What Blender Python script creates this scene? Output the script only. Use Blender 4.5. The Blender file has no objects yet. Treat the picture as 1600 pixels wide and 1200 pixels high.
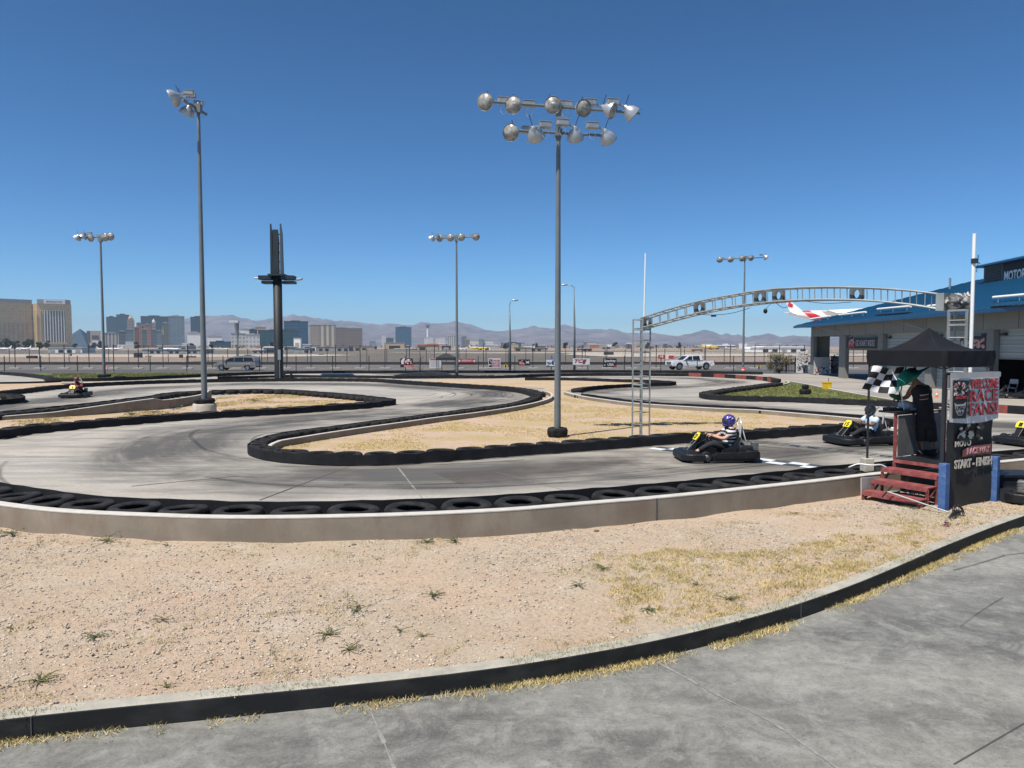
import bpy, bmesh, math, random
import numpy as np
from mathutils import Vector, Matrix, Quaternion, noise as mnoise
PI = math.pi
random.seed(7)
SC = bpy.context.scene
COL = SC.collection
# ---------------------------------------------------------------- camera, sky, sun, exposure
F = 1156.0; CAMH = 2.8; PITCH = math.atan(59 / F)
cam_d = bpy.data.cameras.new('camera'); cam = bpy.data.objects.new('camera', cam_d); COL.objects.link(cam)
cam.location = (0, 0, CAMH); cam.rotation_euler = (PI / 2 - PITCH, 0, 0)
cam_d.sensor_width = 36; cam_d.lens = 36 * F / 1600; cam_d.clip_start = .1; cam_d.clip_end = 60000
SC.camera = cam
SUN_EL = math.radians(61); SUN_AZ = math.radians(225)      # azimuth clockwise from +Y
w = bpy.data.worlds.new('World'); SC.world = w; w.use_nodes = True
nt = w.node_tree; nt.nodes.clear()
sky = nt.nodes.new('ShaderNodeTexSky'); sky.sky_type = 'NISHITA'; sky.sun_disc = False
sky.sun_elevation = SUN_EL; sky.sun_rotation = SUN_AZ; sky.altitude = 3000; sky.air_density = 1.0; sky.dust_density = 0; sky.ozone_density = 10.0
bg = nt.nodes.new('ShaderNodeBackground'); bg.inputs[1].default_value = .13
wo = nt.nodes.new('ShaderNodeOutputWorld')
sp_ = nt.nodes.new('ShaderNodeSeparateColor'); cb_ = nt.nodes.new('ShaderNodeCombineColor'); nt.links.new(sky.outputs[0], sp_.inputs[0])
for i_, (a_, g_) in enumerate(((1.09, 1.57), (.965, 1.31), (.84, 1.29))):        # a deeper, more saturated desert sky: gain and contrast per channel
    p_ = nt.nodes.new('ShaderNodeMath'); p_.operation = 'POWER'; p_.inputs[1].default_value = g_
    s_ = nt.nodes.new('ShaderNodeMath'); s_.operation = 'MULTIPLY'; s_.inputs[1].default_value = a_ * .13 ** (g_ - 1)
    nt.links.new(sp_.outputs[i_], p_.inputs[0]); nt.links.new(p_.outputs[0], s_.inputs[0]); nt.links.new(s_.outputs[0], cb_.inputs[i_])
nt.links.new(cb_.outputs[0], bg.inputs[0]); nt.links.new(bg.outputs[0], wo.inputs[0])
sd = bpy.data.lights.new('sun', 'SUN'); sd.energy = 5.0; sd.angle = math.radians(.5); sd.color = (1, .935, .845)
sun = bpy.data.objects.new('sun', sd); COL.objects.link(sun)
ldir = Vector((-math.sin(SUN_AZ) * math.cos(SUN_EL), -math.cos(SUN_AZ) * math.cos(SUN_EL), -math.sin(SUN_EL)))
sun.rotation_euler = ldir.to_track_quat('-Z', 'Y').to_euler(); sun.location = (-20, -20, 40)
SC.view_settings.view_transform = 'Standard'; SC.view_settings.look = 'None'
SC.view_settings.exposure = .35; SC.view_settings.gamma = 1
SC.cycles.max_bounces = 6; SC.cycles.volume_bounces = 0; SC.cycles.transparent_max_bounces = 12
SC.cycles.use_adaptive_sampling = True

# ---------------------------------------------------------------- helpers: from the survey of the photo to places on the ground
def ray(px, py):
    t = (600 - py) / F; c, s = math.cos(PITCH), math.sin(PITCH)
    return Vector(((px - 800) / F, c + t * s, -s + t * c))
def G(px, py, z=0.0):
    d = ray(px, py); k = (z - CAMH) / d.z
    return Vector((d.x * k, d.y * k, z))
def D(px, py, d):
    r = ray(px, py); k = d / r.y
    return Vector((r.x * k, d, CAMH + r.z * k))
def V(px, py, A, B):                      # on the vertical plane through plan points A, B
    r = ray(px, py); n = Vector((B[1] - A[1], -(B[0] - A[0])))
    k = (n.x * A[0] + n.y * A[1]) / (n.x * r.x + n.y * r.y)
    return Vector((r.x * k, r.y * k, CAMH + r.z * k))
def smooth(pts, step=.35, closed=False):
    P = [Vector(p) for p in pts]; out = []; n = len(P)
    rng = range(n) if closed else range(n - 1)
    for i in rng:
        if closed: a, b, c, d = P[i - 1], P[i], P[(i + 1) % n], P[(i + 2) % n]
        else: a, b, c, d = P[max(i - 1, 0)], P[i], P[i + 1], P[min(i + 2, n - 1)]
        L = (c - b).length; m = max(1, int(L / step))
        # centripetal-ish tangents
        def tan(p, q, r_):
            l1, l2 = (q - p).length + 1e-6, (r_ - q).length + 1e-6
            return ((q - p) / l1 * l2 + (r_ - q) / l2 * l1) / (l1 + l2)
        t1 = tan(a, b, c) * L if (closed or i > 0) else (c - b)
        t2 = tan(b, c, d) * L if (closed or i < n - 2) else (c - b)
        for k in range(m):
            t = k / m
            out.append((2 * t**3 - 3 * t**2 + 1) * b + (t**3 - 2 * t**2 + t) * t1 + (-2 * t**3 + 3 * t**2) * c + (t**3 - t**2) * t2)
    if not closed: out.append(P[-1])
    return out
def resample(pts, step):
    out = [pts[0].copy()]; acc = 0
    for a, b in zip(pts, pts[1:]):
        L = (b - a).length
        if L < 1e-9: continue
        while acc + L >= step:
            t = (step - acc) / L; a = a.lerp(b, t); out.append(a.copy()); L = (b - a).length; acc = 0
            if L < 1e-9: break
        acc += L
    return out
def normals2(pts, closed=False):
    n = len(pts); N = []
    for i in range(n):
        if closed: a, b = pts[i - 1], pts[(i + 1) % n]
        else: a, b = pts[max(i - 1, 0)], pts[min(i + 1, n - 1)]
        d = (b - a); d.z = 0; d.normalize(); N.append(Vector((-d.y, d.x, 0)))
    return N
def offset(pts, off, closed=False):
    return [p + n * off for p, n in zip(pts, normals2(pts, closed))]

# ---------------------------------------------------------------- materials
MATS = {}
def lin(c):
    return tuple((x / 12.92 if x <= .04045 else ((x + .055) / 1.055)**2.4) for x in c)
def mat(name, col, rough=.7, metal=0.0, var=.15, scale=4.0, bump=0.0, bscale=None, detail=6, spec=.5, col2=None, stretch=None, coat=0, emit=None, trans=0, thr=None):
    if name in MATS: return MATS[name]
    m = bpy.data.materials.new(name); m.use_nodes = True; nt = m.node_tree; b = nt.nodes['Principled BSDF']
    N = nt.nodes.new; L = nt.links.new
    b.inputs['Roughness'].default_value = rough; b.inputs['Metallic'].default_value = metal
    b.inputs['Specular IOR Level'].default_value = spec
    if coat: b.inputs['Coat Weight'].default_value = coat
    tc = N('ShaderNodeTexCoord'); mp = N('ShaderNodeMapping'); L(tc.outputs['Object'], mp.inputs[0])
    if stretch: mp.inputs['Scale'].default_value = stretch
    nz = N('ShaderNodeTexNoise'); nz.inputs['Scale'].default_value = scale; nz.inputs['Detail'].default_value = detail; nz.inputs['Roughness'].default_value = .62
    L(mp.outputs[0], nz.inputs['Vector'])
    cr = N('ShaderNodeValToRGB'); cr.color_ramp.elements[0].position = thr[0] if thr else .3; cr.color_ramp.elements[1].position = thr[1] if thr else .7
    c = Vector(col)
    if col2 is None:
        cr.color_ramp.elements[0].color = (*(c * (1 - var)), 1); cr.color_ramp.elements[1].color = (*[min(1, x * (1 + var)) for x in c], 1)
    else:
        cr.color_ramp.elements[0].color = (*c, 1); cr.color_ramp.elements[1].color = (*col2, 1)
    L(nz.outputs['Fac'], cr.inputs[0]); L(cr.outputs[0], b.inputs['Base Color'])
    if bump:
        n2 = N('ShaderNodeTexNoise'); n2.inputs['Scale'].default_value = bscale or scale * 4; n2.inputs['Detail'].default_value = 5
        L(tc.outputs['Object'], n2.inputs['Vector'])
        bp = N('ShaderNodeBump'); bp.inputs['Strength'].default_value = min(1, bump); bp.inputs['Distance'].default_value = .02
        L(n2.outputs['Fac'], bp.inputs['Height']); L(bp.outputs[0], b.inputs['Normal'])
    if trans:
        b.inputs['Alpha'].default_value = 1 - trans
    MATS[name] = m; return m

class NB:                                  # small node builder for the richer ground materials
    def __init__(s, name, rough=.9, spec=.3):
        s.m = bpy.data.materials.new(name); MATS[name] = s.m; s.m.use_nodes = True; s.nt = s.m.node_tree
        s.b = s.nt.nodes['Principled BSDF']; s.b.inputs['Roughness'].default_value = rough; s.b.inputs['Specular IOR Level'].default_value = spec
        s.tc = s.nt.nodes.new('ShaderNodeTexCoord'); s.co = s.tc.outputs['Object']
    def L(s, a, b): s.nt.links.new(a, b)
    def noise(s, scale, detail=6, rough=.6, vec=None, stretch=None, rot=0, dist=0, off=None):
        n = s.nt.nodes.new('ShaderNodeTexNoise'); n.inputs['Scale'].default_value = scale; n.inputs['Detail'].default_value = detail
        n.inputs['Roughness'].default_value = rough; n.inputs['Distortion'].default_value = dist
        v = vec or s.co
        if stretch or rot or off:
            mp = s.nt.nodes.new('ShaderNodeMapping'); s.L(v, mp.inputs[0])
            if stretch: mp.inputs['Scale'].default_value = stretch
            if off: mp.inputs['Location'].default_value = off
            mp.inputs['Rotation'].default_value = (0, 0, rot); v = mp.outputs[0]
        s.L(v, n.inputs['Vector']); return n.outputs['Fac']
    def vor(s, scale, feature='F1', out='Distance'):
        n = s.nt.nodes.new('ShaderNodeTexVoronoi'); n.inputs['Scale'].default_value = scale; n.feature = feature
        s.L(s.co, n.inputs['Vector']); return n.outputs[out]
    def ramp(s, fac, stops):
        r = s.nt.nodes.new('ShaderNodeValToRGB'); e = r.color_ramp.elements
        while len(e) < len(stops): e.new(.5)
        for el, (p, c) in zip(e, stops): el.position = p; el.color = (*c, 1) if not isinstance(c, (int, float)) else (c, c, c, 1)
        s.L(fac, r.inputs[0]); return r.outputs[0]
    def mix(s, fac, a, b, mode='MIX'):
        n = s.nt.nodes.new('ShaderNodeMix'); n.data_type = 'RGBA'; n.blend_type = mode
        if isinstance(fac, (int, float)): n.inputs[0].default_value = fac
        else: s.L(fac, n.inputs[0])
        for k, v in ((6, a), (7, b)):
            if isinstance(v, tuple): n.inputs[k].default_value = (*v, 1)
            else: s.L(v, n.inputs[k])
        return n.outputs[2]
    def math(s, op, a, b=0.0, clamp=False):
        n = s.nt.nodes.new('ShaderNodeMath'); n.operation = op; n.use_clamp = clamp
        for k, v in ((0, a), (1, b)):
            if isinstance(v, (int, float)): n.inputs[k].default_value = v
            else: s.L(v, n.inputs[k])
        return n.outputs[0]
    def bump(s, h, strength=.5, dist=.02):
        b = s.nt.nodes.new('ShaderNodeBump'); b.inputs['Strength'].default_value = strength; b.inputs['Distance'].default_value = dist
        s.L(h, b.inputs['Height']); s.L(b.outputs[0], s.b.inputs['Normal'])
    def out(s, col): s.L(col, s.b.inputs['Base Color']); return s.m

def concrete_mat(name, light, dark, warm, patch=.25, fine=1.0, contrast=(.38, .62), speck=True, streak=None, mottle=0):
    n = NB(name, .85, .35)
    a = n.noise(patch, 8, .6, dist=.6); c = n.ramp(a, [(contrast[0], dark), (contrast[1], light)])
    c = n.mix(n.ramp(n.noise(.11, 3, .5, off=(7, 3, 0)), [(.42, 0.0), (.68, .55)]), c, warm)
    if streak:
        st = n.noise(streak[0], 7, .65, stretch=streak[1], rot=streak[2], dist=.4)
        c = n.mix(n.ramp(st, [(.46, 0.0), (.66, .8)]), c, tuple(x * .5 for x in dark))
    if mottle:
        c = n.mix(n.ramp(n.noise(2.6, 9, .78, dist=.8, off=(1, 7, 0)), [(.44, 0.0), (.62, mottle)]), c, tuple(min(1, x * 1.28) for x in light))
        c = n.mix(n.ramp(n.noise(7, 7, .8, off=(5, 2, 0)), [(.50, 0.0), (.66, mottle * .8)]), c, tuple(x * .7 for x in dark))
    f = n.noise(9 * fine, 6, .75)
    c = n.mix(n.ramp(f, [(.35, .0), (.7, .35)]), c, tuple(x * .55 for x in dark))
    if speck:
        v = n.noise(55 * fine, 3, .7); c = n.mix(n.ramp(v, [(.54, 0.0), (.70, .30)]), c, tuple(min(1, x * 1.2) for x in light))
        v = n.noise(38 * fine, 3, .7, off=(3, 9, 1)); c = n.mix(n.ramp(v, [(.58, 0.0), (.68, .45)]), c, tuple(x * .4 for x in dark))
    n.bump(n.noise(60, 4, .7), .25, .004)
    return n.out(c)

# ---------------------------------------------------------------- mesh collector
class M:
    def __init__(s): s.v = []; s.f = []; s.mi = []; s.cur = 0; s.sm = []; s.smooth = False; s.T = None; s.uv = {}
    def add(s, vs, fs):
        o = len(s.v)
        for p in vs:
            p = Vector(p)
            if s.T is not None: p = s.T @ p
            s.v.append(p[:])
        for f in fs: s.f.append(tuple(i + o for i in f)); s.mi.append(s.cur); s.sm.append(s.smooth)
        return s
    def mat(s, i): s.cur = i; return s
    def box(s, c, d, R=None, bev=0):
        hx, hy, hz = d[0] / 2, d[1] / 2, d[2] / 2
        c = Vector(c)
        if bev:
            b = min(bev, hx * .9, hy * .9, hz * .9); vs = []; 
            bm = bmesh.new(); bmesh.ops.create_cube(bm, size=1)
            for v in bm.verts: v.co = Vector((v.co.x * d[0], v.co.y * d[1], v.co.z * d[2]))
            bmesh.ops.bevel(bm, geom=bm.edges[:], offset=b, segments=2, affect='EDGES', profile=.5)
            bm.verts.index_update()
            vs = [v.co.copy() for v in bm.verts]; fs = [[v.index for v in f.verts] for f in bm.faces]; bm.free()
            if R is not None: vs = [R @ v for v in vs]
            return s.add([c + v for v in vs], fs)
        vs = [Vector((x, y, z)) for z in (-hz, hz) for y in (-hy, hy) for x in (-hx, hx)]
        if R is not None: vs = [R @ v for v in vs]
        return s.add([c + v for v in vs], [(0, 2, 3, 1), (4, 5, 7, 6), (0, 1, 5, 4), (2, 6, 7, 3), (0, 4, 6, 2), (1, 3, 7, 5)])
    def bb(s, a, b, **k):
        a, b = Vector(a), Vector(b); return s.box((a + b) / 2, [abs(x) for x in (b - a)], **k)
    def bar(s, a, b, wd, hd=None, up=(0, 0, 1)):
        a, b = Vector(a), Vector(b); d = b - a; L = d.length; d.normalize(); hd = hd or wd
        up = Vector(up)
        if abs(d.dot(up)) > .98: up = Vector((1, 0, 0))
        x = up.cross(d).normalized(); z = d.cross(x)
        R = Matrix((x, d, z)).transposed()
        return s.box((a + b) / 2, (wd, L, hd), R)
    def cyl(s, a, b, r0, r1=None, n=12, caps=True, sm=True):
        a, b = Vector(a), Vector(b); r1 = r0 if r1 is None else r1; d = (b - a)
        if d.length < 1e-9: return s
        q = d.to_track_quat('Z', 'Y'); X, Y = q @ Vector((1, 0, 0)), q @ Vector((0, 1, 0)); vs = []
        for p, r in ((a, r0), (b, r1)):
            for k in range(n):
                t = 2 * PI * k / n; vs.append(p + X * math.cos(t) * r + Y * math.sin(t) * r)
        fs = [(k, (k + 1) % n, n + (k + 1) % n, n + k) for k in range(n)]
        o = s.smooth; s.smooth = sm; s.add(vs, fs); s.smooth = False
        if caps: s.add(vs, [tuple(range(n - 1, -1, -1)), tuple(range(n, 2 * n))])
        s.smooth = o; return s
    def tube(s, pts, r, n=8, closed=False, caps=True):
        P = [Vector(p) for p in pts]; N = len(P)
        if isinstance(r, (int, float)): r = [r] * N
        vs = []; prev = None
        for i, p in enumerate(P):
            d = (P[(i + 1) % N] - P[i - 1]) if closed else (P[min(i + 1, N - 1)] - P[max(i - 1, 0)])
            if d.length < 1e-9: d = Vector((0, 0, 1))
            d.normalize()
            if prev is None:
                u = Vector((0, 0, 1)) if abs(d.z) < .9 else Vector((1, 0, 0)); X = u.cross(d).normalized()
            else: X = (prev - d * prev.dot(d)).normalized()
            prev = X; Y = d.cross(X)
            for k in range(n):
                t = 2 * PI * k / n; vs.append(p + X * math.cos(t) * r[i] + Y * math.sin(t) * r[i])
        fs = []
        for i in range(N if closed else N - 1):
            j = (i + 1) % N
            for k in range(n): fs.append((i * n + k, i * n + (k + 1) % n, j * n + (k + 1) % n, j * n + k))
        o = s.smooth; s.smooth = True
        if caps and not closed: fs += [tuple(range(n - 1, -1, -1)), tuple((N - 1) * n + k for k in range(n))]
        s.add(vs, fs); s.smooth = o; return s
    def lathe(s, prof, c=(0, 0, 0), axis=(0, 0, 1), n=16, closed=False):
        q = Vector(axis).to_track_quat('Z', 'Y'); X, Y, Z = q @ Vector((1, 0, 0)), q @ Vector((0, 1, 0)), q @ Vector((0, 0, 1)); c = Vector(c); vs = []
        for r, z in prof:
            for k in range(n):
                t = 2 * PI * k / n; vs.append(c + Z * z + X * math.cos(t) * r + Y * math.sin(t) * r)
        m = len(prof); fs = []
        for i in range(m if closed else m - 1):
            j = (i + 1) % m
            for k in range(n): fs.append((i * n + k, i * n + (k + 1) % n, j * n + (k + 1) % n, j * n + k))
        o = s.smooth; s.smooth = True; s.add(vs, fs); s.smooth = o; return s
    def ball(s, c, r, n=12, m=8, sc=(1, 1, 1), R=None):
        vs = []; c = Vector(c)
        for i in range(m + 1):
            ph = PI * i / m
            for k in range(n):
                t = 2 * PI * k / n; p = Vector((math.sin(ph) * math.cos(t) * r * sc[0], math.sin(ph) * math.sin(t) * r * sc[1], math.cos(ph) * r * sc[2]))
                if R is not None: p = R @ p
                vs.append(c + p)
        fs = [(i * n + k, (i + 1) * n + k, (i + 1) * n + (k + 1) % n, i * n + (k + 1) % n) for i in range(m) for k in range(n)]
        o = s.smooth; s.smooth = True; s.add(vs, fs); s.smooth = o; return s
    def prism(s, poly, a, b):               # poly of 3D points, extruded by vector b-a given as offsets
        a, b = Vector(a), Vector(b); n = len(poly); P = [Vector(p) for p in poly]
        return s.add([p + a for p in P] + [p + b for p in P], [tuple(range(n - 1, -1, -1)), tuple(range(n, 2 * n))] + [(k, (k + 1) % n, n + (k + 1) % n, n + k) for k in range(n)])
    def quad(s, a, b, c, d): return s.add([a, b, c, d], [(0, 1, 2, 3)])
    def poly(s, pts): return s.add(pts, [tuple(range(len(pts)))])
    def strip(s, A, B):                     # ruled surface between two polylines
        n = len(A); return s.add(list(A) + list(B), [(i, i + 1, n + i + 1, n + i) for i in range(n - 1)])
    def sweep(s, path, prof, closed=False, hs=None): # prof: list of (across, up) closed loop; across = left normal
        N = normals2(path, closed); n = len(path); m = len(prof); vs = []
        for i, (p, nn) in enumerate(zip(path, N)):
            h = hs[i] if hs else 1
            for a, u in prof: vs.append(p + nn * a + Vector((0, 0, u * h)))
        fs = []
        for i in range(n if closed else n - 1):
            j = (i + 1) % n
            for k in range(m): fs.append((i * m + k, j * m + k, j * m + (k + 1) % m, i * m + (k + 1) % m))
        if not closed: fs += [tuple(range(m)), tuple((n - 1) * m + k for k in range(m - 1, -1, -1))]
        return s.add(vs, fs)
    def build(s, name, mats=None, parent=None, loc=None, rotz=None, fix=False):
        me = bpy.data.meshes.new(name); me.from_pydata(s.v, [], s.f); 
        if mats is not None:
            for m in (mats if isinstance(mats, (list, tuple)) else [mats]): me.materials.append(m)
        me.polygons.foreach_set('material_index', s.mi); me.polygons.foreach_set('use_smooth', s.sm)
        me.validate()
        bm = bmesh.new(); bm.from_mesh(me); bmesh.ops.recalc_face_normals(bm, faces=bm.faces[:]); bm.to_mesh(me); bm.free()
        me.update()
        return link(name, me, parent, loc, rotz)
def link(name, me, parent=None, loc=None, rotz=None):
    o = bpy.data.objects.new(name, me); COL.objects.link(o)
    if parent is not None: o.parent = parent
    if loc is not None: o.location = loc
    if rotz is not None: o.rotation_euler = (0, 0, rotz)
    return o
def tag(o, label=None, cat=None, group=None, kind=None):
    if label: o['label'] = label
    if cat: o['category'] = cat
    if group: o['group'] = group
    if kind: o['kind'] = kind
    return o
def thing(name, label, cat, loc=(0, 0, 0), rotz=0, group=None):
    o = bpy.data.objects.new(name, None); COL.objects.link(o); o.empty_display_size = .3
    o.location = loc; o.rotation_euler = (0, 0, rotz); return tag(o, label, cat, group)
def copy_tree(o, parent=None):
    c = o.copy(); COL.objects.link(c)
    if parent is not None: c.parent = parent
    for ch in list(o.children): copy_tree(ch, c)
    return c
def struct(o): o['kind'] = 'structure'; return o

def text_data(body, size=1.0, sx=1.0, off=0.0, ext=.004, shear=0):
    cu = bpy.data.curves.new('lettering', 'FONT'); cu.body = body; cu.size = size; cu.align_x = 'CENTER'; cu.align_y = 'CENTER'; cu.offset = off; cu.extrude = ext; cu.shear = shear
    cu.resolution_u = 3
    ob = bpy.data.objects.new('lettering', cu); COL.objects.link(ob); bpy.context.view_layer.update()
    dg = bpy.context.evaluated_depsgraph_get(); me = bpy.data.meshes.new_from_object(ob.evaluated_get(dg))
    bpy.data.objects.remove(ob); bpy.data.curves.remove(cu)
    vs = [Vector((v.co.x * sx, v.co.y, v.co.z)) for v in me.vertices]; fs = [tuple(p.vertices) for p in me.polygons]
    bpy.data.meshes.remove(me); return vs, fs
def put_text(m, body, c, xdir, ydir, width=None, height=None, off=0.0, ext=.004, shear=0):
    """lettering fitted into width x height, centred at c in the plane xdir, ydir"""
    vs, fs = text_data(body, 1, 1, off, ext, shear)
    x0, x1 = min(v.x for v in vs), max(v.x for v in vs); y0, y1 = min(v.y for v in vs), max(v.y for v in vs)
    sy = (height or 1) / (y1 - y0); sx = (width / (x1 - x0)) if width else sy
    X, Y = Vector(xdir).normalized(), Vector(ydir).normalized(); Z = X.cross(Y); c = Vector(c)
    m.add([c + X * (v.x - (x0 + x1) / 2) * sx + Y * (v.y - (y0 + y1) / 2) * sy + Z * v.z for v in vs], fs)
    return m
def skin(name, nodes, edges, mats, parent=None, root=0, sub=1, extra=None):
    names = list(nodes); idx = {k: i for i, k in enumerate(names)}
    me = bpy.data.meshes.new('skel'); me.from_pydata([Vector(nodes[k][0])[:] for k in names], [(idx[a], idx[b]) for a, b in edges], [])
    ob = bpy.data.objects.new('skel', me); COL.objects.link(ob)
    md = ob.modifiers.new('skin', 'SKIN'); md.use_smooth_shade = True
    sv = me.skin_vertices[0].data
    for k, i in idx.items():
        r = nodes[k][1]; sv[i].radius = (r, r) if isinstance(r, (int, float)) else r
        sv[i].use_root = (i == root)
    ss = ob.modifiers.new('sub', 'SUBSURF'); ss.levels = sub; ss.render_levels = sub
    bpy.context.view_layer.update(); dg = bpy.context.evaluated_depsgraph_get()
    out = bpy.data.meshes.new_from_object(ob.evaluated_get(dg)); bpy.data.objects.remove(ob); bpy.data.meshes.remove(me)
    m = M(); m.smooth = True; m.add([v.co.copy() for v in out.vertices], [tuple(p.vertices) for p in out.polygons]); bpy.data.meshes.remove(out)
    if extra: extra(m)
    return m.build(name, mats, parent)

def loft(k, rings, n=20, cap=True):
    """rings: (centre, lateral radius, depth radius, lateral axis, depth axis)"""
    vs = []
    for c, ra, rb, A, B in rings:
        c, A, B = Vector(c), Vector(A).normalized(), Vector(B).normalized()
        for i in range(n): t = 2 * PI * i / n; vs.append(c + A * math.cos(t) * ra + B * math.sin(t) * rb)
    m = len(rings); fs = [(j * n + i, j * n + (i + 1) % n, (j + 1) * n + (i + 1) % n, (j + 1) * n + i) for j in range(m - 1) for i in range(n)]
    if cap: fs += [tuple(range(n - 1, -1, -1)), tuple((m - 1) * n + i for i in range(n))]
    o = k.smooth; k.smooth = True; k.add(vs, fs); k.smooth = o; return k
# ---------------------------------------------------------------- shared materials
m_track = concrete_mat('track_concrete', (.475, .445, .39), (.32, .305, .275), (.42, .365, .30), patch=.16, contrast=(.36, .6), streak=(.8, (.35, 2.2, 1), math.radians(8)))
m_pave = concrete_mat('pavement_concrete', (.275, .277, .25), (.125, .125, .12), (.24, .225, .185), patch=.5, contrast=(.34, .66), streak=(.6, (.7, 1.8, 1), math.radians(-38)), mottle=.55)
m_road = concrete_mat('service_road_concrete', (.40, .37, .33), (.27, .25, .225), (.37, .32, .26), patch=.2, speck=False)
m_wall = NB('wall_concrete', .85, .3)
_n = m_wall; _c = _n.ramp(_n.noise(.9, 7, .6, stretch=(1, 1, 1.6)), [(.35, (.21, .18, .14)), (.68, (.30, .26, .205))])
_c = _n.mix(_n.ramp(_n.noise(2.2, 6, .7, stretch=(1, 1, .35), off=(5, 1, 2)), [(.45, 0.0), (.68, .7)]), _c, (.20, .145, .105))
_c = _n.mix(_n.ramp(_n.noise(40, 4, .7), [(.55, 0.0), (.7, .3)]), _c, (.12, .11, .10)); _n.bump(_n.noise(45, 4, .7), .3, .006); m_wall = _n.out(_c)
m_cap = mat('wall_cap_pale', (.50, .48, .43), .8, var=.12, scale=6, bump=.2)
m_kerbtop = mat('kerb_pale_concrete', (.36, .34, .285), .85, var=.22, scale=5, bump=.3, bscale=60)
m_blackpaint = mat('kerb_black_paint', (.014, .0145, .015), .65, col2=(.045, .043, .040), thr=(.45, .8), scale=2.6, spec=.3, bump=.15, stretch=(1, 1, 2))
m_tyre = mat('tyre_rubber', (.012, .0125, .014), .85, col2=(.040, .038, .036), thr=(.42, .72), scale=5, spec=.2, bump=.15, bscale=90)
m_belt = mat('belt_rubber', (.016, .0165, .019), .82, var=.4, scale=2.5, spec=.2)
m_beltred = mat('belt_red_paint', (.24, .055, .04), .75, var=.35, scale=3)
m_seam = mat('joint_dark', (.07, .066, .06), .95)
m_seamp = mat('joint_pale', (.235, .23, .21), .9, var=.3, scale=12)

def dirt_mat(name, base, warm, pale, dry=None, dryamt=(.5, .62), gravel=1.0, dscale=.5):
    n = NB(name, .97, .15)
    c = n.mix(n.ramp(n.noise(.45, 6, .6), [(.36, 0.0), (.66, 1.0)]), base, warm)
    c = n.mix(n.ramp(n.noise(1.3, 6, .65, off=(2, 5, 0)), [(.48, 0.0), (.7, .8)]), c, pale)
    if dry:
        c = n.mix(n.ramp(n.noise(dscale, 7, .68, off=(9, 4, 0)), [(dryamt[0], 0.0), (dryamt[1], .92)]), c, n.ramp(n.noise(12, 5, .8), [(.35, tuple(x * .62 for x in dry)), (.7, dry)]))
    g = n.noise(26 * gravel, 5, .8)
    c = n.mix(n.ramp(g, [(.47, 0.0), (.64, .68)]), c, tuple(x * .50 for x in base))
    g2 = n.noise(34 * gravel, 4, .8, off=(4, 4, 4)); c = n.mix(n.ramp(g2, [(.58, 0.0), (.68, .6)]), c, tuple(min(1, x * 1.3) for x in pale))
    n.bump(n.noise(24 * gravel, 6, .8), .8, .03)
    return n.out(c)
m_dirt = dirt_mat('gravelly_dirt', (.465, .38, .28), (.53, .39, .28), (.54, .465, .365))
m_infield = dirt_mat('infield_dirt', (.47, .36, .26), (.50, .365, .27), (.54, .44, .345), dry=(.53, .41, .19), dryamt=(.45, .6), gravel=.6, dscale=.35)
m_infield2 = dirt_mat('infield_pale_dirt', (.47, .35, .25), (.49, .36, .26), (.52, .42, .33), dry=(.50, .38, .17), dryamt=(.5, .62), gravel=.5, dscale=.4)
m_turf = dirt_mat('green_turf', (.095, .145, .035), (.13, .17, .045), (.20, .21, .08), gravel=.4)

# ---------------------------------------------------------------- ground far and near
def sheet(name, px, z, m, step=None, closed=True):
    pts = [G(x, y, 0) for x, y in px]
    if step: pts = smooth(pts, step, True)
    k = M(); k.poly([Vector((p.x, p.y, z)) for p in pts]); return struct(k.build(name, m))
n = NB('desert_ground', .97, .1)
c = n.mix(n.ramp(n.noise(.02, 6, .6), [(.38, 0.0), (.62, 1.0)]), (.27, .225, .18), (.38, .30, .235))
c = n.mix(n.ramp(n.noise(1.5, 5, .8), [(.45, 0.0), (.7, .4)]), c, (.15, .13, .11)); m_desert = n.out(c)
k = M(); k.poly([(-12000, -40, -.3), (12000, -40, -.3), (12000, 12000, -.3), (-12000, 12000, -.3)]); struct(k.build('ground', m_desert))
k = M()
m_grey = concrete_mat('grey_gravel', (.20, .185, .165), (.115, .108, .10), (.18, .16, .14), patch=.9, speck=False)
m_asph = concrete_mat('asphalt', (.115, .112, .11), (.065, .065, .066), (.11, .10, .095), patch=.05, speck=False)
m_brown = concrete_mat('dark_airfield_dirt', (.185, .165, .14), (.125, .112, .095), (.19, .165, .135), patch=.01, speck=False)
m_run = concrete_mat('runway_concrete', (.56, .50, .42), (.44, .39, .33), (.5, .42, .34), patch=.008, speck=False)
m_tan = concrete_mat('tan_airfield_dirt', (.40, .30, .23), (.28, .22, .17), (.38, .27, .2), patch=.01, speck=False)
sheet('dark_airfield', [(-900, 567.5), (2400, 567.5), (2400, 547), (1100, 548), (600, 546.8), (-900, 547)], -.22, m_brown)
sheet('airfield_dirt', [(-900, 566), (260, 566), (330, 562), (430, 557.5), (300, 557.2), (-900, 557.2)], -.16, m_tan)
sheet('airfield_dirt', [(1010, 566), (2400, 566), (2400, 557), (1240, 556.5), (1000, 557.6)], -.16, m_tan)
sheet('runway', [(-900, 557.8), (300, 557.8), (470, 556.6), (560, 554.4), (500, 553.2), (-900, 553.0)], -.10, m_run)
sheet('runway', [(880, 553.3), (960, 557.2), (1240, 555.6), (2400, 555.6), (2400, 551.6), (1240, 552), (900, 551.2)], -.10, m_run)
sheet('taxiway', [(600, 551.3), (800, 551.7), (1240, 550.2), (2400, 550.2), (2400, 549.3), (1240, 549.2), (800, 550.2), (640, 550.4)], -.10, m_run)
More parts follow.
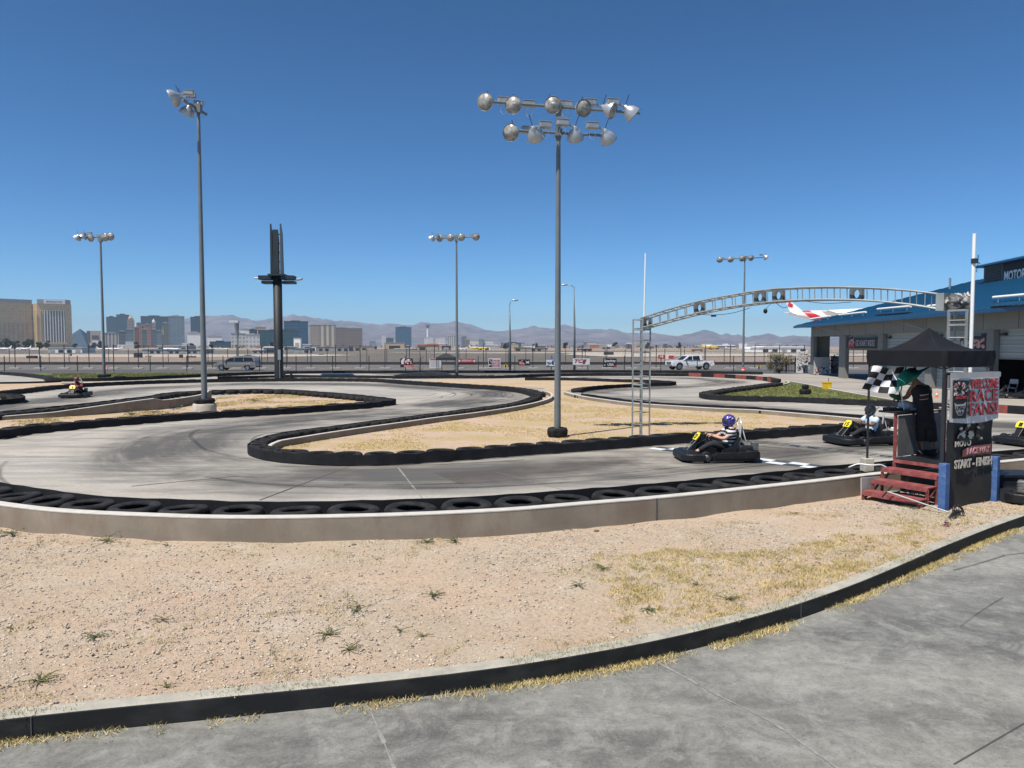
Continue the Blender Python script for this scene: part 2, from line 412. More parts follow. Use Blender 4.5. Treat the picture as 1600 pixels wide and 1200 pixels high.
sheet('gravel_verge', [(-700, 576.6), (2300, 576.6), (2300, 568.3), (-700, 568.3)], -.16, m_grey)
sheet('perimeter_road', [(-700, 584), (2300, 584), (2300, 576.4), (-700, 576.4)], -.12, m_asph)
# everything of the kart facility stands on one concrete slab
k = M(); A = [G(-500, 583.8), G(2000, 583.8)]
k.poly([(A[0].x, A[0].y, -.012), (-45, 8, -.012), (-45, -20, -.012), (60, -20, -.012), (75, 60, -.012), (A[1].x, A[1].y, -.012)]); struct(k.build('track', m_track))
kerb_px = [(-700, 1300), (-300, 1196), (-120, 1168), (0, 1153), (153, 1139), (307, 1127), (400, 1114.5), (592, 1096), (800, 1071), (953, 1045), (1107, 1008.5), (1200, 984), (1315, 943), (1430, 891.5), (1545, 841), (1600, 820.5), (1720, 783), (1900, 740), (2200, 700)]
kerb = resample(smooth([G(x, y) for x, y in kerb_px], .3), .3)
for _ in range(14): kerb = [kerb[0]] + [(kerb[i - 1] + kerb[i] * 2 + kerb[i + 1]) / 4 for i in range(1, len(kerb) - 1)] + [kerb[-1]]
wall_px = [(-900, 700), (-500, 733), (-250, 755), (-100, 771), (0, 788), (77, 797), (153, 801.8), (230, 804.8), (307, 807.5), (400, 808.4), (515, 807), (630, 804), (707, 800.8), (800, 796), (915, 786.5), (1025, 777.5), (1107, 769.5), (1200, 759.6), (1280, 751), (1360, 741.5), (1450, 732.5), (1560, 722), (1620, 716.4), (1750, 705), (2000, 688)]
wall = smooth([G(x, y, .40) for x, y in wall_px], .3); wall = [Vector((p.x, p.y, 0)) for p in wall]
# foreground lot
k = M(); k.poly([Vector((p.x, p.y, -.004)) for p in kerb] + [Vector((40, -18, -.004)), Vector((-30, -18, -.004))]); struct(k.build('foreground_pavement', m_pave))
# gravelly strip between lot and track wall, gently uneven
K2 = [Vector((p.x, p.y, 0)) for p in offset(kerb, .06)]
def by_x(line, x):
    for a, b in zip(line, line[1:]):
        if a.x <= x <= b.x or b.x <= x <= a.x:
            t = (x - a.x) / (b.x - a.x + 1e-9); return a.lerp(b, t)
    return None
def grid_between(A, B, rows, z0, amp, name, m, zA=None):
    n = min(len(A), len(B)); vs = []; fs = []
    for i in range(n):
        for j in range(rows + 1):
            t = j / rows; p = A[i].lerp(B[i], t)
            z = z0 + (zA or 0) * (1 - t) + amp * mnoise.fractal(Vector((p.x * .9, p.y * .9, 0)), .7, 2.1, 5) + amp * .35 * mnoise.noise(Vector((p.x * 5, p.y * 5, 3)))
            vs.append((p.x, p.y, z))
    for i in range(n - 1):
        for j in range(rows): fs.append((i * (rows + 1) + j, (i + 1) * (rows + 1) + j, (i + 1) * (rows + 1) + j + 1, i * (rows + 1) + j + 1))
    k = M(); k.smooth = True; k.add(vs, fs); return struct(k.build(name, m))
def resamp_n(line, n):
    Ls = [0]
    for a, b in zip(line, line[1:]): Ls.append(Ls[-1] + (b - a).length)
    out = []; j = 0
    for i in range(n):
        t = Ls[-1] * i / (n - 1)
        while j < len(Ls) - 2 and Ls[j + 1] < t: j += 1
        out.append(line[j].lerp(line[j + 1], (t - Ls[j]) / max(1e-9, Ls[j + 1] - Ls[j])))
    return out
_a = [p for p in K2 if -16 < p.x < 28]; _b = [p for p in offset(wall, .05) if -22 < p.x < 28]
field_obj = grid_between(resamp_n(_a, 220), resamp_n(_b, 220), 60, .02, .03, 'dirt_strip', m_dirt, zA=.06)
def field_z(x, y):
    return .03
# kerb with pale top and black painted face
k = M(); prof = [(0, -.02), (0, .145), (.02, .155), (.02, -.02)]
kk = smooth(kerb, .3); wob = [1 + .03 * mnoise.noise(p * .8) for p in kk]
kerb_t = thing('kerb', 'low curved kerb with pale concrete top and black painted face beside the foreground lot', 'kerb', (0, 0, 0))
k.sweep(kk, [(-.012, -.02), (-.012, .150), (.004, .152), (.004, -.02)], hs=wob).build('painted_face', m_blackpaint, kerb_t)
k = M(); k.sweep(kk, [(.004, -.02), (.004, .150), (.02, .158), (.14, .158), (.155, .148), (.155, -.02)], hs=wob).build('concrete_top', m_kerbtop, kerb_t)
for q_ in (4.2, 10.5, 17.0, 23.5, 30.0):
    p = min(kk, key=lambda v: abs(v.x - (q_ - 14))); k = M(); k.bb((p.x - .004, p.y - .018, .0), (p.x + .004, p.y + .02, .153)); k.build('face_joint', m_seam, kerb_t)

# joints in the slabs
def ribbon(pts, wd, z, k, un=0):
    N_ = normals2(pts); 
    for i in range(len(pts) - 1):
        a, b = pts[i], pts[i + 1]; w1 = wd * (1 + un * random.uniform(-1, 1)) / 2
        k.quad((a.x - N_[i].x * w1, a.y - N_[i].y * w1, z), (b.x - N_[i + 1].x * w1, b.y - N_[i + 1].y * w1, z), (b.x + N_[i + 1].x * w1, b.y + N_[i + 1].y * w1, z), (a.x + N_[i].x * w1, a.y + N_[i].y * w1, z))
k = M()
for a, b in (((1600, 1130), (1480, 1200)),): ribbon(resample([G(*a), G(*b)], .1), .012, .0, k)
k2 = M()
for L_ in ([(580, 1113), (600, 1160), (622, 1215)], [(1030, 1036), (1120, 1085), (1210, 1130), (1330, 1215)]): ribbon(resample([G(*p) for p in L_], .12), .022, .0, k2, .7)
struct(k.build('pavement_joint', m_seam)); struct(k2.build('pavement_joint', m_seamp))
k = M()
for L_ in ([(546, 728), (405, 781)], [(1190, 697), (1300, 706), (1410, 716)], [(205, 759), (395, 741)], [(-10, 775), (-10, 700)]): ribbon(resample([G(*p) for p in L_], .3), .04, -.007, k, .4)
struct(k.build('track_joint', m_seam))
k = M(); ribbon(resample([G(622, 730), G(663, 782)], .3), .03, -.007, k, .6); ribbon(resample([G(775, 737), G(900, 770)], .3), .03, -.007, k, .6); struct(k.build('track_joint', m_seamp))

# ---------------------------------------------------------------- skid marks and rubbered line on the track
def line_px(L_): return smooth([G(x, y) for x, y in L_], .5)
race = line_px([(1700, 672), (1350, 692), (1120, 713), (900, 733), (640, 746), (430, 742), (300, 724), (262, 700), (300, 676), (420, 660), (560, 648), (700, 632), (775, 620), (775, 613), (700, 607), (580, 601), (400, 600), (230, 607), (110, 622), (0, 640), (-200, 668)])
race2 = line_px([(1700, 668), (1500, 660), (1330, 652), (1200, 648 - 10), (1050, 627), (960, 617), (935, 611), (1000, 607), (1080, 603), (1140, 596), (1080, 591), (900, 589)])
def soft_ribbon(pts, width, z, m, name):
    """wide band with a soft edge; its strength comes from the UV across it"""
    N_ = normals2(pts); me = bpy.data.meshes.new(name); vs = []; fs = []; uvs = []
    R_ = 4; acc = 0
    for i, p in enumerate(pts):
        if i: acc += (pts[i] - pts[i - 1]).length
        for j in range(R_ + 1):
            t = j / R_ - .5; q = p + N_[i] * t * width; vs.append((q.x, q.y, z)); uvs.append((acc, j / R_))
    for i in range(len(pts) - 1):
        for j in range(R_): fs.append((i * (R_ + 1) + j, (i + 1) * (R_ + 1) + j, (i + 1) * (R_ + 1) + j + 1, i * (R_ + 1) + j + 1))
    me.from_pydata(vs, [], fs); ul = me.uv_layers.new(name='uv')
    for lp in me.loops: ul.data[lp.index].uv = uvs[lp.vertex_index]
    me.materials.append(m); o = link(name, me); return struct(o)
def rub_mat(name, col, amount, nscale):
    n = NB(name, .8, .4); uv = n.tc.outputs['UV']; sp = n.nt.nodes.new('ShaderNodeSeparateXYZ'); n.L(uv, sp.inputs[0])
    e = n.math('SUBTRACT', 1.0, n.math('ABSOLUTE', n.math('MULTIPLY', n.math('SUBTRACT', sp.outputs[1], .5), 2.0)))
    e = n.math('POWER', n.math('MULTIPLY', e, 1.5, True), 1.3)
    ns = n.noise(1.0, 6, .7, vec=uv, stretch=(nscale[0], nscale[1], 1)); nn = n.ramp(ns, [(.38, .0), (.6, 1.0)])
    n2 = n.ramp(n.noise(.25, 4, .6, off=(3, 3, 3)), [(.36, .15), (.6, 1.0)])
    al = n.math('MULTIPLY', n.math('MULTIPLY', e, n.math('ADD', n.math('MULTIPLY', nn, .6), .4)), n.math('MULTIPLY', n2, amount))
    n.L(al, n.b.inputs['Alpha']); n.b.inputs['Base Color'].default_value = (*col, 1); return n.m
m_rub = rub_mat('rubber_film', (.10, .096, .090), 1.0, (.10, 4))
m_rub2 = rub_mat('rubber_film_brown', (.12, .098, .085), .5, (.2, 7))
m_skid = rub_mat('skid_line', (.06, .058, .057), .6, (.6, 1.5))
soft_ribbon(offset(race, -.0), 5.6, -.008, m_rub, 'rubbered_line')
soft_ribbon(offset(race2, .2), 4.0, -.0085, m_rub, 'rubbered_line')
soft_ribbon(line_px([(1250, 700), (1000, 715), (850, 735), (700, 748)]), 2.4, -.0065, m_rub2, 'rubbered_line')
rs = random.Random(3)
def skids(base, i0, i1, cnt, spread, name, wd=(.08, .2)):
    n = len(base)
    for q in range(cnt):
        a = rs.uniform(i0, i1) * n; L_ = rs.uniform(.04, .16) * n; a = int(a); b = min(n - 1, int(a + L_))
        if b - a < 4: continue
        seg = base[a:b]; o0, o1 = rs.gauss(0, spread), rs.gauss(0, spread * .5)
        N_ = normals2(seg); seg = [p + nn * (o0 + o1 * (i / len(seg))**2) for i, (p, nn) in enumerate(zip(seg, N_))]
        soft_ribbon(seg, rs.uniform(*wd), -.006 + q * .00004, m_skid, name)
skids(race, .05, .6, 26, 1.9, 'skid_mark'); skids(race, .3, .52, 46, 2.4, 'skid_mark', (.05, .13)); skids(race, .6, .9, 10, 2, 'skid_mark'); skids(race2, .1, .8, 10, 1.2, 'skid_mark')
lot_line = smooth([G(x, y) for x, y in [(1650, 850), (1500, 905), (1350, 975), (1200, 1035), (1000, 1085), (800, 1125), (500, 1165), (100, 1190)]], .3)
skids(lot_line, .0, .7, 9, .5, 'tyre_mark', (.02, .06))
for o_ in [o for o in COL.objects if o.name.startswith('tyre_mark')]: o_.location.z = .0075
# start-finish checks
m_fw = mat('line_white', (.62, .66, .70), .7, var=.15, scale=6); m_fk = mat('line_black', (.05, .06, .07), .7, var=.3)
Lf0, Lf1 = G(1022, 699), G(1345, 737); dl = (Lf1 - Lf0); Ln = dl.length; dl.normalize(); nl = Vector((-dl.y, dl.x, 0)); ns_ = int(Ln / .42)
for mm, par in ((m_fw, 0), (m_fk, 1)):
    k = M()
    for i in range(ns_):
        for r_ in range(2):
            if (i + r_) % 2 == par:
                a = Lf0 + dl * (Ln * i / ns_) + nl * (r_ * .3 - .3); b = a + dl * (Ln / ns_)
                k.quad(*[Vector((p.x, p.y, -.0045)) for p in (a, b, b + nl * .3, a + nl * .3)])
    struct(k.build('finish_line', mm))

# ---------------------------------------------------------------- islands
Wup_px = [(442, 705), (432, 701.5), (424, 696), (427, 690.5), (440, 685), (470, 680.5), (500, 675), (560, 666.5), (620, 658.5), (680, 650.5), (740, 643.5), (800, 634.5), (840, 626.5), (858, 620.5), (864, 616.5), (861, 611.5), (850, 607.5)]
B2_px = [(386, 709), (400, 716), (440, 723), (500, 727), (560, 728), (620, 726.5), (680, 722.8), (760, 717), (860, 709.6), (940, 704), (1000, 699), (1090, 692), (1180, 687), (1240, 682.6), (1300, 678), (1350, 674.5), (1384, 671)]
B12_px = [(908, 613.6), (940, 619.5), (1000, 627), (1060, 631), (1120, 634), (1180, 637), (1255, 642), (1330, 648), (1375, 652)]
W4_px = [(881, 613.5), (900, 618.4), (940, 625), (1000, 632), (1060, 636), (1120, 639.5), (1180, 642), (1240, 647), (1300, 652), (1345, 656.5)]
I1 = [(395, 705), (424, 690), (500, 672), (680, 648), (800, 633), (858, 617), (850, 607), (770, 603.5), (690, 598), (640, 595.5), (700, 592.6), (800, 592), (960, 594.5), (1050, 599), (990, 601.5), (905, 607.5), (884, 611), (905, 619), (1000, 632), (1180, 642), (1345, 656), (1392, 661), (1384, 668), (1300, 675), (1180, 684), (1000, 695), (860, 706), (680, 720), (560, 725), (450, 721), (405, 713)]
sheet('infield', I1, .004, m_infield)
I2 = [(-200, 668), (0, 657), (85, 650), (180, 641), (255, 633), (331, 622), (400, 613), (450, 613), (500, 617), (560, 623), (605, 628), (612, 632), (580, 636), (520, 640), (440, 646), (360, 650.5), (276, 656), (149, 667), (34, 678), (-200, 700)]
sheet('infield', I2, .004, m_infield2)
I5 = [(1098, 618), (1113, 613), (1207, 602), (1230, 597), (1255, 599.5), (1300, 608.5), (1345, 616.5), (1396, 625), (1480, 638.5), (1390, 632), (1240, 627), (1110, 623)]
sheet('green_island', I5, .004, m_turf)
sheet('grass_verge', [(40, 584), (160, 582.4), (400, 582.4), (330, 586.4), (255, 589.3), (175, 593.6), (100, 594.6), (70, 589)], .004, m_turf)
sheet('sand_patch', [(-120, 603), (0, 600), (60, 597), (165, 597), (150, 601), (96, 605.5), (40, 612), (-120, 622)], .004, m_infield2)
sheet('sand_patch', [(-120, 632), (-60, 622), (0, 617), (20, 621), (0, 628), (-100, 640)], .004, m_infield2)
sheet('service_road', [(1190, 586.5), (1300, 585.5), (1345, 592), (1372, 600), (1500, 614), (1700, 640), (1700, 652), (1480, 637), (1345, 615), (1255, 598), (1235, 594)], -.006, m_road)
sheet('mound_dirt', [(575, 583.8), (850, 583.8), (700, 588), (618, 586)], .006, m_brown)

# ---------------------------------------------------------------- walls, belts, tyres
walls = []
def wall_obj(name, label, base, hs, thick, cap=True, cat='wall', mm=None):
    """base runs along the camera-side foot; thickness goes to the left of the path"""
    t = thing(name, label, cat)
    n = len(base); hl = hs if isinstance(hs, list) else [hs] * n
    k = M(); N_ = normals2(base); vs = []; fs = []
    P_ = [(0, -.03, 0), (0, 0, 1), (thick, 0, 1), (thick, -.03, 0)]
    for p, nn, h in zip(base, N_, hl):
        for a, z0, hh in P_: vs.append(p + nn * a + Vector((0, 0, z0 + hh * (h - .022))))
    for i in range(n - 1):
        for q in range(4): fs.append((i * 4 + q, (i + 1) * 4 + q, (i + 1) * 4 + (q + 1) % 4, i * 4 + (q + 1) % 4))
    fs += [(0, 1, 2, 3), tuple((n - 1) * 4 + q for q in (3, 2, 1, 0))]
    k.add(vs, fs); k.build('wall_body', mm or m_wall, t)
    k = M(); vs = []; fs = []
    for p, nn, h in zip(base, N_, hl):
        for a, z0 in ((-.004, -.022), (-.004, -.006), (.004, .0), (thick - .004, .0), (thick + .004, -.006), (thick + .004, -.022)): vs.append(p + nn * a + Vector((0, 0, h + z0)))
    for i in range(n - 1):
        for q in range(6): fs.append((i * 6 + q, (i + 1) * 6 + q, (i + 1) * 6 + (q + 1) % 6, i * 6 + (q + 1) % 6))
    fs += [tuple(range(6)), tuple((n - 1) * 6 + q for q in range(5, -1, -1))]
    k.add(vs, fs); k.build('cap', m_cap, t)
    return t
near_wall = wall_obj('track_wall', 'long low concrete wall with a thin pale top curving along the near edge of the track', wall, .40, .155)
# cracks and panel joints of the near wall
k = M()
for px in (1026, 693): 
    p = G(px, 777.5 if px == 1026 else 801, .4); k.bb((p.x - .006, p.y - .006, -.01), (p.x + .006, p.y + .02, .385))
k.build('panel_joint', m_seam, near_wall)
k = M(); p = G(296, 807, .4); x = p.x; pts = []
for i in range(12):
    z = .40 - i * .04; x += random.uniform(-.012, .012); pts.append(Vector((x, p.y - .003, z)))
k.tube(pts, [.002 + .008 * random.random() for _ in pts], 5); p = G(697, 801, .4)
k.tube([Vector((p.x + random.uniform(-.01, .01), p.y - .002, .39 - i * .05)) for i in range(8)], .005, 5); k.build('crack', m_seam, near_wall)
# upper infield wall
def gpath(px, z=0, step=.4, ext=None): 
    return [Vector((p.x, p.y, 0)) for p in smooth([G(x, y, z) for x, y in px], step)]
def lerp_h(px, path, z=None):
    return None
w2 = gpath([(442, 705), (432, 701.5), (424, 697.5), (430, 692), (440, 688), (470, 683), (500, 678), (560, 669), (620, 660.8), (680, 652.4), (740, 645), (800, 636.2), (840, 628.2), (860, 621.8), (864, 618), (861, 613.5), (850, 610)], .20, .3)
wall_obj('infield_wall', 'narrow concrete wall with white top bending round the dry infield up to the hairpin', w2, .20, .11)
w3 = smooth([G(x, y) for x, y in [(-300, 681), (-120, 667), (0, 657), (85, 652.5), (149, 648.3), (212, 642.8), (255, 639.6), (300, 633), (331, 625.5)]], .4)
h3 = []
xs = [-30, G(0, 657).x, G(85, 652.5).x, G(149, 648).x, G(212, 642.8).x, G(255, 639.6).x, G(331, 625.5).x, 10]; hv = [.15, .15, .22, .34, .46, .54, .42, .42]
for p in w3: h3.append(float(np.interp(p.x, xs, hv)))
wall_obj('infield_wall', 'concrete wall growing taller toward the light pole with the short round concrete footing', w3, h3, .14)
w3b = gpath([(331, 612.5), (360, 612), (400, 611.6), (450, 612.5), (500, 617.6), (560, 623), (596, 627)], .1, .4)
wall_obj('infield_kerb', 'thin white kerb along the far side of the dry grass island', w3b, .1, .12, cat='kerb')
w4 = gpath(W4_px, .12, .4)
wall_obj('infield_kerb', 'low pale kerb along the back of the big dry infield, behind the steel arch', w4, .17, .14, cat='kerb')
w5 = gpath([(1113, 615.5), (1159, 609), (1207, 603), (1228, 599.4), (1234, 597), (1229, 594.6)], .1, .4)
wall_obj('infield_kerb', 'white kerb edging the green grass island on its far side', w5, .1, .12, cat='kerb')
w6 = gpath([(1231, 595), (1255, 599), (1300, 608), (1345, 616), (1396, 624.5), (1480, 638)], .1, .4)
wall_obj('road_kerb', 'white kerb between the green grass island and the service road', w6, .1, .14, cat='kerb')
w7 = gpath([(96, 597.5), (130, 597.6), (168, 597.8)], .12, .5)
wall_obj('road_kerb', 'short whitish kerb behind the kart at the left', w7, .12, .14, cat='kerb')

def arc_lerp(pts): return pts
TYRES = []      # (pos, rot, scale, row)
def tyre_row(path, row, stack=1, R=.37, H=.2, jitter=.02, gap=1.0, seed=0, z0=0.0, out=None, side=1):
    rr = random.Random(seed); pts = resample(path, R * gap * .5); kept = []
    for p in pts:
        if out is not None:
            i_ = min(range(len(out)), key=lambda q: (out[q] - p).length); d_ = p - out[i_]; on = normals2(out[max(0, i_ - 1):i_ + 2]); nn_ = on[min(1, len(on) - 1)]
            if d_.length < R * 1.02 or d_.dot(nn_) * side < 0: continue
        if all((q - p).length > 2 * R * gap * .985 for q in kept[-30:]): kept.append(p)
    pts = kept
    for p in pts:
        for s_ in range(stack):
            TYRES.append((Vector((p.x + rr.gauss(0, jitter), p.y + rr.gauss(0, jitter), z0 + s_ * H * 1.0)), (rr.gauss(0, .03) if s_ else rr.gauss(0, .012), rr.gauss(0, .03) if s_ else rr.gauss(0, .012), rr.uniform(0, 6)), (R / .37 * rr.uniform(.93, 1.02), H / .2 * rr.uniform(.93, 1.0)), row))
def belt(path, h, label, mm=None, thick=.02, group='rubber belts round the tyre barriers', wav=.0, seed=1, z0=.006):
    rr = random.Random(seed); n = len(path); hs = []
    ph = rr.uniform(0, 9); acc = 0
    for i, p in enumerate(path):
        if i: acc += (path[i] - path[i - 1]).length
        hs.append(h * (1 + wav * (math.sin(acc * 2 * PI / .78 + ph) * .6 + mnoise.noise(Vector((acc * 1.1, ph, 0))) * 1.6)))
    k = M(); N_ = normals2(path); vs = []; fs = []
    for i, (p, nn, hh) in enumerate(zip(path, N_, hs)):
        b0 = z0 + max(0, wav * .12 * mnoise.noise(Vector((i * .9, ph, 5))))
        for a, z in ((0, b0), (0, hh), (thick, hh), (thick, b0)): vs.append(p + nn * a + Vector((0, 0, z)))
    for i in range(n - 1):
        for q in range(4): fs.append((i * 4 + q, (i + 1) * 4 + q, (i + 1) * 4 + (q + 1) % 4, i * 4 + (q + 1) % 4))
    fs += [(0, 1, 2, 3), tuple((n - 1) * 4 + q for q in (3, 2, 1, 0))]
    k.add(vs, fs); return tag(k.build('rubber_belt', mm or m_belt), label, 'barrier belt', group)
# near row
nb = [p for p in offset(wall, 1.0)]; belt(nb, .41, 'black rubber belt along the track side of the tyres behind the near wall', wav=.02)
row_near = offset([p for p in wall if p.x < 30], .575); tyre_row(row_near, 'black car tyre lying flat in the row behind the near concrete wall', stack=2, R=.385, H=.203, gap=1.09, seed=4)
# infield front: B4 nose + B2
def gz(px, z): return [Vector((q.x, q.y, 0)) for q in [G(x, y, z) for x, y in px]]
b4 = gz([(833, 618), (822, 623), (790, 631), (730, 639), (670, 646.6), (620, 653), (560, 660.5), (500, 668.2), (440, 676), (410, 683), (394, 689), (387.5, 694)], .22) + gz([(386.5, 708), (394, 713.5), (412, 718.8), (440, 723)], 0)
b4s = smooth(b4, .35); belt(b4s, .235, 'black belt along the hairpin side of the big infield and round its nose', wav=.03, seed=2)
tyre_row(offset(b4s, .27), 'black tyre between belt and white-topped infield wall', R=.25, H=.25, seed=5, out=b4s)
b2s = smooth(gz(B2_px[2:], 0), .35)
belt(b2s, .262, 'black rubber belt facing the main straight along the dry infield', wav=.13, seed=3)
tyre_row(offset(b2s, .44), 'black tyre behind the belt of the main straight', R=.38, H=.25, seed=6, jitter=.012, out=b2s)
b12 = gz([(908, 614.2)], .25) + gz(B12_px[1:], .22) + gz([(1388, 655)], .22) + gz([(1395, 666), (1389, 669.5)], 0)
b12s = smooth(b12, .4); belt(b12s, .24, 'black belt on the far side of the big infield ending in a rounded tip', wav=.06, seed=4)
tyre_row(offset(b12s, -.22), 'black tyre on the far edge of the big infield', R=.19, H=.17, seed=7, out=b12s, side=-1)
b11 = gz([(1054, 602), (1012, 604), (980, 605.6), (945, 608), (920, 611), (908, 613.8)], 0)
b11s = smooth(gz([(820, 591.6), (876, 591.6), (980, 594.6), (1025, 595.8), (1045, 597)], .15) + gz([(1056, 601.3), (1051, 602.7)], 0) + b11[1:], .4)
belt(b11s, .25, 'black belt round the thin dry peninsula behind the steel arch', wav=.06, seed=5)
tyre_row([p for p in offset(smooth(b11, .4), -.4)], 'black tyre on the near edge of the thin dry peninsula', R=.36, H=.22, seed=8, out=b11s, side=-1)
b3 = gz([(0, 619), (42, 614.6), (96, 608), (149, 604), (212, 601), (340, 597.4), (460, 596), (580, 597), (630, 600.4), (710, 605.6), (770, 609.3), (810, 614), (826, 618.5), (833, 622)], 0)
b3s = smooth(b3, .4); belt(b3s, .26, 'black belt bounding the far side of the sweeping bend', wav=.08, seed=6)
tyre_row(offset(b3s, .42), 'black tyre along the far side of the sweeping bend', R=.38, H=.26, seed=9, out=b3s)
b5 = gz([(-200, 705), (-60, 692), (0, 687), (34, 680.8), (85, 675), (149, 669), (212, 663.5), (276, 658.3), (340, 654), (440, 648), (520, 642.3), (580, 638), (606, 634.5), (619, 632)], 0)
b5b = gz([(613, 622.3), (600, 620.6), (560, 616.4), (500, 611.6), (450, 608.4), (400, 607.6), (360, 608.4), (314, 610), (265, 612.8), (234, 618), (170, 625.4), (85, 634.6), (0, 643), (-120, 655)], .26)
belt(smooth(b5, .4), .25, 'black belt on the near side of the left dry grass island', wav=.14, seed=7)
tyre_row(offset(smooth(b5, .4), .42), 'black tyre along the near side of the left dry grass island', R=.38, H=.27, seed=10, out=smooth(b5, .4))
b5bs = smooth([b5[-1]] + b5b, .4); belt(b5bs, .26, 'black belt on the far side of the left dry grass island', wav=.05, seed=8)
tyre_row(offset(b5bs, .42), 'black tyre behind the concrete wall of the left island', R=.37, H=.25, seed=11, out=b5bs)
b6 = gz([(-200, 650), (-60, 638), (0, 633), (32, 630.4), (40, 627.2)], 0) + gz([(38, 621), (30, 618.5), (0, 617)], .15)
belt(smooth(b6, .4), .26, 'grey black belt wrapped round the small tip at the left edge', seed=9, wav=.03)
tyre_row(offset(smooth(b6, .4), .4), 'black tyre inside the small tip at the left edge', R=.35, H=.24, seed=12, out=smooth(b6, .4))
b7 = gz([(-300, 578), (-100, 582), (0, 585.5), (32, 588), (64, 592), (96, 596.4), (175, 595.2), (255, 592), (340, 588.2), (433, 584.6), (505, 583.4), (600, 583.4)], 0)
b7s = smooth(b7, .6); belt(b7s, .27, 'black belt of the outermost barrier at the far left', wav=.12, seed=10)
tyre_row(offset(b7s, .42), 'black tyre of the outermost barrier at the far left', R=.38, H=.26, seed=13, out=b7s)
b7b = smooth(gz([(-300, 601), (0, 600), (70, 598.6), (96, 597.2)], 0), .6); belt(b7b, .15, 'thin dark belt in front of the pale patch at the far left', seed=11)
b8 = smooth(gz([(600, 583.2), (800, 583), (980, 582.4), (1110, 584), (1192, 585.2)], 0), .8); belt(b8, .28, 'black belt of the outermost barrier below the signed fence', wav=.08, seed=12)
tyre_row(offset(b8, .42), 'black tyre of the outermost barrier below the signed fence', R=.38, H=.27, seed=14, out=b8)
b9a = smooth(gz([(618, 592), (700, 591.4), (780, 591.2), (876, 588), (980, 587.4), (1076, 588)], 0), .8); belt(b9a, .26, 'black belt between the two farthest lanes', wav=.12, seed=13)
tyre_row(offset(b9a, .42), 'black tyre between the two farthest lanes', R=.38, H=.26, seed=15, out=b9a)
b9m = smooth(gz([(340, 593.2), (430, 590.4), (500, 590.3), (620, 591.6)], 0), .8); belt(b9m, .25, 'black belt beside the far lane left of the billboard column', wav=.1, seed=14)
b9b = smooth(gz([(1076, 588), (1110, 589.3), (1142, 591), (1190, 594.5), (1204, 597.4)], 0), .3)
Ls_ = resamp_n(b9b, 82)
for q in range(9):
    seg = Ls_[q * 9:(q + 1) * 9 + 1]
    belt(seg, .33, ('red painted' if q % 2 == 0 else 'black') + ' barrier belt piece at the far bend, ' + ['first', 'second', 'third', 'fourth', 'fifth', 'sixth', 'seventh', 'eighth', 'last'][q] + ' of the nine from the left', m_beltred if q % 2 == 0 else m_belt, seed=20 + q, wav=.02, group='red and black barrier pieces at the far bend')
tyre_row(offset(b9b, .42), 'black tyre behind the red and black barrier at the far bend', R=.38, H=.3, seed=16, out=b9b)
b10 = gz([(1206, 598.6), (1142, 606.8), (1110, 611), (1098, 613.2)], .2) + gz([(1092, 620.2), (1097, 622.6), (1110, 624.8), (1159, 627), (1240, 628.9), (1330, 632.9), (1390, 635.5), (1470, 639.6), (1535, 643)], 0)
b10s = smooth(b10, .4); belt(b10s, .25, 'black belt wrapped round the green grass island', wav=.07, seed=15)
tyre_row(offset(b10s, .42), 'black tyre of the barrier round the green grass island', R=.38, H=.27, seed=17, out=b10s)
e10 = resamp_n(smooth(gz([(1535, 643), (1600, 647.5), (1700, 655)], 0), .4), 41)
for q in range(4):
    belt(e10[q * 10:(q + 1) * 10 + 1], .34, ['red', 'black', 'dark red', 'further black'][q] + ' barrier belt piece near the right edge behind the marshal stand', m_beltred if q % 2 == 0 else m_belt, seed=40 + q, group='barrier pieces by the right edge')
tyre_row(offset(e10, .42), 'black tyre of the barrier near the right edge', R=.38, H=.3, seed=18, out=e10)

# tyre mesh: carcass with tread blocks
def tyre_data():
    k = M(); n = 44; R, r_in, H = .37, .20, .20
    prof = [(r_in, .045), (r_in + .015, .02), (.27, .006), (.335, .012), (.36, .03), (R, .055), (R, .145), (.36, .17), (.335, .188), (.27, .194), (r_in + .015, .18), (r_in, .155), (r_in + .025, .12), (.30, .11), (.30, .09), (r_in + .025, .08)]
    k.lathe(prof, n=n, closed=True); k.cur = 0
    for j, z in enumerate((.062, .092, .122)):
        for i in range(36):
            t = 2 * PI * (i + (j % 2) * .5) / 36; R_ = Matrix.Rotation(t, 3, 'Z'); k.box(R_ @ Vector((R + .002, 0, z + .008)), (.012, .05, .022), R_)
    return k
def tyre_lite():
    k = M(); k.lathe([(.20, .03), (.26, .006), (.345, .012), (.37, .05), (.37, .15), (.345, .188), (.26, .194), (.20, .17), (.25, .10)], n=22, closed=True); return k
t0 = tyre_data().build('tyre', m_tyre); t1 = tyre_lite().build('tyre', m_tyre); d0, d1 = t0.data, t1.data
bpy.data.objects.remove(t0); bpy.data.objects.remove(t1)
TYRES = [t for t in TYRES if t[0].y > 2 and abs(t[0].x / t[0].y) < .95]
vis = [t for t in TYRES if abs(t[0].x / t[0].y) < .72 and not ('near concrete' in t[3] and t[0].z < .1)]
vis.sort(key=lambda t: t[0].length); keep = set(id(t) for t in vis[:296])
rest = M(); nth = {}
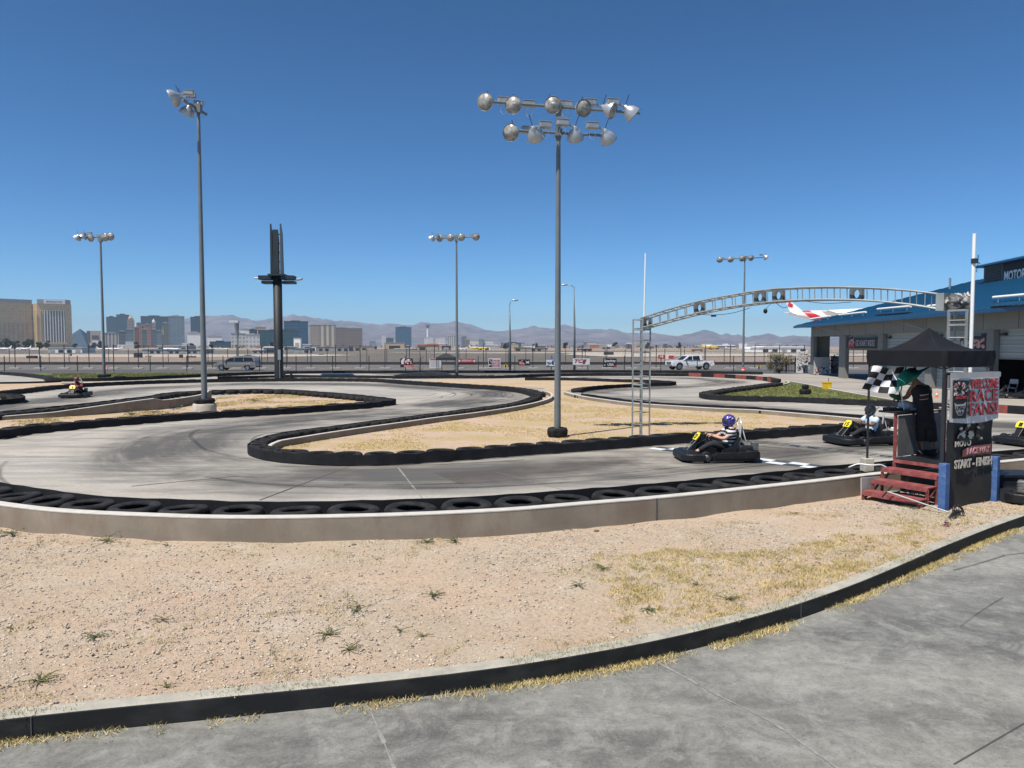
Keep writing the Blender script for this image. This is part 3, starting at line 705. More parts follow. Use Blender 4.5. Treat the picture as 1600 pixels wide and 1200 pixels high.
for t in TYRES:
    pos, rot, sc_, row = t
    if id(t) in keep or ('near concrete' in row and abs(t[0].x / t[0].y) < .72 and pos.z < .1 and False):
        o = link('tyre', d0 if pos.y < 24 else d1, None, pos); o.rotation_euler = rot; o.scale = (sc_[0], sc_[0], sc_[1]); o.location.z += .006
        tag(o, row, 'tyre', 'tyres: ' + row.replace('black ', ''))
    else:
        T_ = Matrix.Translation(pos + Vector((0, 0, .006))) @ Matrix.Rotation(rot[2], 4, 'Z') @ Matrix.Diagonal((sc_[0], sc_[0], sc_[1], 1))
        rest.T = T_; rest.smooth = False
        rest.lathe([(.20, .03), (.26, .006), (.345, .012), (.37, .05), (.37, .15), (.345, .188), (.26, .194), (.20, .17), (.25, .10)], n=14, closed=True)
rest.T = None
tag(rest.build('tyre_pile', m_tyre), 'the many farther and hidden black tyres lining the track edges', 'tyres', kind='stuff')
# ---------------------------------------------------------------- materials of the built things
m_galv = mat('galvanised_steel', (.30, .32, .33), .45, .55, var=.12, scale=3)
m_pole = mat('painted_pole_grey', (.16, .18, .185), .5, .2, var=.15, scale=1.5, spec=.4)
m_alu = mat('lamp_aluminium', (.46, .48, .50), .38, .5, var=.1, scale=6)
m_lampin = mat('lamp_inside', (.33, .31, .29), .4, .3, var=.35, scale=9)
m_ballast = mat('ballast_grey', (.33, .345, .36), .5, .4, var=.2)
m_dark = mat('dark_steel', (.03, .034, .04), .6, .2, var=.3)
m_white = mat('white_paint', (.74, .75, .74), .5, var=.08)
m_pvc = mat('white_pvc', (.80, .80, .77), .45, var=.05)
m_black = mat('black_plastic', (.014, .015, .018), .45, var=.3, scale=8)
m_concfoot = mat('footing_concrete', (.42, .39, .33), .9, var=.2, scale=4, bump=.3)
m_lens = mat('lamp_glass', (.20, .19, .175), .3, 0, scale=7, col2=(.42, .40, .36), thr=(.4, .6))

def floodlight(parent, pos, aim, side=1, R=.255, arm=(1, 0, 0)):
    """bowl with lens, ballast box, sight rod and cable loop; everything in the frame of the pole"""
    aim = Vector(aim).normalized(); pos = Vector(pos); arm = Vector(arm)
    k = M(); k.lathe([(R, .0), (R * 1.03, .012), (R * .99, -.02), (R * .93, -.10), (R * .76, -.20), (R * .5, -.28), (R * .27, -.33), (R * .22, -.40), (0, -.41)], pos, aim, 18)
    k.lathe([(R, .0), (R * .9, -.09), (R * .7, -.18), (R * .45, -.25), (0, -.27)], pos + aim * -.004, aim, 18)
    b = k.build('floodlight', m_alu, parent)
    k = M(); k.lathe([(R * .985, -.006), (R * .985, .004), (0, .006)], pos, aim, 18); k.build('lens', m_lens, b)
    k = M(); k.ball(pos + aim * .008 + Vector((.03, 0, .03)), R * .26, 10, 6, (1.3, .8, .3), aim.to_track_quat('Z', 'Y').to_matrix()); k.build('bulb_shield', m_ballast, b)
    k = M(); e = pos - aim * .38; q = e + arm * .16 * side + Vector((0, 0, .04)); k.bar(e, q, .06); up = Vector((0, 0, 1))
    bc = q + arm * .22 * side + Vector((0, 0, .05)); R3 = Vector(arm).to_track_quat('X', 'Z').to_matrix()
    k.box(bc, (.36, .2, .17), R3, bev=.02); k.box(bc + Vector((0, 0, .09)), (.38, .22, .02), R3); k.build('ballast_box', m_ballast, b)
    k = M(); k.cyl(e, e + Vector((-.12 * side, -.05, .34)), .012, n=5); k.build('sight_rod', m_dark, b)
    k = M(); c0 = bc - Vector((0, 0, .08)); k.tube([c0 + Vector((math.sin(t) * .09, .02, -.16 + math.cos(t) * .15)) for t in [i * 2 * PI / 12 for i in range(12)]], .007, 4, True); k.build('cable_loop', m_white, b)
    return b
def pole_mesh(k, h, r0, r1, segs=3):
    k.lathe([(r0, 0)] + [(r0 + (r1 - r0) * i / 12, h * i / 12) for i in range(1, 13)] + [(0, h + .02)], (0, 0, 0), (0, 0, 1), 14)
# --- the big ten-lamp pole
bp = G(871, 683); MP = thing('floodlight_pole', 'nearest floodlight pole with two arms of lamps standing in the dry infield', 'light pole', bp, group='tall floodlight poles')
Hm = D(872, 160, bp.y).z
k = M(); pole_mesh(k, Hm, .105, .06); k.lathe([(.16, 0), (.16, .03), (.11, .05)], (0, 0, .0), n=14); k.build('pole', m_pole, MP)
def loc(P): return Vector(P) - bp
aT0, aT1 = loc(D(768, 159, bp.y - .35)), loc(D(1000, 177, bp.y + .45)); aB0, aB1 = loc(D(808, 204, bp.y - .3)), loc(D(945, 212, bp.y + .3))
for a, b in ((aT0, aT1), (aB0, aB1)):
    k = M(); k.cyl(a, b, .042, n=8); m_ = (a + b) / 2; x0 = a.lerp(b, abs(a.x) / abs(b.x - a.x)); k.box(x0, (.22, .2, .2)); k.box(x0 + Vector((0, 0, -.5)) if a is aT0 else x0, (.16, .16, .9 if a is aT0 else .3)); k.build('crossarm', m_pole, MP)
armv = (aT1 - aT0).normalized()
for px, py, aim, sd_ in ((758, 159, (-.5, -1, -.22), 1), (802, 164, (-.32, -1, -.22), 1), (864, 164, (-.06, -1, -.2), 1), (912, 169, (.38, -1, -.3), -1), (958, 173, (.85, -.35, -.45), -1), (990, 180, (.75, .2, -.65), -1)):
    t = (px - 768) / 232; d = bp.y - .35 + .8 * t - .12; floodlight(MP, loc(D(px, py, d)), aim, sd_, arm=armv)
for px, py, aim, sd_ in ((798, 207, (-.45, -1, -.3), 1), (838, 214, (.3, .85, -.55), 1), (899, 216, (.1, .75, -.75), -1), (951, 219, (.45, .7, -.7), -1)):
    t = (px - 808) / 137; d = bp.y - .3 + .6 * t; floodlight(MP, loc(D(px, py, d)), aim, sd_, arm=armv)
def tyre_collar(pos, label, R=.37, z=0.0, n=1, sc=1.0):
    for i in range(n):
        o = link('tyre', d0, None, (pos[0], pos[1], z + i * .2 * sc + .01)); o.scale = (sc, sc, sc); tag(o, label if n == 1 else label + [', the lower one', ', the upper one', ''][i], 'tyre')
tyre_collar(bp, 'black tyre on the ground round the foot of the nearest floodlight pole', n=1, sc=.84); bpy.data.objects  # collar
[o for o in COL.objects if o.name.startswith('tyre')][-1].scale = (.84, .84, 1.5)
# --- left pole on a concrete footing
lp = G(320, 645.5); H0 = G(320, 645).y; LP = thing('floodlight_pole', 'tall floodlight pole rising from a round concrete footing, left of the billboard column', 'light pole', lp, group='tall floodlight poles')
Hl = D(311, 160, lp.y).z
k = M(); pole_mesh(k, Hl, .125, .06); k.build('pole', m_pole, LP)
k = M(); k.lathe([(.47, -.02), (.47, .36), (.45, .40), (0, .40)], n=28); k.build('footing', m_concfoot, LP)
k = M(); k.bar((0, .8, Hl - .25), (-.2, -1.0, Hl - .22), .09); k.box((0, 0, Hl - .25), (.24, .24, .34)); k.build('crossarm', m_pole, LP)
for dx, dy, dz, aim, sd_ in ((-.72, -.95, -.12, (-1, -.35, -.5), 1), (-.55, .15, -.42, (-.5, .35, -.85), 1), (-.9, -.3, -.0, (-.9, -.5, -.5), 1)):
    floodlight(LP, (dx, dy, Hl + dz), aim, sd_, R=.31, arm=(.9, .2, 0))
tyre_collar(lp, 'black tyre round the pole, on top of the round concrete footing', z=.40, sc=1.1)
# --- three farther single-arm poles
def far_pole(px, by, topy, lamps, label, r=.14):
    b = G(px, by); t = thing('floodlight_pole', label, 'light pole', b, group='tall floodlight poles'); h = D(px, topy, b.y).z
    k = M(); pole_mesh(k, h, r, r * .55); k.build('pole', m_pole, t)
    x0 = D(lamps[0][0], lamps[0][1], b.y) - b; x1 = D(lamps[-1][0], lamps[-1][1], b.y) - b
    k = M(); k.cyl(x0, x1, .06, n=8); k.box((0, 0, h - .3), (.3, .3, .5)); k.build('crossarm', m_pole, t)
    for lx, ly, aim in lamps: floodlight(t, D(lx, ly, b.y - .1) - b + Vector((0, -.1, -.05)), aim, 1 if lx < px else -1, R=.36)
    return b
p160 = far_pole(163, 590, 368, [(121, 372, (-.6, .2, -.8)), (130, 371, (-.5, -.2, -.8)), (142, 371, (-.4, -1, -.35)), (165, 370, (0, -1, -.2)), (173, 369, (.05, -1, -.2))], 'farther floodlight pole at the left, lamp row seen above the kart, tyre at its foot')
p712 = far_pole(714, 586, 368, [(674, 373, (-.6, .4, -.8)), (687, 371.5, (-.5, -1, -.3)), (704, 371, (-.15, -1, -.2)), (721, 370, (0, -1, -.2)), (744, 369.5, (.35, -1, -.2))], 'farther floodlight pole with five lamps beside the dark tent')
p1161 = far_pole(1161, 577, 400, [(1124, 405.5, (-.5, -1, -.3)), (1141, 405, (-.2, -1, -.2)), (1159, 403.5, (0, -1, -.2)), (1173, 402.5, (.1, -1, -.2)), (1197, 402, (.8, .3, -.6))], 'farthest floodlight pole with five lamps, seen through the steel arch')
tyre_collar(p160, 'wide black tyre round the foot of the far left floodlight pole', sc=1.5)
# street lamps
def street_lamp(px, by, tx, ty, hx, hy, label):
    b = G(px, by); t = thing('street_lamp', label, 'street lamp', b, group='street lamps along the perimeter road'); h = D(tx, ty, b.y) - b; hd = D(hx, hy, b.y) - b
    k = M(); k.tube([(0, 0, 0), (0, 0, h.z * .5), (h.x, 0, h.z)], [.14, .11, .08], 8); k.build('pole', m_pole, t)
    k = M(); s_ = 1 if hd.x > h.x else -1; k.tube([(h.x, 0, h.z - .1), (h.x + (hd.x - h.x) * .35, 0, h.z + (hd.z - h.z) * .8), (hd.x, 0, hd.z)], .045, 6); k.build('arm', m_galv, t)
    k = M(); k.ball((hd.x + s_ * .3, 0, hd.z), .16, 10, 6, (2.6, 1.1, .7)); k.build('lamp_head', m_alu, t)
street_lamp(797, 578.5, 796, 478, 800.5, 469, 'street lamp with a short arm bent to the right, beyond the white race fans sign')
street_lamp(897.5, 579, 896.5, 448, 886, 445, 'taller street lamp with its head pointing left, just right of the nearest floodlight pole')
b = G(372, 556.5); t = thing('airfield_mast', 'distant dark mast with a pale lamp cluster on top, behind the minivan', 'mast', b); h = D(371, 505, b.y).z
k = M(); k.cyl((0, 0, 0), (0, 0, h * .6), .22, .22, 8); k.cyl((0, 0, h * .55), (-.3, 0, h), .25, .75, 8); k.build('mast', m_pole, t)
k = M(); k.box((-.9, 0, h + .3), (2.6, 1.2, .7), bev=.1); k.build('lamp_cluster', m_alu, t)

# ---------------------------------------------------------------- billboard column
b = G(436, 590.5); BB = thing('billboard_column', 'dark billboard column seen edge on with catwalks forming a cross', 'billboard', b)
H = D(436, 354, b.y).z; zc = D(436, 430, b.y).z
m_bb = mat('billboard_column_paint', (.012, .020, .028), .55, .1, var=.35, scale=1.2); m_bb2 = mat('billboard_edge', (.05, .065, .08), .6, .1)
m_bbrib = mat('billboard_column_black', (.012, .014, .016), .6, .1, var=.5, scale=1.5, stretch=(3, 3, .4))  # nearly black column paint with upright streaks
k = M(); k.lathe([(.38, 0), (.38, zc), (0, zc)], n=20); k.build('column', m_bbrib, BB)
k = M(); k.prism([(-.28, -.3, zc), (.22, -.3, zc), (.22, -.3, H - .3), (-.28, -.3, H - .3)], (0, 0, 0), (-2.1, 7, 0)); 
for z in np.arange(zc + .4, H - .5, .8): k.bar((-.6, .3, z), (.3, .3, z), .07)
k.build('truss', m_bb, BB)
for s_, tx in ((-1, 425.2), (1, 440.5)):
    x = D(tx, 380, b.y).x - b.x; k = M()
    k.prism([(x - .10, -.3, zc + .1), (x + .14, -.3, zc + .1), (x + .06, -.3, H + .2), (x - .08, -.3, H + .2)], (0, 0, 0), (-1.82 if s_ < 0 else -1.72, 6, 0)); k.build('billboard_panel', m_bb if s_ < 0 else m_bb2, BB)
z1, z2, z3, z4 = [D(436, y, b.y).z for y in (431, 437.5, 439.5, 443.5)]
for x0, x1 in ((406, 426.5), (441, 460)):
    xa, xb = D(x0, 430, b.y).x - b.x, D(x1, 430, b.y).x - b.x
    k = M(); k.bb((xa, -.5, z2), (xb, .6, z1)); k.bb((xa + (.25 if x0 < 436 else 0), -.4, z4), (xb + (.05), .5, z3)); k.build('catwalk', m_bb, BB)
k = M(); xa, xb = D(422, 430, b.y).x - b.x, D(447, 430, b.y).x - b.x; k.bb((xa, -.7, z1 - .02), (xb, .7, z1 + .12)); k.build('ladder_frame', m_bb, BB)
for x0, x1, y_ in ((396, 408, 435), (462, 474, 436.5)):
    a, c_ = D(x0, y_, b.y) - b, D(x1, y_, b.y) - b; k = M(); k.box((a + c_) / 2, (abs(c_.x - a.x) * .75, .35, .16), Matrix.Rotation(.12 if x0 < 436 else -.2, 3, 'Y'), bev=.04); k.bar(a.lerp(c_, .5), Vector((0, 0, z2 + .1)), .04); k.build('sign_lamp', m_alu if x0 < 436 else m_ballast, BB)
k = M(); k.bb((.06, -.46, 1.6), (.3, -.36, 2.5)); k.build('meter_box', m_galv, BB)
k = M(); k.cyl((.2, -.4, 0), (.2, -.4, 1.7), .03, n=6); k.build('conduit', m_galv, BB)
o = link('tyre', d0, None, G(450, 591.2) + Vector((0, 0, .32))); o.rotation_euler = (PI / 2, 0, .2); tag(o, 'black tyre standing upright right of the billboard column foot', 'tyre')

# ---------------------------------------------------------------- fences
m_mesh = bpy.data.materials.new('chain_link'); m_mesh.use_nodes = True; _n = m_mesh.node_tree; _b = _n.nodes['Principled BSDF']; _b.inputs['Base Color'].default_value = (.06, .06, .058, 1); _b.inputs['Roughness'].default_value = .6
_tc = _n.nodes.new('ShaderNodeTexCoord'); _sp = _n.nodes.new('ShaderNodeSeparateXYZ'); _n.links.new(_tc.outputs['Object'], _sp.inputs[0])
def _mm(op, a, b=0.0):
    q = _n.nodes.new('ShaderNodeMath'); q.operation = op
    for i, v in ((0, a), (1, b)):
        if isinstance(v, (int, float)): q.inputs[i].default_value = v
        else: _n.links.new(v, q.inputs[i])
    return q.outputs[0]
_u = _mm('FRACT', _mm('MULTIPLY', _mm('ADD', _sp.outputs[0], _sp.outputs[2]), 12)); _v = _mm('FRACT', _mm('MULTIPLY', _mm('SUBTRACT', _sp.outputs[0], _sp.outputs[2]), 12))
_n.links.new(_mm('MAXIMUM', _mm('LESS_THAN', _u, .045), _mm('LESS_THAN', _v, .045)), _b.inputs['Alpha'])
def fence(name, label, y, x0, x1, first, step, h, r, z0=-.05, foot=False, top=True):
    t = thing(name, label, 'fence', (0, y, z0)); k = M(); k.poly([(x0, .012, .05), (x1, .012, .05), (x1, .012, h - .05), (x0, .012, h - .05)]); k.build('chain_link_mesh', m_mesh, t)
    x = first; jr = random.Random(int(y))
    while x < x1:
        if x > x0:
            k = M(); lean = jr.gauss(0, .02); k.cyl((x, -.03, 0), (x + lean, -.03, h), r, n=6)
            o = k.build('post', m_dark, t)
            if foot: k = M(); k.box((x, -.03, .04), (1.3, .6, .10), bev=.03); k.build('post_block', m_cap, o)
        x += step
    if top: k = M(); k.cyl((x0, .02, h - .03), (x1, .02, h - .03), .022, n=5); k.build('top_rail', m_dark, t)
    return t
dA = G(800, 579.8).y; sA = (68 - 36) / F * dA
fence('chain_link_fence', 'near chain link fence with thin dark posts carrying the advertising signs', dA, D(-120, 570, dA).x, D(1240, 570, dA).x, D(7, 570, dA).x - 3 * sA * 1.78, sA * 1.78, 1.75, .045, z0=-.02, top=False)
dB = G(800, 574.5).y
fence('chain_link_fence', 'taller far fence on white concrete blocks beyond the perimeter road', dB, D(-160, 570, dB).x, D(1800, 570, dB).x, D(-130, 570, dB).x, 38.5 / F * dB, 3.1, .05, z0=-.1, foot=True, top=False)
dC = G(800, 567.6).y
fence('airfield_fence', 'lowest and farthest fence with a dark foot along the airfield', dC, D(-160, 560, dC).x, D(1800, 560, dC).x, D(-140, 560, dC).x, 31 / F * dC, 2.5, .05, z0=-.1, top=False)
k = M(); k.bb((D(-200, 560, dC).x, dC - .3, -.3), (D(1900, 560, dC).x, dC - .1, .22)); tag(k.build('barrier_rail', m_dark), 'long dark rail at the foot of the farthest fence, across the whole airfield edge', 'rail')

# signs on the near fence
m_red = mat('sign_red', (.45, .03, .035), .6, var=.15); m_signw = mat('sign_white', (.62, .60, .60), .6, var=.08, scale=3); m_signk = mat('sign_black', (.012, .012, .014), .6, var=.2)
m_pink = mat('sign_pink', (.5, .25, .25), .6, var=.5, scale=4); m_blue = mat('sign_blue', (.12, .2, .35), .6); m_lgrey = mat('sign_grey', (.42, .40, .39), .7, var=.1); m_yel = mat('sign_yellow', (.75, .50, .03), .6, var=.1)
def sign(name, label, x0, y0, x1, y1, base, items, d=None, group='advertising signs on the chain link fence'):
    d = (d or dA) - .12; A, B = D(x0, y1, d), D(x1, y0, d); t = thing(name, label, 'sign', (A.x, d, A.z), 0, group); W, H_ = B.x - A.x, B.z - A.z
    k = M(); k.bb((0, 0, 0), (W, .03, H_)); k.build('panel', base, t)
    lay = 0
    for it in items:
        lay += 1; yy = -.006 - lay * .003
        if it[0] == 'r': k = M(); _, m_, a, b_, c_, e = it; k.bb((a * W, yy, b_ * H_), (c_ * W, yy + .004, e * H_)); k.build('panel_colour', m_, t)
        elif it[0] == 't': k = M(); _, m_, s_, cx, cy, ww, hh = it[:7]; put_text(k, s_, (cx * W, yy, cy * H_), (1, 0, 0), (0, 0, 1), ww * W, hh * H_, off=.02, shear=it[7] if len(it) > 7 else 0); k.build('lettering', m_, t)
        elif it[0] == 'b':                      # a cluster of emblem blobs
            _, m_, cx, cy, ww, hh, nn, sd_ = it; rr = random.Random(sd_); k = M()
            for _q in range(nn): k.ball(((cx + rr.uniform(-.5, .5) * ww) * W, yy, (cy + rr.uniform(-.5, .5) * hh) * H_), min(ww * W, hh * H_) * rr.uniform(.1, .24), 7, 4, (1.5, .02, .8), Matrix.Rotation(rr.uniform(-.6, .6), 3, 'Y'))
            k.build('emblem', m_, t)
        elif it[0] == 'p': _, m_, pts = it; k = M(); k.prism([(x * W, yy, z * H_) for x, z in pts], (0, 0, 0), (0, .004, 0)); k.build('emblem', m_, t)
    return t
sign('fence_sign', 'black sign with a pale racing emblem over a red strip, leftmost on the fence', 625.5, 560, 645, 574, m_signk, [('b', m_signw, .45, .68, .6, .5, 16, 1), ('b', m_pink, .5, .55, .8, .4, 14, 2), ('r', m_red, .28, .03, .98, .26), ('t', m_signw, 'RACEWAY', .62, .14, .6, .14)])
sign('fence_sign', 'white notice board with a red heading and rows of grey text', 671, 560.5, 689.5, 574, m_signw, [('r', m_red, .05, .82, .97, .97)] + [('t', m_lgrey, 'NO ENTRY BEYOND', .5, .7 - q * .13, .85, .07) for q in range(5)])
sign('fence_sign', 'wide red banner with a black lower edge and pale lettering, right of the tent', 716, 560.6, 742.5, 568.5, m_red, [('r', m_signk, 0, 0, 1, .28), ('p', m_signw, [(.02, .3), (.02, .85), (.16, .6)]), ('p', m_signw, [(.98, .3), (.98, .85), (.84, .6)]), ('t', m_signw, 'SPEEDWAY', .5, .62, .6, .38)])
sign('fence_sign', 'small white and red banner greeting race fans, black strip on its left', 763, 560, 782, 574.5, m_signw, [('r', m_signk, .04, .08, .34, .9), ('b', m_lgrey, .19, .5, .2, .6, 12, 5), ('t', m_red, 'WELCOME', .66, .78, .56, .2), ('t', m_red, 'RACE', .66, .5, .56, .24), ('t', m_red, 'FANS!', .66, .22, .56, .24)])
sign('fence_sign', 'black sign with a red and white round emblem and a pale cross shape', 810, 561.6, 828.3, 571, m_signk, [('b', m_pink, .28, .5, .4, .6, 14, 7), ('r', m_red, .06, .04, .5, .16), ('p', m_signw, [(.6, .3), (.7, .5), (.6, .8), (.78, .62), (.95, .8), (.88, .5), (.95, .3), (.78, .4)])])
sign('fence_sign', 'blue and white split sign with an ampersand, partly behind the nearest pole', 853.5, 560, 871, 573.4, m_signw, [('r', m_blue, 0, .86, 1, 1), ('r', m_signk, 0, 0, 1, .1), ('p', m_blue, [(0, .1), (.1, .1), (.95, .86), (.75, .86)]), ('t', m_signk, '&', .6, .52, .2, .5), ('t', m_signk, 'SILK', .22, .5, .3, .2)])
sign('fence_sign', 'long white banner with big slanted red letters outlined in black', 895, 560, 921.5, 570.2, m_signw, [('t', m_signk, 'TCIJ', .46, .5, .72, .74, .3), ('t', m_red, 'TCIJ', .45, .53, .66, .6, .3), ('r', m_lgrey, 0, 0, 1, .07)])
sign('fence_sign', 'square black sign with two lines of white lettering and a small red stripe', 942.5, 560, 963.5, 573.5, m_signk, [('t', m_signw, 'Speedway', .5, .7, .88, .4, .15), ('t', m_signw, 'USA', .55, .28, .45, .32, .15), ('r', m_red, .78, .06, .98, .2), ('t', m_signw, '*', .12, .22, .12, .2)])
# the orange-legged stand below the first sign
k = M(); p = G(633, 583); k.cyl((p.x, dA - .3, 0), (p.x, dA - .3, .75), .06, n=6); tag(k.build('sign_leg', mat('orange_leg', (.5, .13, .06), .6)), 'orange leg standing under the leftmost fence sign', 'post')
def diamond(px, by, cy, r, label):
    b = G(px, by, -.1); t = thing('road_sign', label, 'road sign', b); c_ = D(px, cy, b.y) - b; rr = r / F * b.y
    k = M(); k.cyl((0, 0, 0), (0, 0, c_.z), .04, n=6); k.build('sign_post', m_galv, t)
    k = M(); k.prism([(0, -.06, c_.z - rr), (rr, -.06, c_.z), (0, -.06, c_.z + rr), (-rr, -.06, c_.z)], (0, 0, 0), (0, .04, 0)); k.build('diamond_plate', m_yel, t)
    k = M(); k.prism([(-.1, -.075, c_.z - .2), (.1, -.075, c_.z - .2), (.06, -.075, c_.z + .2), (-.06, -.075, c_.z + .2)], (0, 0, 0), (0, .01, 0)); k.build('symbol', m_signk, t)
diamond(790, 578, 571.5, 3.4, 'yellow diamond road sign between the race fans banner and the black sign')
diamond(1185.5, 578, 573, 3.2, 'yellow diamond road sign by the road, right of the pickup truck')
# traffic cones
m_cone = mat('cone_orange', (.75, .12, .03), .5, var=.1)
def cone(px, by, label, s_=1.0):
    b = G(px, by); t = thing('traffic_cone', label, 'traffic cone', b); k = M(); k.box((0, 0, .02 * s_), (.34 * s_, .34 * s_, .04 * s_), bev=.01); k.build('base', m_cone, t)
    k = M(); k.lathe([(.14 * s_, .04 * s_), (.03 * s_, .62 * s_), (0, .63 * s_)], n=14); k.build('cone_body', m_cone, t); k = M(); k.lathe([(.107 * s_, .25 * s_), (.077 * s_, .4 * s_)], n=14); k.build('stripe', m_white, t)
cone(1463.5, 620.5, 'orange traffic cone on the service road behind the flag stand', .55)
b = G(1161.5, 580.5); k = M(); k.lathe([(.2, 0), (.2, .38), (.12, .46), (0, .46)], n=16); o = k.build('red_bollard', mat('bollard_red', (.5, .05, .04), .5), None, b); tag(o, 'squat red bollard with a white stripe at the farthest floodlight pole', 'bollard')
k = M(); k.lathe([(.206, .14), (.206, .26)], n=16); k.build('stripe', m_white, o)
cone(166.5, 579.5, 'reddish cone beyond the far left floodlight pole', .9)
# yellow box, loose tyres on the green island
b = G(1292, 609); t = thing('yellow_tub', 'yellow plastic tub standing at the edge of the green island', 'tub', b, .15); t.scale = (.72, .6, .95)
k = M(); k.prism([(-.29, -.3, 0), (.29, -.3, 0), (.32, -.3, .48), (-.32, -.3, .48)], (0, 0, 0), (0, .6, 0)); k.build('tub_body', mat('tub_yellow', (.72, .46, .02), .5, var=.12), t)
k = M(); k.bb((-.35, -.33, .481), (.35, .33, .53)); k.build('rim', mat('tub_yellow', (.7, .45, .02)), t); k = M(); k.cyl((.2, .1, .5), (.2, .1, .8), .03, n=6); k.build('stick', m_dark, t)
b = G(1258, 617); 
for i, (s_, z, nm) in enumerate(((.85, 0, 'wide black tyre at the bottom of the stack on the green island'), (.5, .345, 'smaller black tyre on top of the stack on the green island'))):
    o = link('tyre', d0, None, b + Vector((0, 0, z + .004))); o.scale = (s_, s_, 1.75 if i == 0 else 1.2); tag(o, nm, 'tyre')
o = link('tyre', d0, None, G(187, 592.5)); o.scale = (1.3, 1.3, 1.5); tag(o, 'black tyre lying alone on the grass verge at the left', 'tyre')

# ---------------------------------------------------------------- steel arch over the start line
m_arch = mat('arch_steel', (.30, .315, .30), .5, .35, var=.22, scale=2); m_plate = mat('arch_plate', (.13, .14, .14), .5, .3, var=.2)
AL = G(1002, 686); AR = Vector((D(1501, 500, 15.6).x, 15.6, 0)); AR.z = 0
pl = (Vector((AR.x, AR.y)) - Vector((AL.x, AL.y))).normalized(); pl3 = Vector((pl.x, pl.y, 0)); pn3 = Vector((-pl.y, pl.x, 0))
ARCH = thing('gantry_arch', 'galvanised steel ladder arch spanning the start and finish line', 'gantry arch')
def W(px, py): return V(px, py, AL, AR)
top_px = [(1007, 497.5), (1040, 487), (1088, 473.5), (1147, 461.5), (1200, 453.5), (1253, 449.8), (1300, 449), (1375, 451), (1425, 454.5), (1475, 460.5)]
bot_px = [(1008, 512.5), (1040, 503.5), (1088, 491), (1147, 479.5), (1200, 473), (1253, 469.3), (1300, 468.3), (1375, 471), (1425, 476), (1474, 484)]
T_ = smooth([W(*p) for p in top_px], .25); B_ = smooth([W(*p) for p in bot_px], .25)
def at_frac(line, f): i = f * (len(line) - 1); a = int(i); b = min(a + 1, len(line) - 1); return line[a].lerp(line[b], i - a)
Tn = resamp_n(T_, 80); Bn = resamp_n(B_, 80)
for nm, ln in (('top_chord', Tn), ('bottom_chord', Bn)):
    for s_ in (-1, 1):
        k = M(); k.tube([p + pn3 * .17 * s_ for p in ln], .024, 6); k.build(nm, m_arch, ARCH)
def find_px(line, px):
    best = min(line, key=lambda p: abs(800 + p.x / (p.y * math.cos(PITCH) + (CAMH - p.z) * math.sin(PITCH)) * F - px)); return line.index(best)
k = M()
HOUS = [find_px(Tn, q) for q in (1012, 1092, 1186, 1216, 1337)]
for i in range(1, 79, 3):
    if min(abs(i - q) for q in HOUS) < 2:
        if k.v: k.build('rungs', m_arch, ARCH); k = M()
        continue
    for s_ in (-1, 1): k.cyl(Bn[i] + pn3 * .17 * s_, Tn[i] + pn3 * .17 * s_, .013, n=5)
    k.cyl(Bn[i] - pn3 * .17, Bn[i] + pn3 * .17, .012, n=5); k.cyl(Tn[i] - pn3 * .17, Tn[i] + pn3 * .17, .012, n=5)
k.build('rungs', m_arch, ARCH)
# plates with round holes (lamp housings)
for px in (1012, 1092, 1186, 1216, 1337):
    i = find_px(Tn, px); i = max(1, min(78, i)); a, b_ = Bn[i], Tn[i]; up = (b_ - a).normalized(); al = pn3.cross(up); c_ = (a + b_) / 2; hh = (b_ - a).length / 2; ww = .15; rr = min(ww, hh) * .72
    for s_ in (-.05, .05):
        k = M(); n_ = 20; vs = []
        for off in (-.006, .006):
            for q in range(n_):
                t = 2 * PI * q / n_; cx, cy = math.cos(t), math.sin(t); sc_ = 1 / max(abs(cx), abs(cy)); o_ = c_ + pn3 * (s_ + off)
                vs.append(o_ + al * cx * rr * .8 + up * cy * rr); vs.append(o_ + al * cx * sc_ * ww + up * cy * sc_ * hh)
        fs = []
        for q in range(n_):
            j = (q + 1) % n_; fs += [(2 * q, 2 * j, 2 * j + 1, 2 * q + 1), (2 * n_ + 2 * q, 2 * n_ + 2 * j, 2 * n_ + 2 * j + 1, 2 * n_ + 2 * q + 1), (2 * q, 2 * j, 2 * n_ + 2 * j, 2 * n_ + 2 * q), (2 * q + 1, 2 * j + 1, 2 * n_ + 2 * j + 1, 2 * n_ + 2 * q + 1)]
        k.add(vs, fs); k.build('lamp_housing_plate', m_plate, ARCH)
k = M(); i = find_px(Tn, 1474); a, b_ = Bn[i], Tn[i]; k.box((a + b_) / 2 - pl3 * .0, (.16, .42, (b_ - a).length + .05), Matrix.Rotation(math.atan2(pl.y, pl.x), 3, 'Z')); k.build('end_box', m_arch, ARCH)
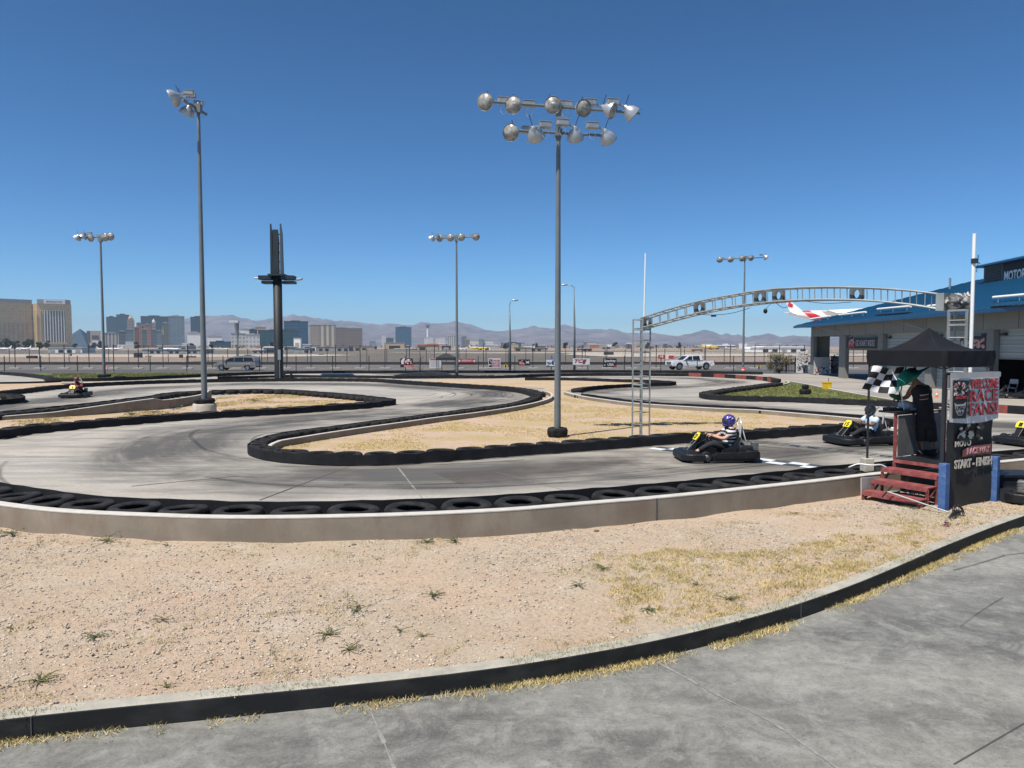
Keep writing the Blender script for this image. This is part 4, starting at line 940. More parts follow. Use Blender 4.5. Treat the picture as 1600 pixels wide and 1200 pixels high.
# towers: four rails, rungs
def tower(c, h, w_, d_, label):
    k = M(); cs = [c + pl3 * (sx * w_ / 2) + pn3 * (sy * d_ / 2) for sx, sy in ((-1, -1), (1, -1), (1, 1), (-1, 1))]
    for q in cs: k.bar(q, q + Vector((0, 0, h)), .042)
    z = .1
    while z < h:
        for q in range(4): k.cyl(cs[q] + Vector((0, 0, z)), cs[(q + 1) % 4] + Vector((0, 0, z)), .014, n=5)
        z += .36
    for z in (h - .02, h - .32, .18 * h + 1.0):
        for q in range(4): k.bar(cs[q] + Vector((0, 0, z)), cs[(q + 1) % 4] + Vector((0, 0, z)), .04)
    k.build('tower_frame', m_arch, ARCH)
hL = W(1004, 498.5).z; tower(AL + pl3 * -.02, hL, .36, .36, '')
hR = W(1496, 484).z; tower(AR, hR, .34, .34, '')
k = M(); p = AL + pl3 * .06; zt = D(1008, 396, AL.y).z; k.cyl((p.x, p.y, hL - .4), (p.x + .03, p.y, zt), .022, n=8); tag(k.build('white_mast', m_pvc), 'thin white pole rising from the left foot tower of the steel arch', 'pole')
# right white pole with a bracket aerial
p = D(1516.5, 560, 15.35); t = thing('white_mast', 'thicker white pole at the right end of the steel arch with a small aerial', 'pole', (p.x, p.y, 0)); zt = D(1516, 365, p.y).z
k = M(); k.cyl((0, 0, 0), (0, 0, zt), .036, n=12); k.build('pole', m_pvc, t)
k = M(); za = D(1516, 408, p.y).z; k.box((0, -.02, za), (.085, .085, .10)); k.bar((.03, 0, za), (.13, 0, za - .05), .015); k.bar((.09, 0, za - .05), (.09, 0, za + .13), .012); k.bar((.09, 0, za - .07), (.19, .2, za - .2), .012); k.build('aerial', m_dark, t)
# crumpled cloth over the tower head
def crumple(c, size, seed, m_, name, label, cat, R3=None):
    k = M(); n_, m2 = 26, 18; k.smooth = True; vs = []
    for i in range(m2 + 1):
        ph = PI * i / m2
        for j in range(n_):
            t = 2 * PI * j / n_; d = Vector((math.sin(ph) * math.cos(t), math.sin(ph) * math.sin(t), math.cos(ph))); s_ = 1 + .32 * mnoise.noise(d * 2.2 + Vector((seed, 0, 0))) + .22 * mnoise.noise(d * 6 + Vector((0, seed, 0))) + .1 * mnoise.noise(d * 14)
            p_ = Vector((d.x * size[0] * s_, d.y * size[1] * s_, d.z * size[2] * s_))
            if R3: p_ = R3 @ p_
            vs.append(Vector(c) + p_)
    k.add(vs, [(i * n_ + j, (i + 1) * n_ + j, (i + 1) * n_ + (j + 1) % n_, i * n_ + (j + 1) % n_) for i in range(m2) for j in range(n_)])
    return tag(k.build(name, m_), label, cat)
m_tarp = mat('tarp_silver', (.07, .075, .08), .55, .1, scale=4.5, col2=(.50, .48, .45), thr=(.5, .56), detail=3)
R3 = Matrix.Rotation(math.atan2(pl.y, pl.x), 3, 'Z')
crumple(W(1493, 472) , (.20, .2, .17), 3, m_tarp, 'tarp_bundle', 'crumpled silver and black cloth bundle on the right tower head of the arch', 'tarp', R3)
crumple(W(1510, 470) , (.11, .15, .16), 8, m_tarp, 'tarp_bundle', 'smaller crumpled cloth bundle wrapped against the white pole', 'tarp', R3)
# drooping cable and hanging lamp
def cable(pts, r=.008):
    return M().tube(smooth(pts, .1), r, 5)
c = cable([W(1088, 491), W(1115, 492), W(1145, 489), W(1172, 481)]); c.tube(smooth([W(1212, 473), W(1224, 481), W(1238, 476)], .1), .008, 5); c.tube(smooth([W(1255, 470), W(1290, 474), W(1330, 472)], .1), .007, 5); c.build('cable', m_dark, ARCH)
p = W(1196, 486); t = thing('hanging_lamp', 'small black lamp hanging from the steel arch', 'lamp', p)
k = M(); k.ball((0, 0, 0), .055, 10, 8, (1, 1, 1.25)); k.build('lamp_body', m_dark, t); k = M(); k.tube([(0, 0, .05), (.06, -.03, .12), (.12, -.06, .19)], .006, 5); k.build('lamp_cable', m_dark, t)
k = M(); p = W(1115, 493.5); k.box((0, 0, 0), (.12, .1, .05)); tag(k.build('sensor_box', m_dark, None, p), 'tiny dark sensor under the left part of the arch', 'sensor')

# ---------------------------------------------------------------- garage building with the blue roof
m_bwall = mat('garage_wall_grey', (.21, .21, .195), .85, var=.08, scale=.8); m_bpil = mat('garage_pillar_grey', (.185, .185, .175), .85, var=.08)
m_door = NB('roller_door', .6, .4); _c = m_door.nt.nodes.new('ShaderNodeTexWave'); _c.wave_type = 'BANDS'; _c.bands_direction = 'Z'; _c.inputs['Scale'].default_value = .7; m_door.L(m_door.co, _c.inputs['Vector'])
_r = m_door.ramp(_c.outputs['Fac'], [(.0, (.26, .285, .28)), (.9, (.33, .355, .35)), (1.0, (.17, .19, .19))]); m_door.bump(_c.outputs['Fac'], .5, .03); m_door = m_door.out(_r)
m_roof = NB('blue_metal_roof', .38, .5); _w = m_roof.noise(.5, 3, .5); m_roof.b.inputs['Metallic'].default_value = .1; m_roof = m_roof.out(m_roof.ramp(_w, [(.3, (.006, .060, .135)), (.7, (.009, .075, .155))]))
m_inter = mat('garage_interior', (.10, .10, .10), .9)
C0 = G(1266, 585); Wd = (G(1600, 623.5) - C0); Wd.z = 0; Wd.normalize(); In = Vector((-Wd.y, Wd.x, 0)); 
if In.x < 0: In = -In
ang = math.atan2(Wd.y, Wd.x)                      # local x runs along the facade towards the camera, local y into the building
GB = thing('garage_building', 'long grey garage building with roller doors under a wide blue metal roof', 'building', C0, ang); 
Rinv = Matrix.Rotation(-ang, 3, 'Z')
sgn = 1 if (Rinv @ In).y > 0 else -1
def fs(px):                                       # distance along the facade at photo column px
    r = ray(px, 560); n_ = Vector((-Wd.y, Wd.x)); k_ = (n_.x * C0.x + n_.y * C0.y) / (n_.x * r.x + n_.y * r.y); p = Vector((r.x * k_, r.y * k_, 0)); return (p - C0).dot(Wd)
EZ = 4.75; HD = 3.75; LEN = 64; DEP = 20.2
def bx(k, x0, x1, y0, y1, z0, z1): return k.bb((x0, sgn * y0, z0), (x1, sgn * y1, z1))
xs_ = {p: fs(p) for p in (1264.5, 1271, 1311, 1321, 1371, 1379, 1446, 1456, 1541, 1552)}
pill = [(0, xs_[1271]), (xs_[1311], xs_[1321]), (xs_[1371], xs_[1379]), (xs_[1446], xs_[1456]), (xs_[1541], xs_[1552])]
x = xs_[1552]; bays = [(xs_[1271], xs_[1311]), (xs_[1321], xs_[1371]), (xs_[1379], xs_[1446]), (xs_[1456], xs_[1541])]
step = x - xs_[1456]
while x < LEN - 6:
    nx = x + 5.2; bays.append((x, nx)); pill.append((nx, nx + .7)); x = nx + .7
k = M(); bx(k, 0, LEN, 0, .3, HD, EZ + .3); k.build('facade_wall', m_bwall, GB)
for a, b_ in pill:
    k = M(); bx(k, a, b_, -.02, .3, 0, HD - .003); k.build('pillar', m_bpil, GB)
k = M(); bx(k, 0, LEN, DEP - .3, DEP, 0, EZ + .3); bx(k, LEN - .3, LEN, .3, DEP - .3, 0, EZ + .3); k.build('rear_wall', m_bwall, GB)
k = M(); bx(k, 0, .25, .31, 1.75, 0, HD); bx(k, 0, .25, 6.2, DEP - .31, 0, HD); bx(k, 0, .25, .31, DEP - .31, HD + .004, EZ + .3); k.build('end_wall', m_bwall, GB)
k = M(); bx(k, pill[2][0] + .1, pill[2][0] + .3, .6, DEP - .5, 0, EZ); k.build('partition', m_inter, GB)
k = M(); bx(k, .3, LEN, .3, DEP - .3, -.02, .02); k.build('floor', m_road, GB)
# joints in the upper wall
k = M()
for xx in np.arange(3.2, LEN, 3.4): bx(k, xx, xx + .035, -.006, .01, HD, EZ + .28)
k.build('panel_joints', m_dark, GB)
for i, (a, b_) in enumerate(bays[1:]):
    zb = [D(1345, 556, (C0 + Wd * a).y).z, 0.03, .03, 2.0][i] if i < 4 else (2.1 if i % 2 else .03)
    if i == 0: zb = 2.55
    if i == 3: zb = 2.15
    k = M(); bx(k, a, b_, .32, .40, zb, HD); k.build('roller_door', m_door, GB)
    if zb > .5: k = M(); bx(k, a, b_, .30, .42, zb - .08, zb - .002); k.build('door_edge', m_bpil, GB)
    k = M(); bx(k, a + .3, a + .8, .12, .28, HD - .35, HD - .2); bx(k, b_ - .8, b_ - .3, .12, .28, HD - .35, HD - .2); k.build('door_bracket', m_dark, GB)
# hip roof
ov = 1.25; RW = DEP / 2 + ov; RZ = 8.25; EV = EZ + .02
def rp(x, y, z): return Vector((x, sgn * y, z))
e = [rp(-ov, -ov, EV), rp(LEN, -ov, EV), rp(LEN, DEP + ov, EV), rp(-ov, DEP + ov, EV)]; r0, r1 = rp(-ov + RW, DEP / 2, RZ), rp(LEN, DEP / 2, RZ)
k = M(); tv = Vector((0, 0, .1))
top = [e[0], e[1], r1, r0, e[2], e[3]]
k.add([p + tv for p in top] + [p - tv for p in top], [(0, 1, 2, 3), (2, 4, 5, 3), (5, 0, 3), (1, 4, 2), (6, 9, 8, 7), (8, 9, 11, 10), (11, 9, 6), (7, 8, 10), (0, 6, 7, 1), (1, 7, 10, 4), (4, 10, 11, 5), (5, 11, 6, 0)]); slope = (RZ - EV) / RW
for xx in np.arange(-ov + .4, LEN, .61):
    yy = min(RW, xx + ov) - ov; k.bar(rp(xx, -ov + .03, EV + .12), rp(xx, yy - .05, EV + .10 + slope * (yy + ov)), .03, .035)
roof = k.build('roof', m_roof, GB)
k = M(); k.bar(rp(-ov - .02, -ov - .03, EV - .05), rp(LEN, -ov - .03, EV - .05), .14, .2); k.build('gutter', mat('gutter_blue', (.008, .06, .14), .4), roof)
# white snow bars / light strips on the roof
def on_roof(px, py):
    r = ray(px, py); A = GB.location + Matrix.Rotation(ang, 3, 'Z') @ rp(0, -ov, EV + .1); n_ = Matrix.Rotation(ang, 3, 'Z') @ (Vector((0, -slope * sgn, 1)))
    k_ = (A - Vector((0, 0, CAMH))).dot(n_) / r.dot(n_); P = Vector((0, 0, CAMH)) + r * k_; return Rinv @ (P - C0)
for a, b_ in (((1266, 503), (1297, 498.5)), ((1311, 497), (1353, 493)), ((1371, 488.5), (1423, 484.5)), ((1450, 485), (1475, 483)), ((1552, 472.5), (1640, 466))):
    A, B = on_roof(*a), on_roof(*b_); o_ = Vector((0, 0, .28)); k = M(); k.cyl(A + o_, B + o_, .085, n=8)
    for t_ in (.1, .5, .9): q = A.lerp(B, t_); k.bar(q, q + o_, .03)
    k.build('light_strip', m_pvc, roof)
k = M()
for (a, b_) in (((1371, 493), (1423, 489)), ((1552, 480), (1640, 476))):
    A, B = on_roof(*a), on_roof(*b_); k.bar(A + Vector((0, 0, .05)), B + Vector((0, 0, .05)), .35, .05)
k.build('snow_guard', m_dark, roof)
k = M(); q = on_roof(1484, 451.5); k.cyl(q, q + Vector((0, 0, .9)), .09, n=8); k.build('vent_pipe', m_galv, roof)
# thin braces under the eave
for a, b_ in (((1288, 510), (1312, 521)), ((1413, 502), (1442, 517))):
    k = M(); xa, xb = fs(a[0]), fs(b_[0]); k.bar(rp(xa, -.9, EZ - .1), rp(xb, -.05, HD + .25), .05); k.build('eave_brace', m_galv, GB)
# roof monitor with louvres and lettering
mx0 = None
r = ray(1537, 430)
kq = C0 + In * (DEP / 2 - 2.2); n_ = Vector((-Wd.y, Wd.x)); kk_ = (n_.x * kq.x + n_.y * kq.y) / (n_.x * r.x + n_.y * r.y); mx0 = (Vector((r.x * kk_, r.y * kk_, 0)) - kq).dot(Wd)
y0, y1 = DEP / 2 - 2.2, DEP / 2 + 2.2; z0 = EV + slope * (y0 + ov) - .2; z1 = z0 + 1.5
k = M(); bx(k, mx0, mx0 + 16, y0, y1, z0, z1); mon = k.build('roof_monitor', mat('monitor_grey', (.11, .13, .14), .7), GB)
k = M()
for z in np.arange(z0 + .35, z1 - .08, .12): bx(k, mx0 + .25, mx0 + 2.3, y0 - .05, y0 - .004, z, z + .05)
k.build('louvre', m_dark, mon); k = M(); bx(k, mx0 + .05, mx0 + 2.5, y0 - .09, y0 - .003, z0 + .02, z0 + .24); k.build('sill', m_galv, mon)
k = M(); bx(k, mx0 + 2.6, mx0 + 9, y0 - .06, y0 - .004, z0 + .1, z1 - .03); k.build('sign_board', m_signk, mon)
k = M(); put_text(k, 'MOTORSPORTS', rp(mx0 + 5.3, y0 - .075, z0 + .55), (1, 0, 0) if sgn > 0 else (1, 0, 0), (0, 0, 1), 5.0, .72, off=.03, shear=.1); k.build('lettering', m_pvc, mon)
k = M(); my = (y0 + y1) / 2; k.add([rp(mx0 - .6, y0 - .6, z1), rp(mx0 + 16.5, y0 - .6, z1), rp(mx0 + 16.5, y1 + .6, z1), rp(mx0 - .6, y1 + .6, z1), rp(mx0 + 2, my, z1 + .75), rp(mx0 + 16.5, my, z1 + .75), rp(mx0 - .6, y0 - .6, z1 + .12), rp(mx0 + 16.5, y0 - .6, z1 + .12), rp(mx0 + 16.5, y1 + .6, z1 + .12), rp(mx0 - .6, y1 + .6, z1 + .12)], [(0, 1, 7, 6), (1, 2, 8, 7), (2, 3, 9, 8), (3, 0, 6, 9), (0, 3, 2, 1), (6, 7, 5, 4), (8, 9, 4, 5), (9, 6, 4), (7, 8, 5)]); k.build('monitor_roof', m_roof, mon)
# banners on the garage
def fbanner(px0, px1, z0, z1, items, label, nm='banner'):
    a, b_ = fs(px0), fs(px1); P = C0 + Wd * a - In * .02; t = thing(nm, label, 'banner', (P.x, P.y, z0), ang); W_, H_ = b_ - a, z1 - z0
    k = M(); k.bb((0, 0, 0), (W_, sgn * .03, H_)); k.build('cloth', m_signk, t); lay = 0
    for it in items:
        lay += 1; yy = -sgn * (.006 + .003 * lay)
        if it[0] == 't': k = M(); put_text(k, it[2], (it[3] * W_, yy, it[4] * H_), (1, 0, 0), (0, 0, 1), it[5] * W_, it[6] * H_, off=.01); k.build('lettering', it[1], t)
        if it[0] == 'r': k = M(); k.bb((it[2] * W_, yy, it[3] * H_), (it[4] * W_, yy + .002, it[5] * H_)); k.build('panel_colour', it[1], t)
        if it[0] == 'b':
            rr = random.Random(it[7]); k = M()
            for _q in range(it[6]): k.ball(((it[2] + rr.uniform(-.5, .5) * it[4]) * W_, yy, (it[3] + rr.uniform(-.5, .5) * it[5]) * H_), .16 * rr.uniform(.4, 1), 7, 4, (1.3, .02, .8), Matrix.Rotation(rr.uniform(-.6, .6), 3, 'Y'))
            k.build('emblem', it[1], t)
m_bant = mat('banner_grey_print', (.42, .38, .38), .7, var=.15)
fbanner(1323, 1370, 2.62, 3.5, [('b', m_pink, .15, .6, .22, .5, 14, 3), ('b', m_red, .17, .25, .2, .2, 8, 4), ('t', m_bant, 'GO KART RIDES', .63, .5, .62, .55)], 'dark banner reading go kart rides on the second garage bay')
fbanner(1500, 1541, 2.55, 3.4, [('b', m_bant, .25, .55, .35, .6, 16, 9), ('b', m_pink, .7, .5, .4, .5, 16, 10)], 'dark banner with pale racing emblem behind the tent top')
# posters and boards beside the garage
def board(nm, label, px0, px1, yt, yb, d, m_, extra=None, cat='board'):
    A, B = D(px0, yb, d), D(px1, yt, d); z0 = max(0.02, A.z); t = thing(nm, label, cat, (A.x, d, 0)); w_ = B.x - A.x
    k = M(); k.bb((0, 0, z0), (w_, .08, B.z)); k.build('panel', m_, t); k = M(); k.bb((.02, .085, 0), (.1, .16, B.z)); k.bb((w_ - .1, .085, 0), (w_ - .02, .16, B.z)); k.build('support_post', m_dark, t)
    if extra: extra(t, w_, z0, B.z)
    return t
def art(sd_, ms, nn=26, top=1.0):
    def f(t, w_, z0, z1):
        rr = random.Random(sd_)
        for q, m_ in enumerate(ms):
            k = M()
            for _ in range(nn): k.ball((rr.uniform(.1, .9) * w_, -.012 - q * .002, z0 + (z1 - z0) * rr.uniform(.08, .92) * top), rr.uniform(.04, .16), 6, 4, (1.8, .02, .6), Matrix.Rotation(rr.uniform(-1.5, 1.5), 3, 'Y'))
            k.build('emblem', m_, t)
    return f
board('poster_board', 'white poster board with sketchy black art left of the garage', 1244, 1263, 549, 586, 76.5, m_signw, art(5, [m_signk, m_lgrey]))
board('poster_board', 'pale grey board with small pictures in the open garage corner', 1271.5, 1297, 558, 586.5, 72, mat('board_grey', (.42, .44, .44), .7), art(8, [m_signk, m_pink, m_signw], 12, .45))
board('poster_board', 'white kart poster behind the open garage corner', 1298, 1311, 556, 584, 74.6, m_signw, art(9, [m_signk, m_pink]))
# loaders behind: small fence gate and dry bush left of the garage
k = M(); A, B = D(1213, 585, 79), D(1243, 585, 79)
t = thing('dark_gate', 'dark barred gate beside the dry bush at the garage', 'gate', (A.x, 79, 0)); w_ = B.x - A.x; h_ = D(1213, 560, 79).z
k = M()
for q in np.arange(0, w_, .16): k.cyl((q, 0, 0), (q, 0, h_), .022, n=5)
k.bb((0, -.03, h_ - .12), (w_, .03, h_ - .06)); k.bb((0, -.03, .15), (w_, .03, .21)); k.build('bars', m_dark, t)
for q in (0, w_ * .5, w_): k = M(); k.bb((q - .07, -.07, 0), (q + .07, .07, h_ + .15)); k.build('gate_post', m_dark, t)

# dark tent and clutter by the far pole
b = G(697, 587); t = thing('far_tent', 'small dark pop-up tent beyond the track beside the far light pole', 'tent', b); zz = D(697, 558.5, b.y).z; zt = D(697, 551, b.y).z; hw = (712 - 683) / F * b.y / 2
k = M(); k.add([(-hw, -hw, zz - .25), (hw, -hw, zz - .25), (hw, hw, zz - .25), (-hw, hw, zz - .25), (-hw, -hw, zz), (hw, -hw, zz), (hw, hw, zz), (-hw, hw, zz), (0, 0, zt)], [(0, 1, 5, 4), (1, 2, 6, 5), (2, 3, 7, 6), (3, 0, 4, 7), (4, 5, 8), (5, 6, 8), (6, 7, 8), (7, 4, 8)]); k.build('tent_roof', mat('far_tent_cloth', (.02, .024, .03), .8), t)
for sx, sy in ((-1, -1), (1, -1), (1, 1), (-1, 1)): k = M(); k.bar((sx * hw * .95, sy * hw * .95, 0), (sx * hw * .95, sy * hw * .95, zz - .1), .05); k.build('leg', m_dark, t)
k = M(); b2 = G(660, 587.5); k.prism([(-3, 0, 0), (3, 0, 0), (2.2, 0, .3), (.6, 0, .42), (-2, 0, .2)], (0, -.6, 0), (0, .8, 0)); tag(k.build('tarp_heap', m_dark, None, b2), 'long flat dark heap below the black emblem sign, left of the tent', 'heap')
b = G(656, 584); t = thing('lone_tree', 'thin bare sapling standing left of the dark tent', 'sapling', b); h = D(656, 536, b.y).z
k = M(); k.tube([(0, 0, 0), (.05, 0, h * .5), (-.05, 0, h * .95)], [.06, .05, .02], 6); k.build('trunk', mat('bark', (.05, .04, .035), .9), t)
k = M(); rr = random.Random(3)
for q in range(9): z = h * rr.uniform(.03, .5); s_ = rr.choice((-1, 1)); k.cyl((0, 0, z), (s_ * rr.uniform(.2, .6), rr.uniform(-.2, .2), z + rr.uniform(.1, .5)), .02, .008, 4)
k.build('branches', mat('bark', (.05, .04, .035), .9), t)

# ---------------------------------------------------------------- minivan and pickup
m_glass = mat('car_glass', (.012, .016, .02), .12, 0, var=.1, spec=.6); m_vanp = mat('van_beige_paint', (.25, .225, .19), .3, .35, var=.05, coat=.5); m_white2 = mat('truck_white_paint', (.70, .71, .71), .3, 0, var=.03, coat=.5)
m_rim = mat('wheel_rim', (.5, .52, .54), .3, .8); m_bumper = mat('bumper_grey', (.10, .10, .10), .6); m_headl = mat('headlight_glass', (.7, .7, .68), .15, 0); m_tail = mat('taillight_red', (.4, .02, .02), .3)
def car_shell(k, outline, half, inset=0.0, zb=None):
    """side outline (x,z) swept across the width, upper points drawn in by inset (tumblehome)"""
    n_ = len(outline); z0 = zb if zb is not None else 1e9; zmax = max(z for _, z in outline); secs = []
    for s_, f in ((-1, .93), (-1, 1), (1, 1), (1, .93)):
        row = []
        cx = sum(x for x, _ in outline) / n_
        for x, z in outline:
            ins = inset * max(0, (z - z0)) / max(.01, zmax - z0) if zb is not None else 0
            h_ = half - ins
            row.append(Vector((cx + (x - cx) * (.985 if f < 1 else 1), s_ * (h_ if f < 1 else h_ - .05), z if f < 1 or z < .5 else z)))
        secs.append(row)
    secs = [secs[0], secs[1], secs[2], secs[3]]
    # order across: outer side (inset in profile), shoulder, shoulder, outer side
    vs = sum(secs, []); fs_ = []
    for a in range(3):
        for i in range(n_): j = (i + 1) % n_; fs_.append((a * n_ + i, a * n_ + j, (a + 1) * n_ + j, (a + 1) * n_ + i))
    fs_ += [tuple(range(n_)), tuple(range(3 * n_, 4 * n_))]
    k.smooth = False; k.add(vs, fs_); return k
def wheel(parent, x, y, r, w_=.24, s_=1):
    k = M(); k.lathe([(r * .62, -w_ / 2), (r * .93, -w_ / 2), (r, -w_ / 2 + .04), (r, w_ / 2 - .04), (r * .93, w_ / 2), (r * .62, w_ / 2)], (x, y, r), (0, 1, 0), 22, closed=True); wh = k.build('wheel', m_tyre, parent)
    k = M(); k.lathe([(r * .63, w_ / 2 * .8), (r * .5, w_ / 2 * .6), (.05, w_ / 2 * .75), (0, w_ / 2 * .75)], (x, y, r), (0, s_, 0), 18); 
    for q in range(6): t = q * PI / 3; k.bar((x + math.cos(t) * .05, y + s_ * w_ * .42, r + math.sin(t) * .05), (x + math.cos(t) * r * .6, y + s_ * w_ * .42, r + math.sin(t) * r * .6), .05, .03, up=(0, 1, 0))
    k.build('rim', m_rim, wh)
def arch_pts(xc, r, z0, n_=8): return [(xc + r * math.cos(PI * i / n_), z0 + r * math.sin(PI * i / n_)) for i in range(n_ + 1)]
def vehicle(nm, label, cat, loc_, rotz, lower, wheels, r, half, paint, greens, extra):
    t = thing(nm, label, cat, loc_, rotz); k = M(); car_shell(k, lower, half, .1, .75); k.build('body', paint, t)
    for g in greens: g(t)
    for x in wheels:
        for s_ in (-1, 1): wheel(t, x, s_ * (half - .14), r, s_=s_)
    extra(t); return t
def side_windows(t, polys, half, zlo, zhi, ins0, ins1):
    for s_ in (-1, 1):
        for P in polys:
            k = M(); pts = []
            for x, z in P: f = (z - zlo) / (zhi - zlo); pts.append(Vector((x, s_ * (half - (ins0 + (ins1 - ins0) * f)) + s_ * .012, z)))
            k.prism(pts, (0, 0, 0), (0, s_ * .008, 0)); k.build('side_window', m_glass, t)
# minivan heading left (local +x = forward); world heading is -x
vl = [(2.5, .35), (2.5, .62), (2.42, .82), (2.0, .98), (1.55, 1.06), (-2.42, 1.08), (-2.5, .9), (-2.52, .35)]
vl = [(2.52, .38), (2.55, .6), (2.45, .82), (2.05, .99), (1.45, 1.08), (-2.4, 1.12), (-2.5, .9), (-2.52, .38)] + arch_pts(-1.55, -.38, .36)[0:0]
lowv = [(2.52, .36), (2.55, .6), (2.45, .82), (2.05, .99), (1.45, 1.08), (-2.4, 1.12), (-2.5, .9), (-2.52, .36)] + [(x, z) for x, z in reversed(arch_pts(-1.5, .40, .34))] + [(x, z) for x, z in reversed(arch_pts(1.6, .40, .34))]
def van_top(t):
    k = M(); car_shell(k, [(1.5, 1.07), (.62, 1.56), (.2, 1.68), (-1.2, 1.74), (-2.1, 1.68), (-2.36, 1.5), (-2.44, 1.1)], .93, .17, 1.07); k.build('cabin', m_vanp, t)
    side_windows(t, [[(1.22, 1.12), (.58, 1.5), (.12, 1.54), (.12, 1.12)], [(.04, 1.12), (.04, 1.55), (-1.0, 1.58), (-1.0, 1.12)], [(-1.08, 1.13), (-1.08, 1.58), (-2.05, 1.53), (-2.25, 1.15)]], .93, 1.07, 1.74, .0, .17)
    k = M(); k.add([(1.47, -.72, 1.12), (1.47, .72, 1.12), (.66, .66, 1.56), (.66, -.66, 1.56)], [(0, 1, 2, 3)]); k.build('windscreen', m_glass, t)
def van_extra(t):
    for s_ in (-1, 1):
        k = M(); k.box((2.40, s_ * .68, .74), (.22, .4, .16), bev=.04); k.build('headlight', m_headl, t); k = M(); k.box((-2.46, s_ * .82, 1.0), (.12, .14, .5), bev=.03); k.build('taillight', m_tail, t)
        k = M(); k.box((1.1, s_ * 1.02, 1.12), (.16, .16, .14), bev=.03); k.build('mirror', m_vanp, t); k = M(); k.bb((-2.3, s_ * .935, .58), (2.2, s_ * .955, .66)); k.build('side_trim', m_bumper, t)
        k = M(); k.cyl((-2.0, s_ * .6, 1.76), (.1, s_ * .6, 1.74), .02, n=5); k.build('roof_rail', m_bumper, t)
    k = M(); k.bb((-2.56, -.9, .34), (-2.50, .9, .56)); k.build('bumper', m_bumper, t)
p = G(371, 578.3, -.1); vehicle('minivan', 'beige minivan with dark windows driving along the perimeter road', 'minivan', (p.x, p.y, -.115), PI + .03, lowv, (1.6, -1.5), .34, .96, m_vanp, [van_top], van_extra)
lowt = [(2.9, .5), (2.93, .85), (2.85, 1.08), (2.1, 1.16), (1.35, 1.2), (-.55, 1.22), (-.6, 1.12), (-2.85, 1.14), (-2.9, .55)] + list(reversed(arch_pts(-1.75, .50, .46))) + list(reversed(arch_pts(1.95, .50, .46)))
def truck_top(t):
    k = M(); car_shell(k, [(1.45, 1.19), (.72, 1.72), (.3, 1.84), (-.85, 1.86), (-1.1, 1.78), (-1.22, 1.2)], .95, .17, 1.19); k.build('cabin', m_white2, t)
    side_windows(t, [[(1.12, 1.24), (.62, 1.66), (.22, 1.7), (.22, 1.24)], [(.12, 1.24), (.12, 1.7), (-.8, 1.72), (-.86, 1.24)]], .95, 1.19, 1.86, 0, .17)
    k = M(); k.add([(1.43, -.72, 1.24), (1.43, .72, 1.24), (.76, .66, 1.71), (.76, -.66, 1.71)], [(0, 1, 2, 3)]); k.build('windscreen', m_glass, t)
def truck_extra(t):
    k = M(); k.bb((-2.84, -.86, 1.05), (-1.3, .86, 1.145)); k.build('bed_cover', m_bumper, t)
    k = M(); k.box((2.93, 0, .85), (.06, 1.1, .34), bev=.02); k.build('grille', m_bumper, t); k = M(); k.box((2.96, 0, .56), (.16, 1.8, .2), bev=.04); k.build('bumper', m_rim, t); k = M(); k.box((-2.97, 0, .62), (.14, 1.7, .2), bev=.04); k.build('bumper', m_rim, t)
    for s_ in (-1, 1):
        k = M(); k.box((2.86, s_ * .76, .95), (.16, .3, .22), bev=.04); k.build('headlight', m_headl, t); k = M(); k.box((-2.88, s_ * .88, .98), (.1, .12, .32), bev=.02); k.build('taillight', m_tail, t); k = M(); k.box((1.15, s_ * 1.08, 1.27), (.14, .2, .2), bev=.03); k.build('mirror', m_bumper, t)
        for x0 in (.2, -.82): k = M(); k.box((x0 - .0 + .12, s_ * .955, 1.12), (.18, .02, .035)); k.build('handle', m_bumper, t)
p = G(1078, 577.4, -.1); vehicle('pickup_truck', 'white crew cab pickup truck on the perimeter road behind the arch', 'pickup truck', (p.x, p.y, -.115), PI + .28, lowt, (1.95, -1.75), .44, .98, m_white2, [truck_top], truck_extra)
# ---------------------------------------------------------------- people
m_skinL = mat('skin_light', (.52, .30, .22), .55, var=.08, scale=20); m_skinD = mat('skin_dark', (.13, .07, .045), .5, var=.08, scale=20); m_skinM = mat('skin_tan', (.25, .13, .085), .55, var=.1, scale=20)
m_cblack = mat('cloth_black', (.014, .015, .019), .85, var=.25, scale=10); m_cdk = mat('cloth_charcoal', (.022, .023, .026), .9, var=.2, scale=10); m_cblue = mat('cloth_pale_blue', (.50, .60, .68), .85, var=.08, scale=10); m_cred = mat('cloth_red', (.15, .022, .03), .85); m_cwhite = mat('cloth_white', (.66, .66, .65), .85, var=.06)
m_stripe = NB('cloth_striped', .85, .2); _w = m_stripe.nt.nodes.new('ShaderNodeTexWave'); _w.bands_direction = 'Z'; _w.inputs['Scale'].default_value = 4.2; _w.inputs['Distortion'].default_value = .6; m_stripe.L(m_stripe.co, _w.inputs['Vector'])
m_stripe = m_stripe.out(m_stripe.ramp(_w.outputs['Fac'], [(.48, (.015, .015, .02)), (.56, (.62, .61, .60))]))
m_shoe = mat('shoe_dark', (.02, .02, .022), .6); m_green = mat('cloth_green', (.012, .20, .125), .7, var=.12, scale=3)
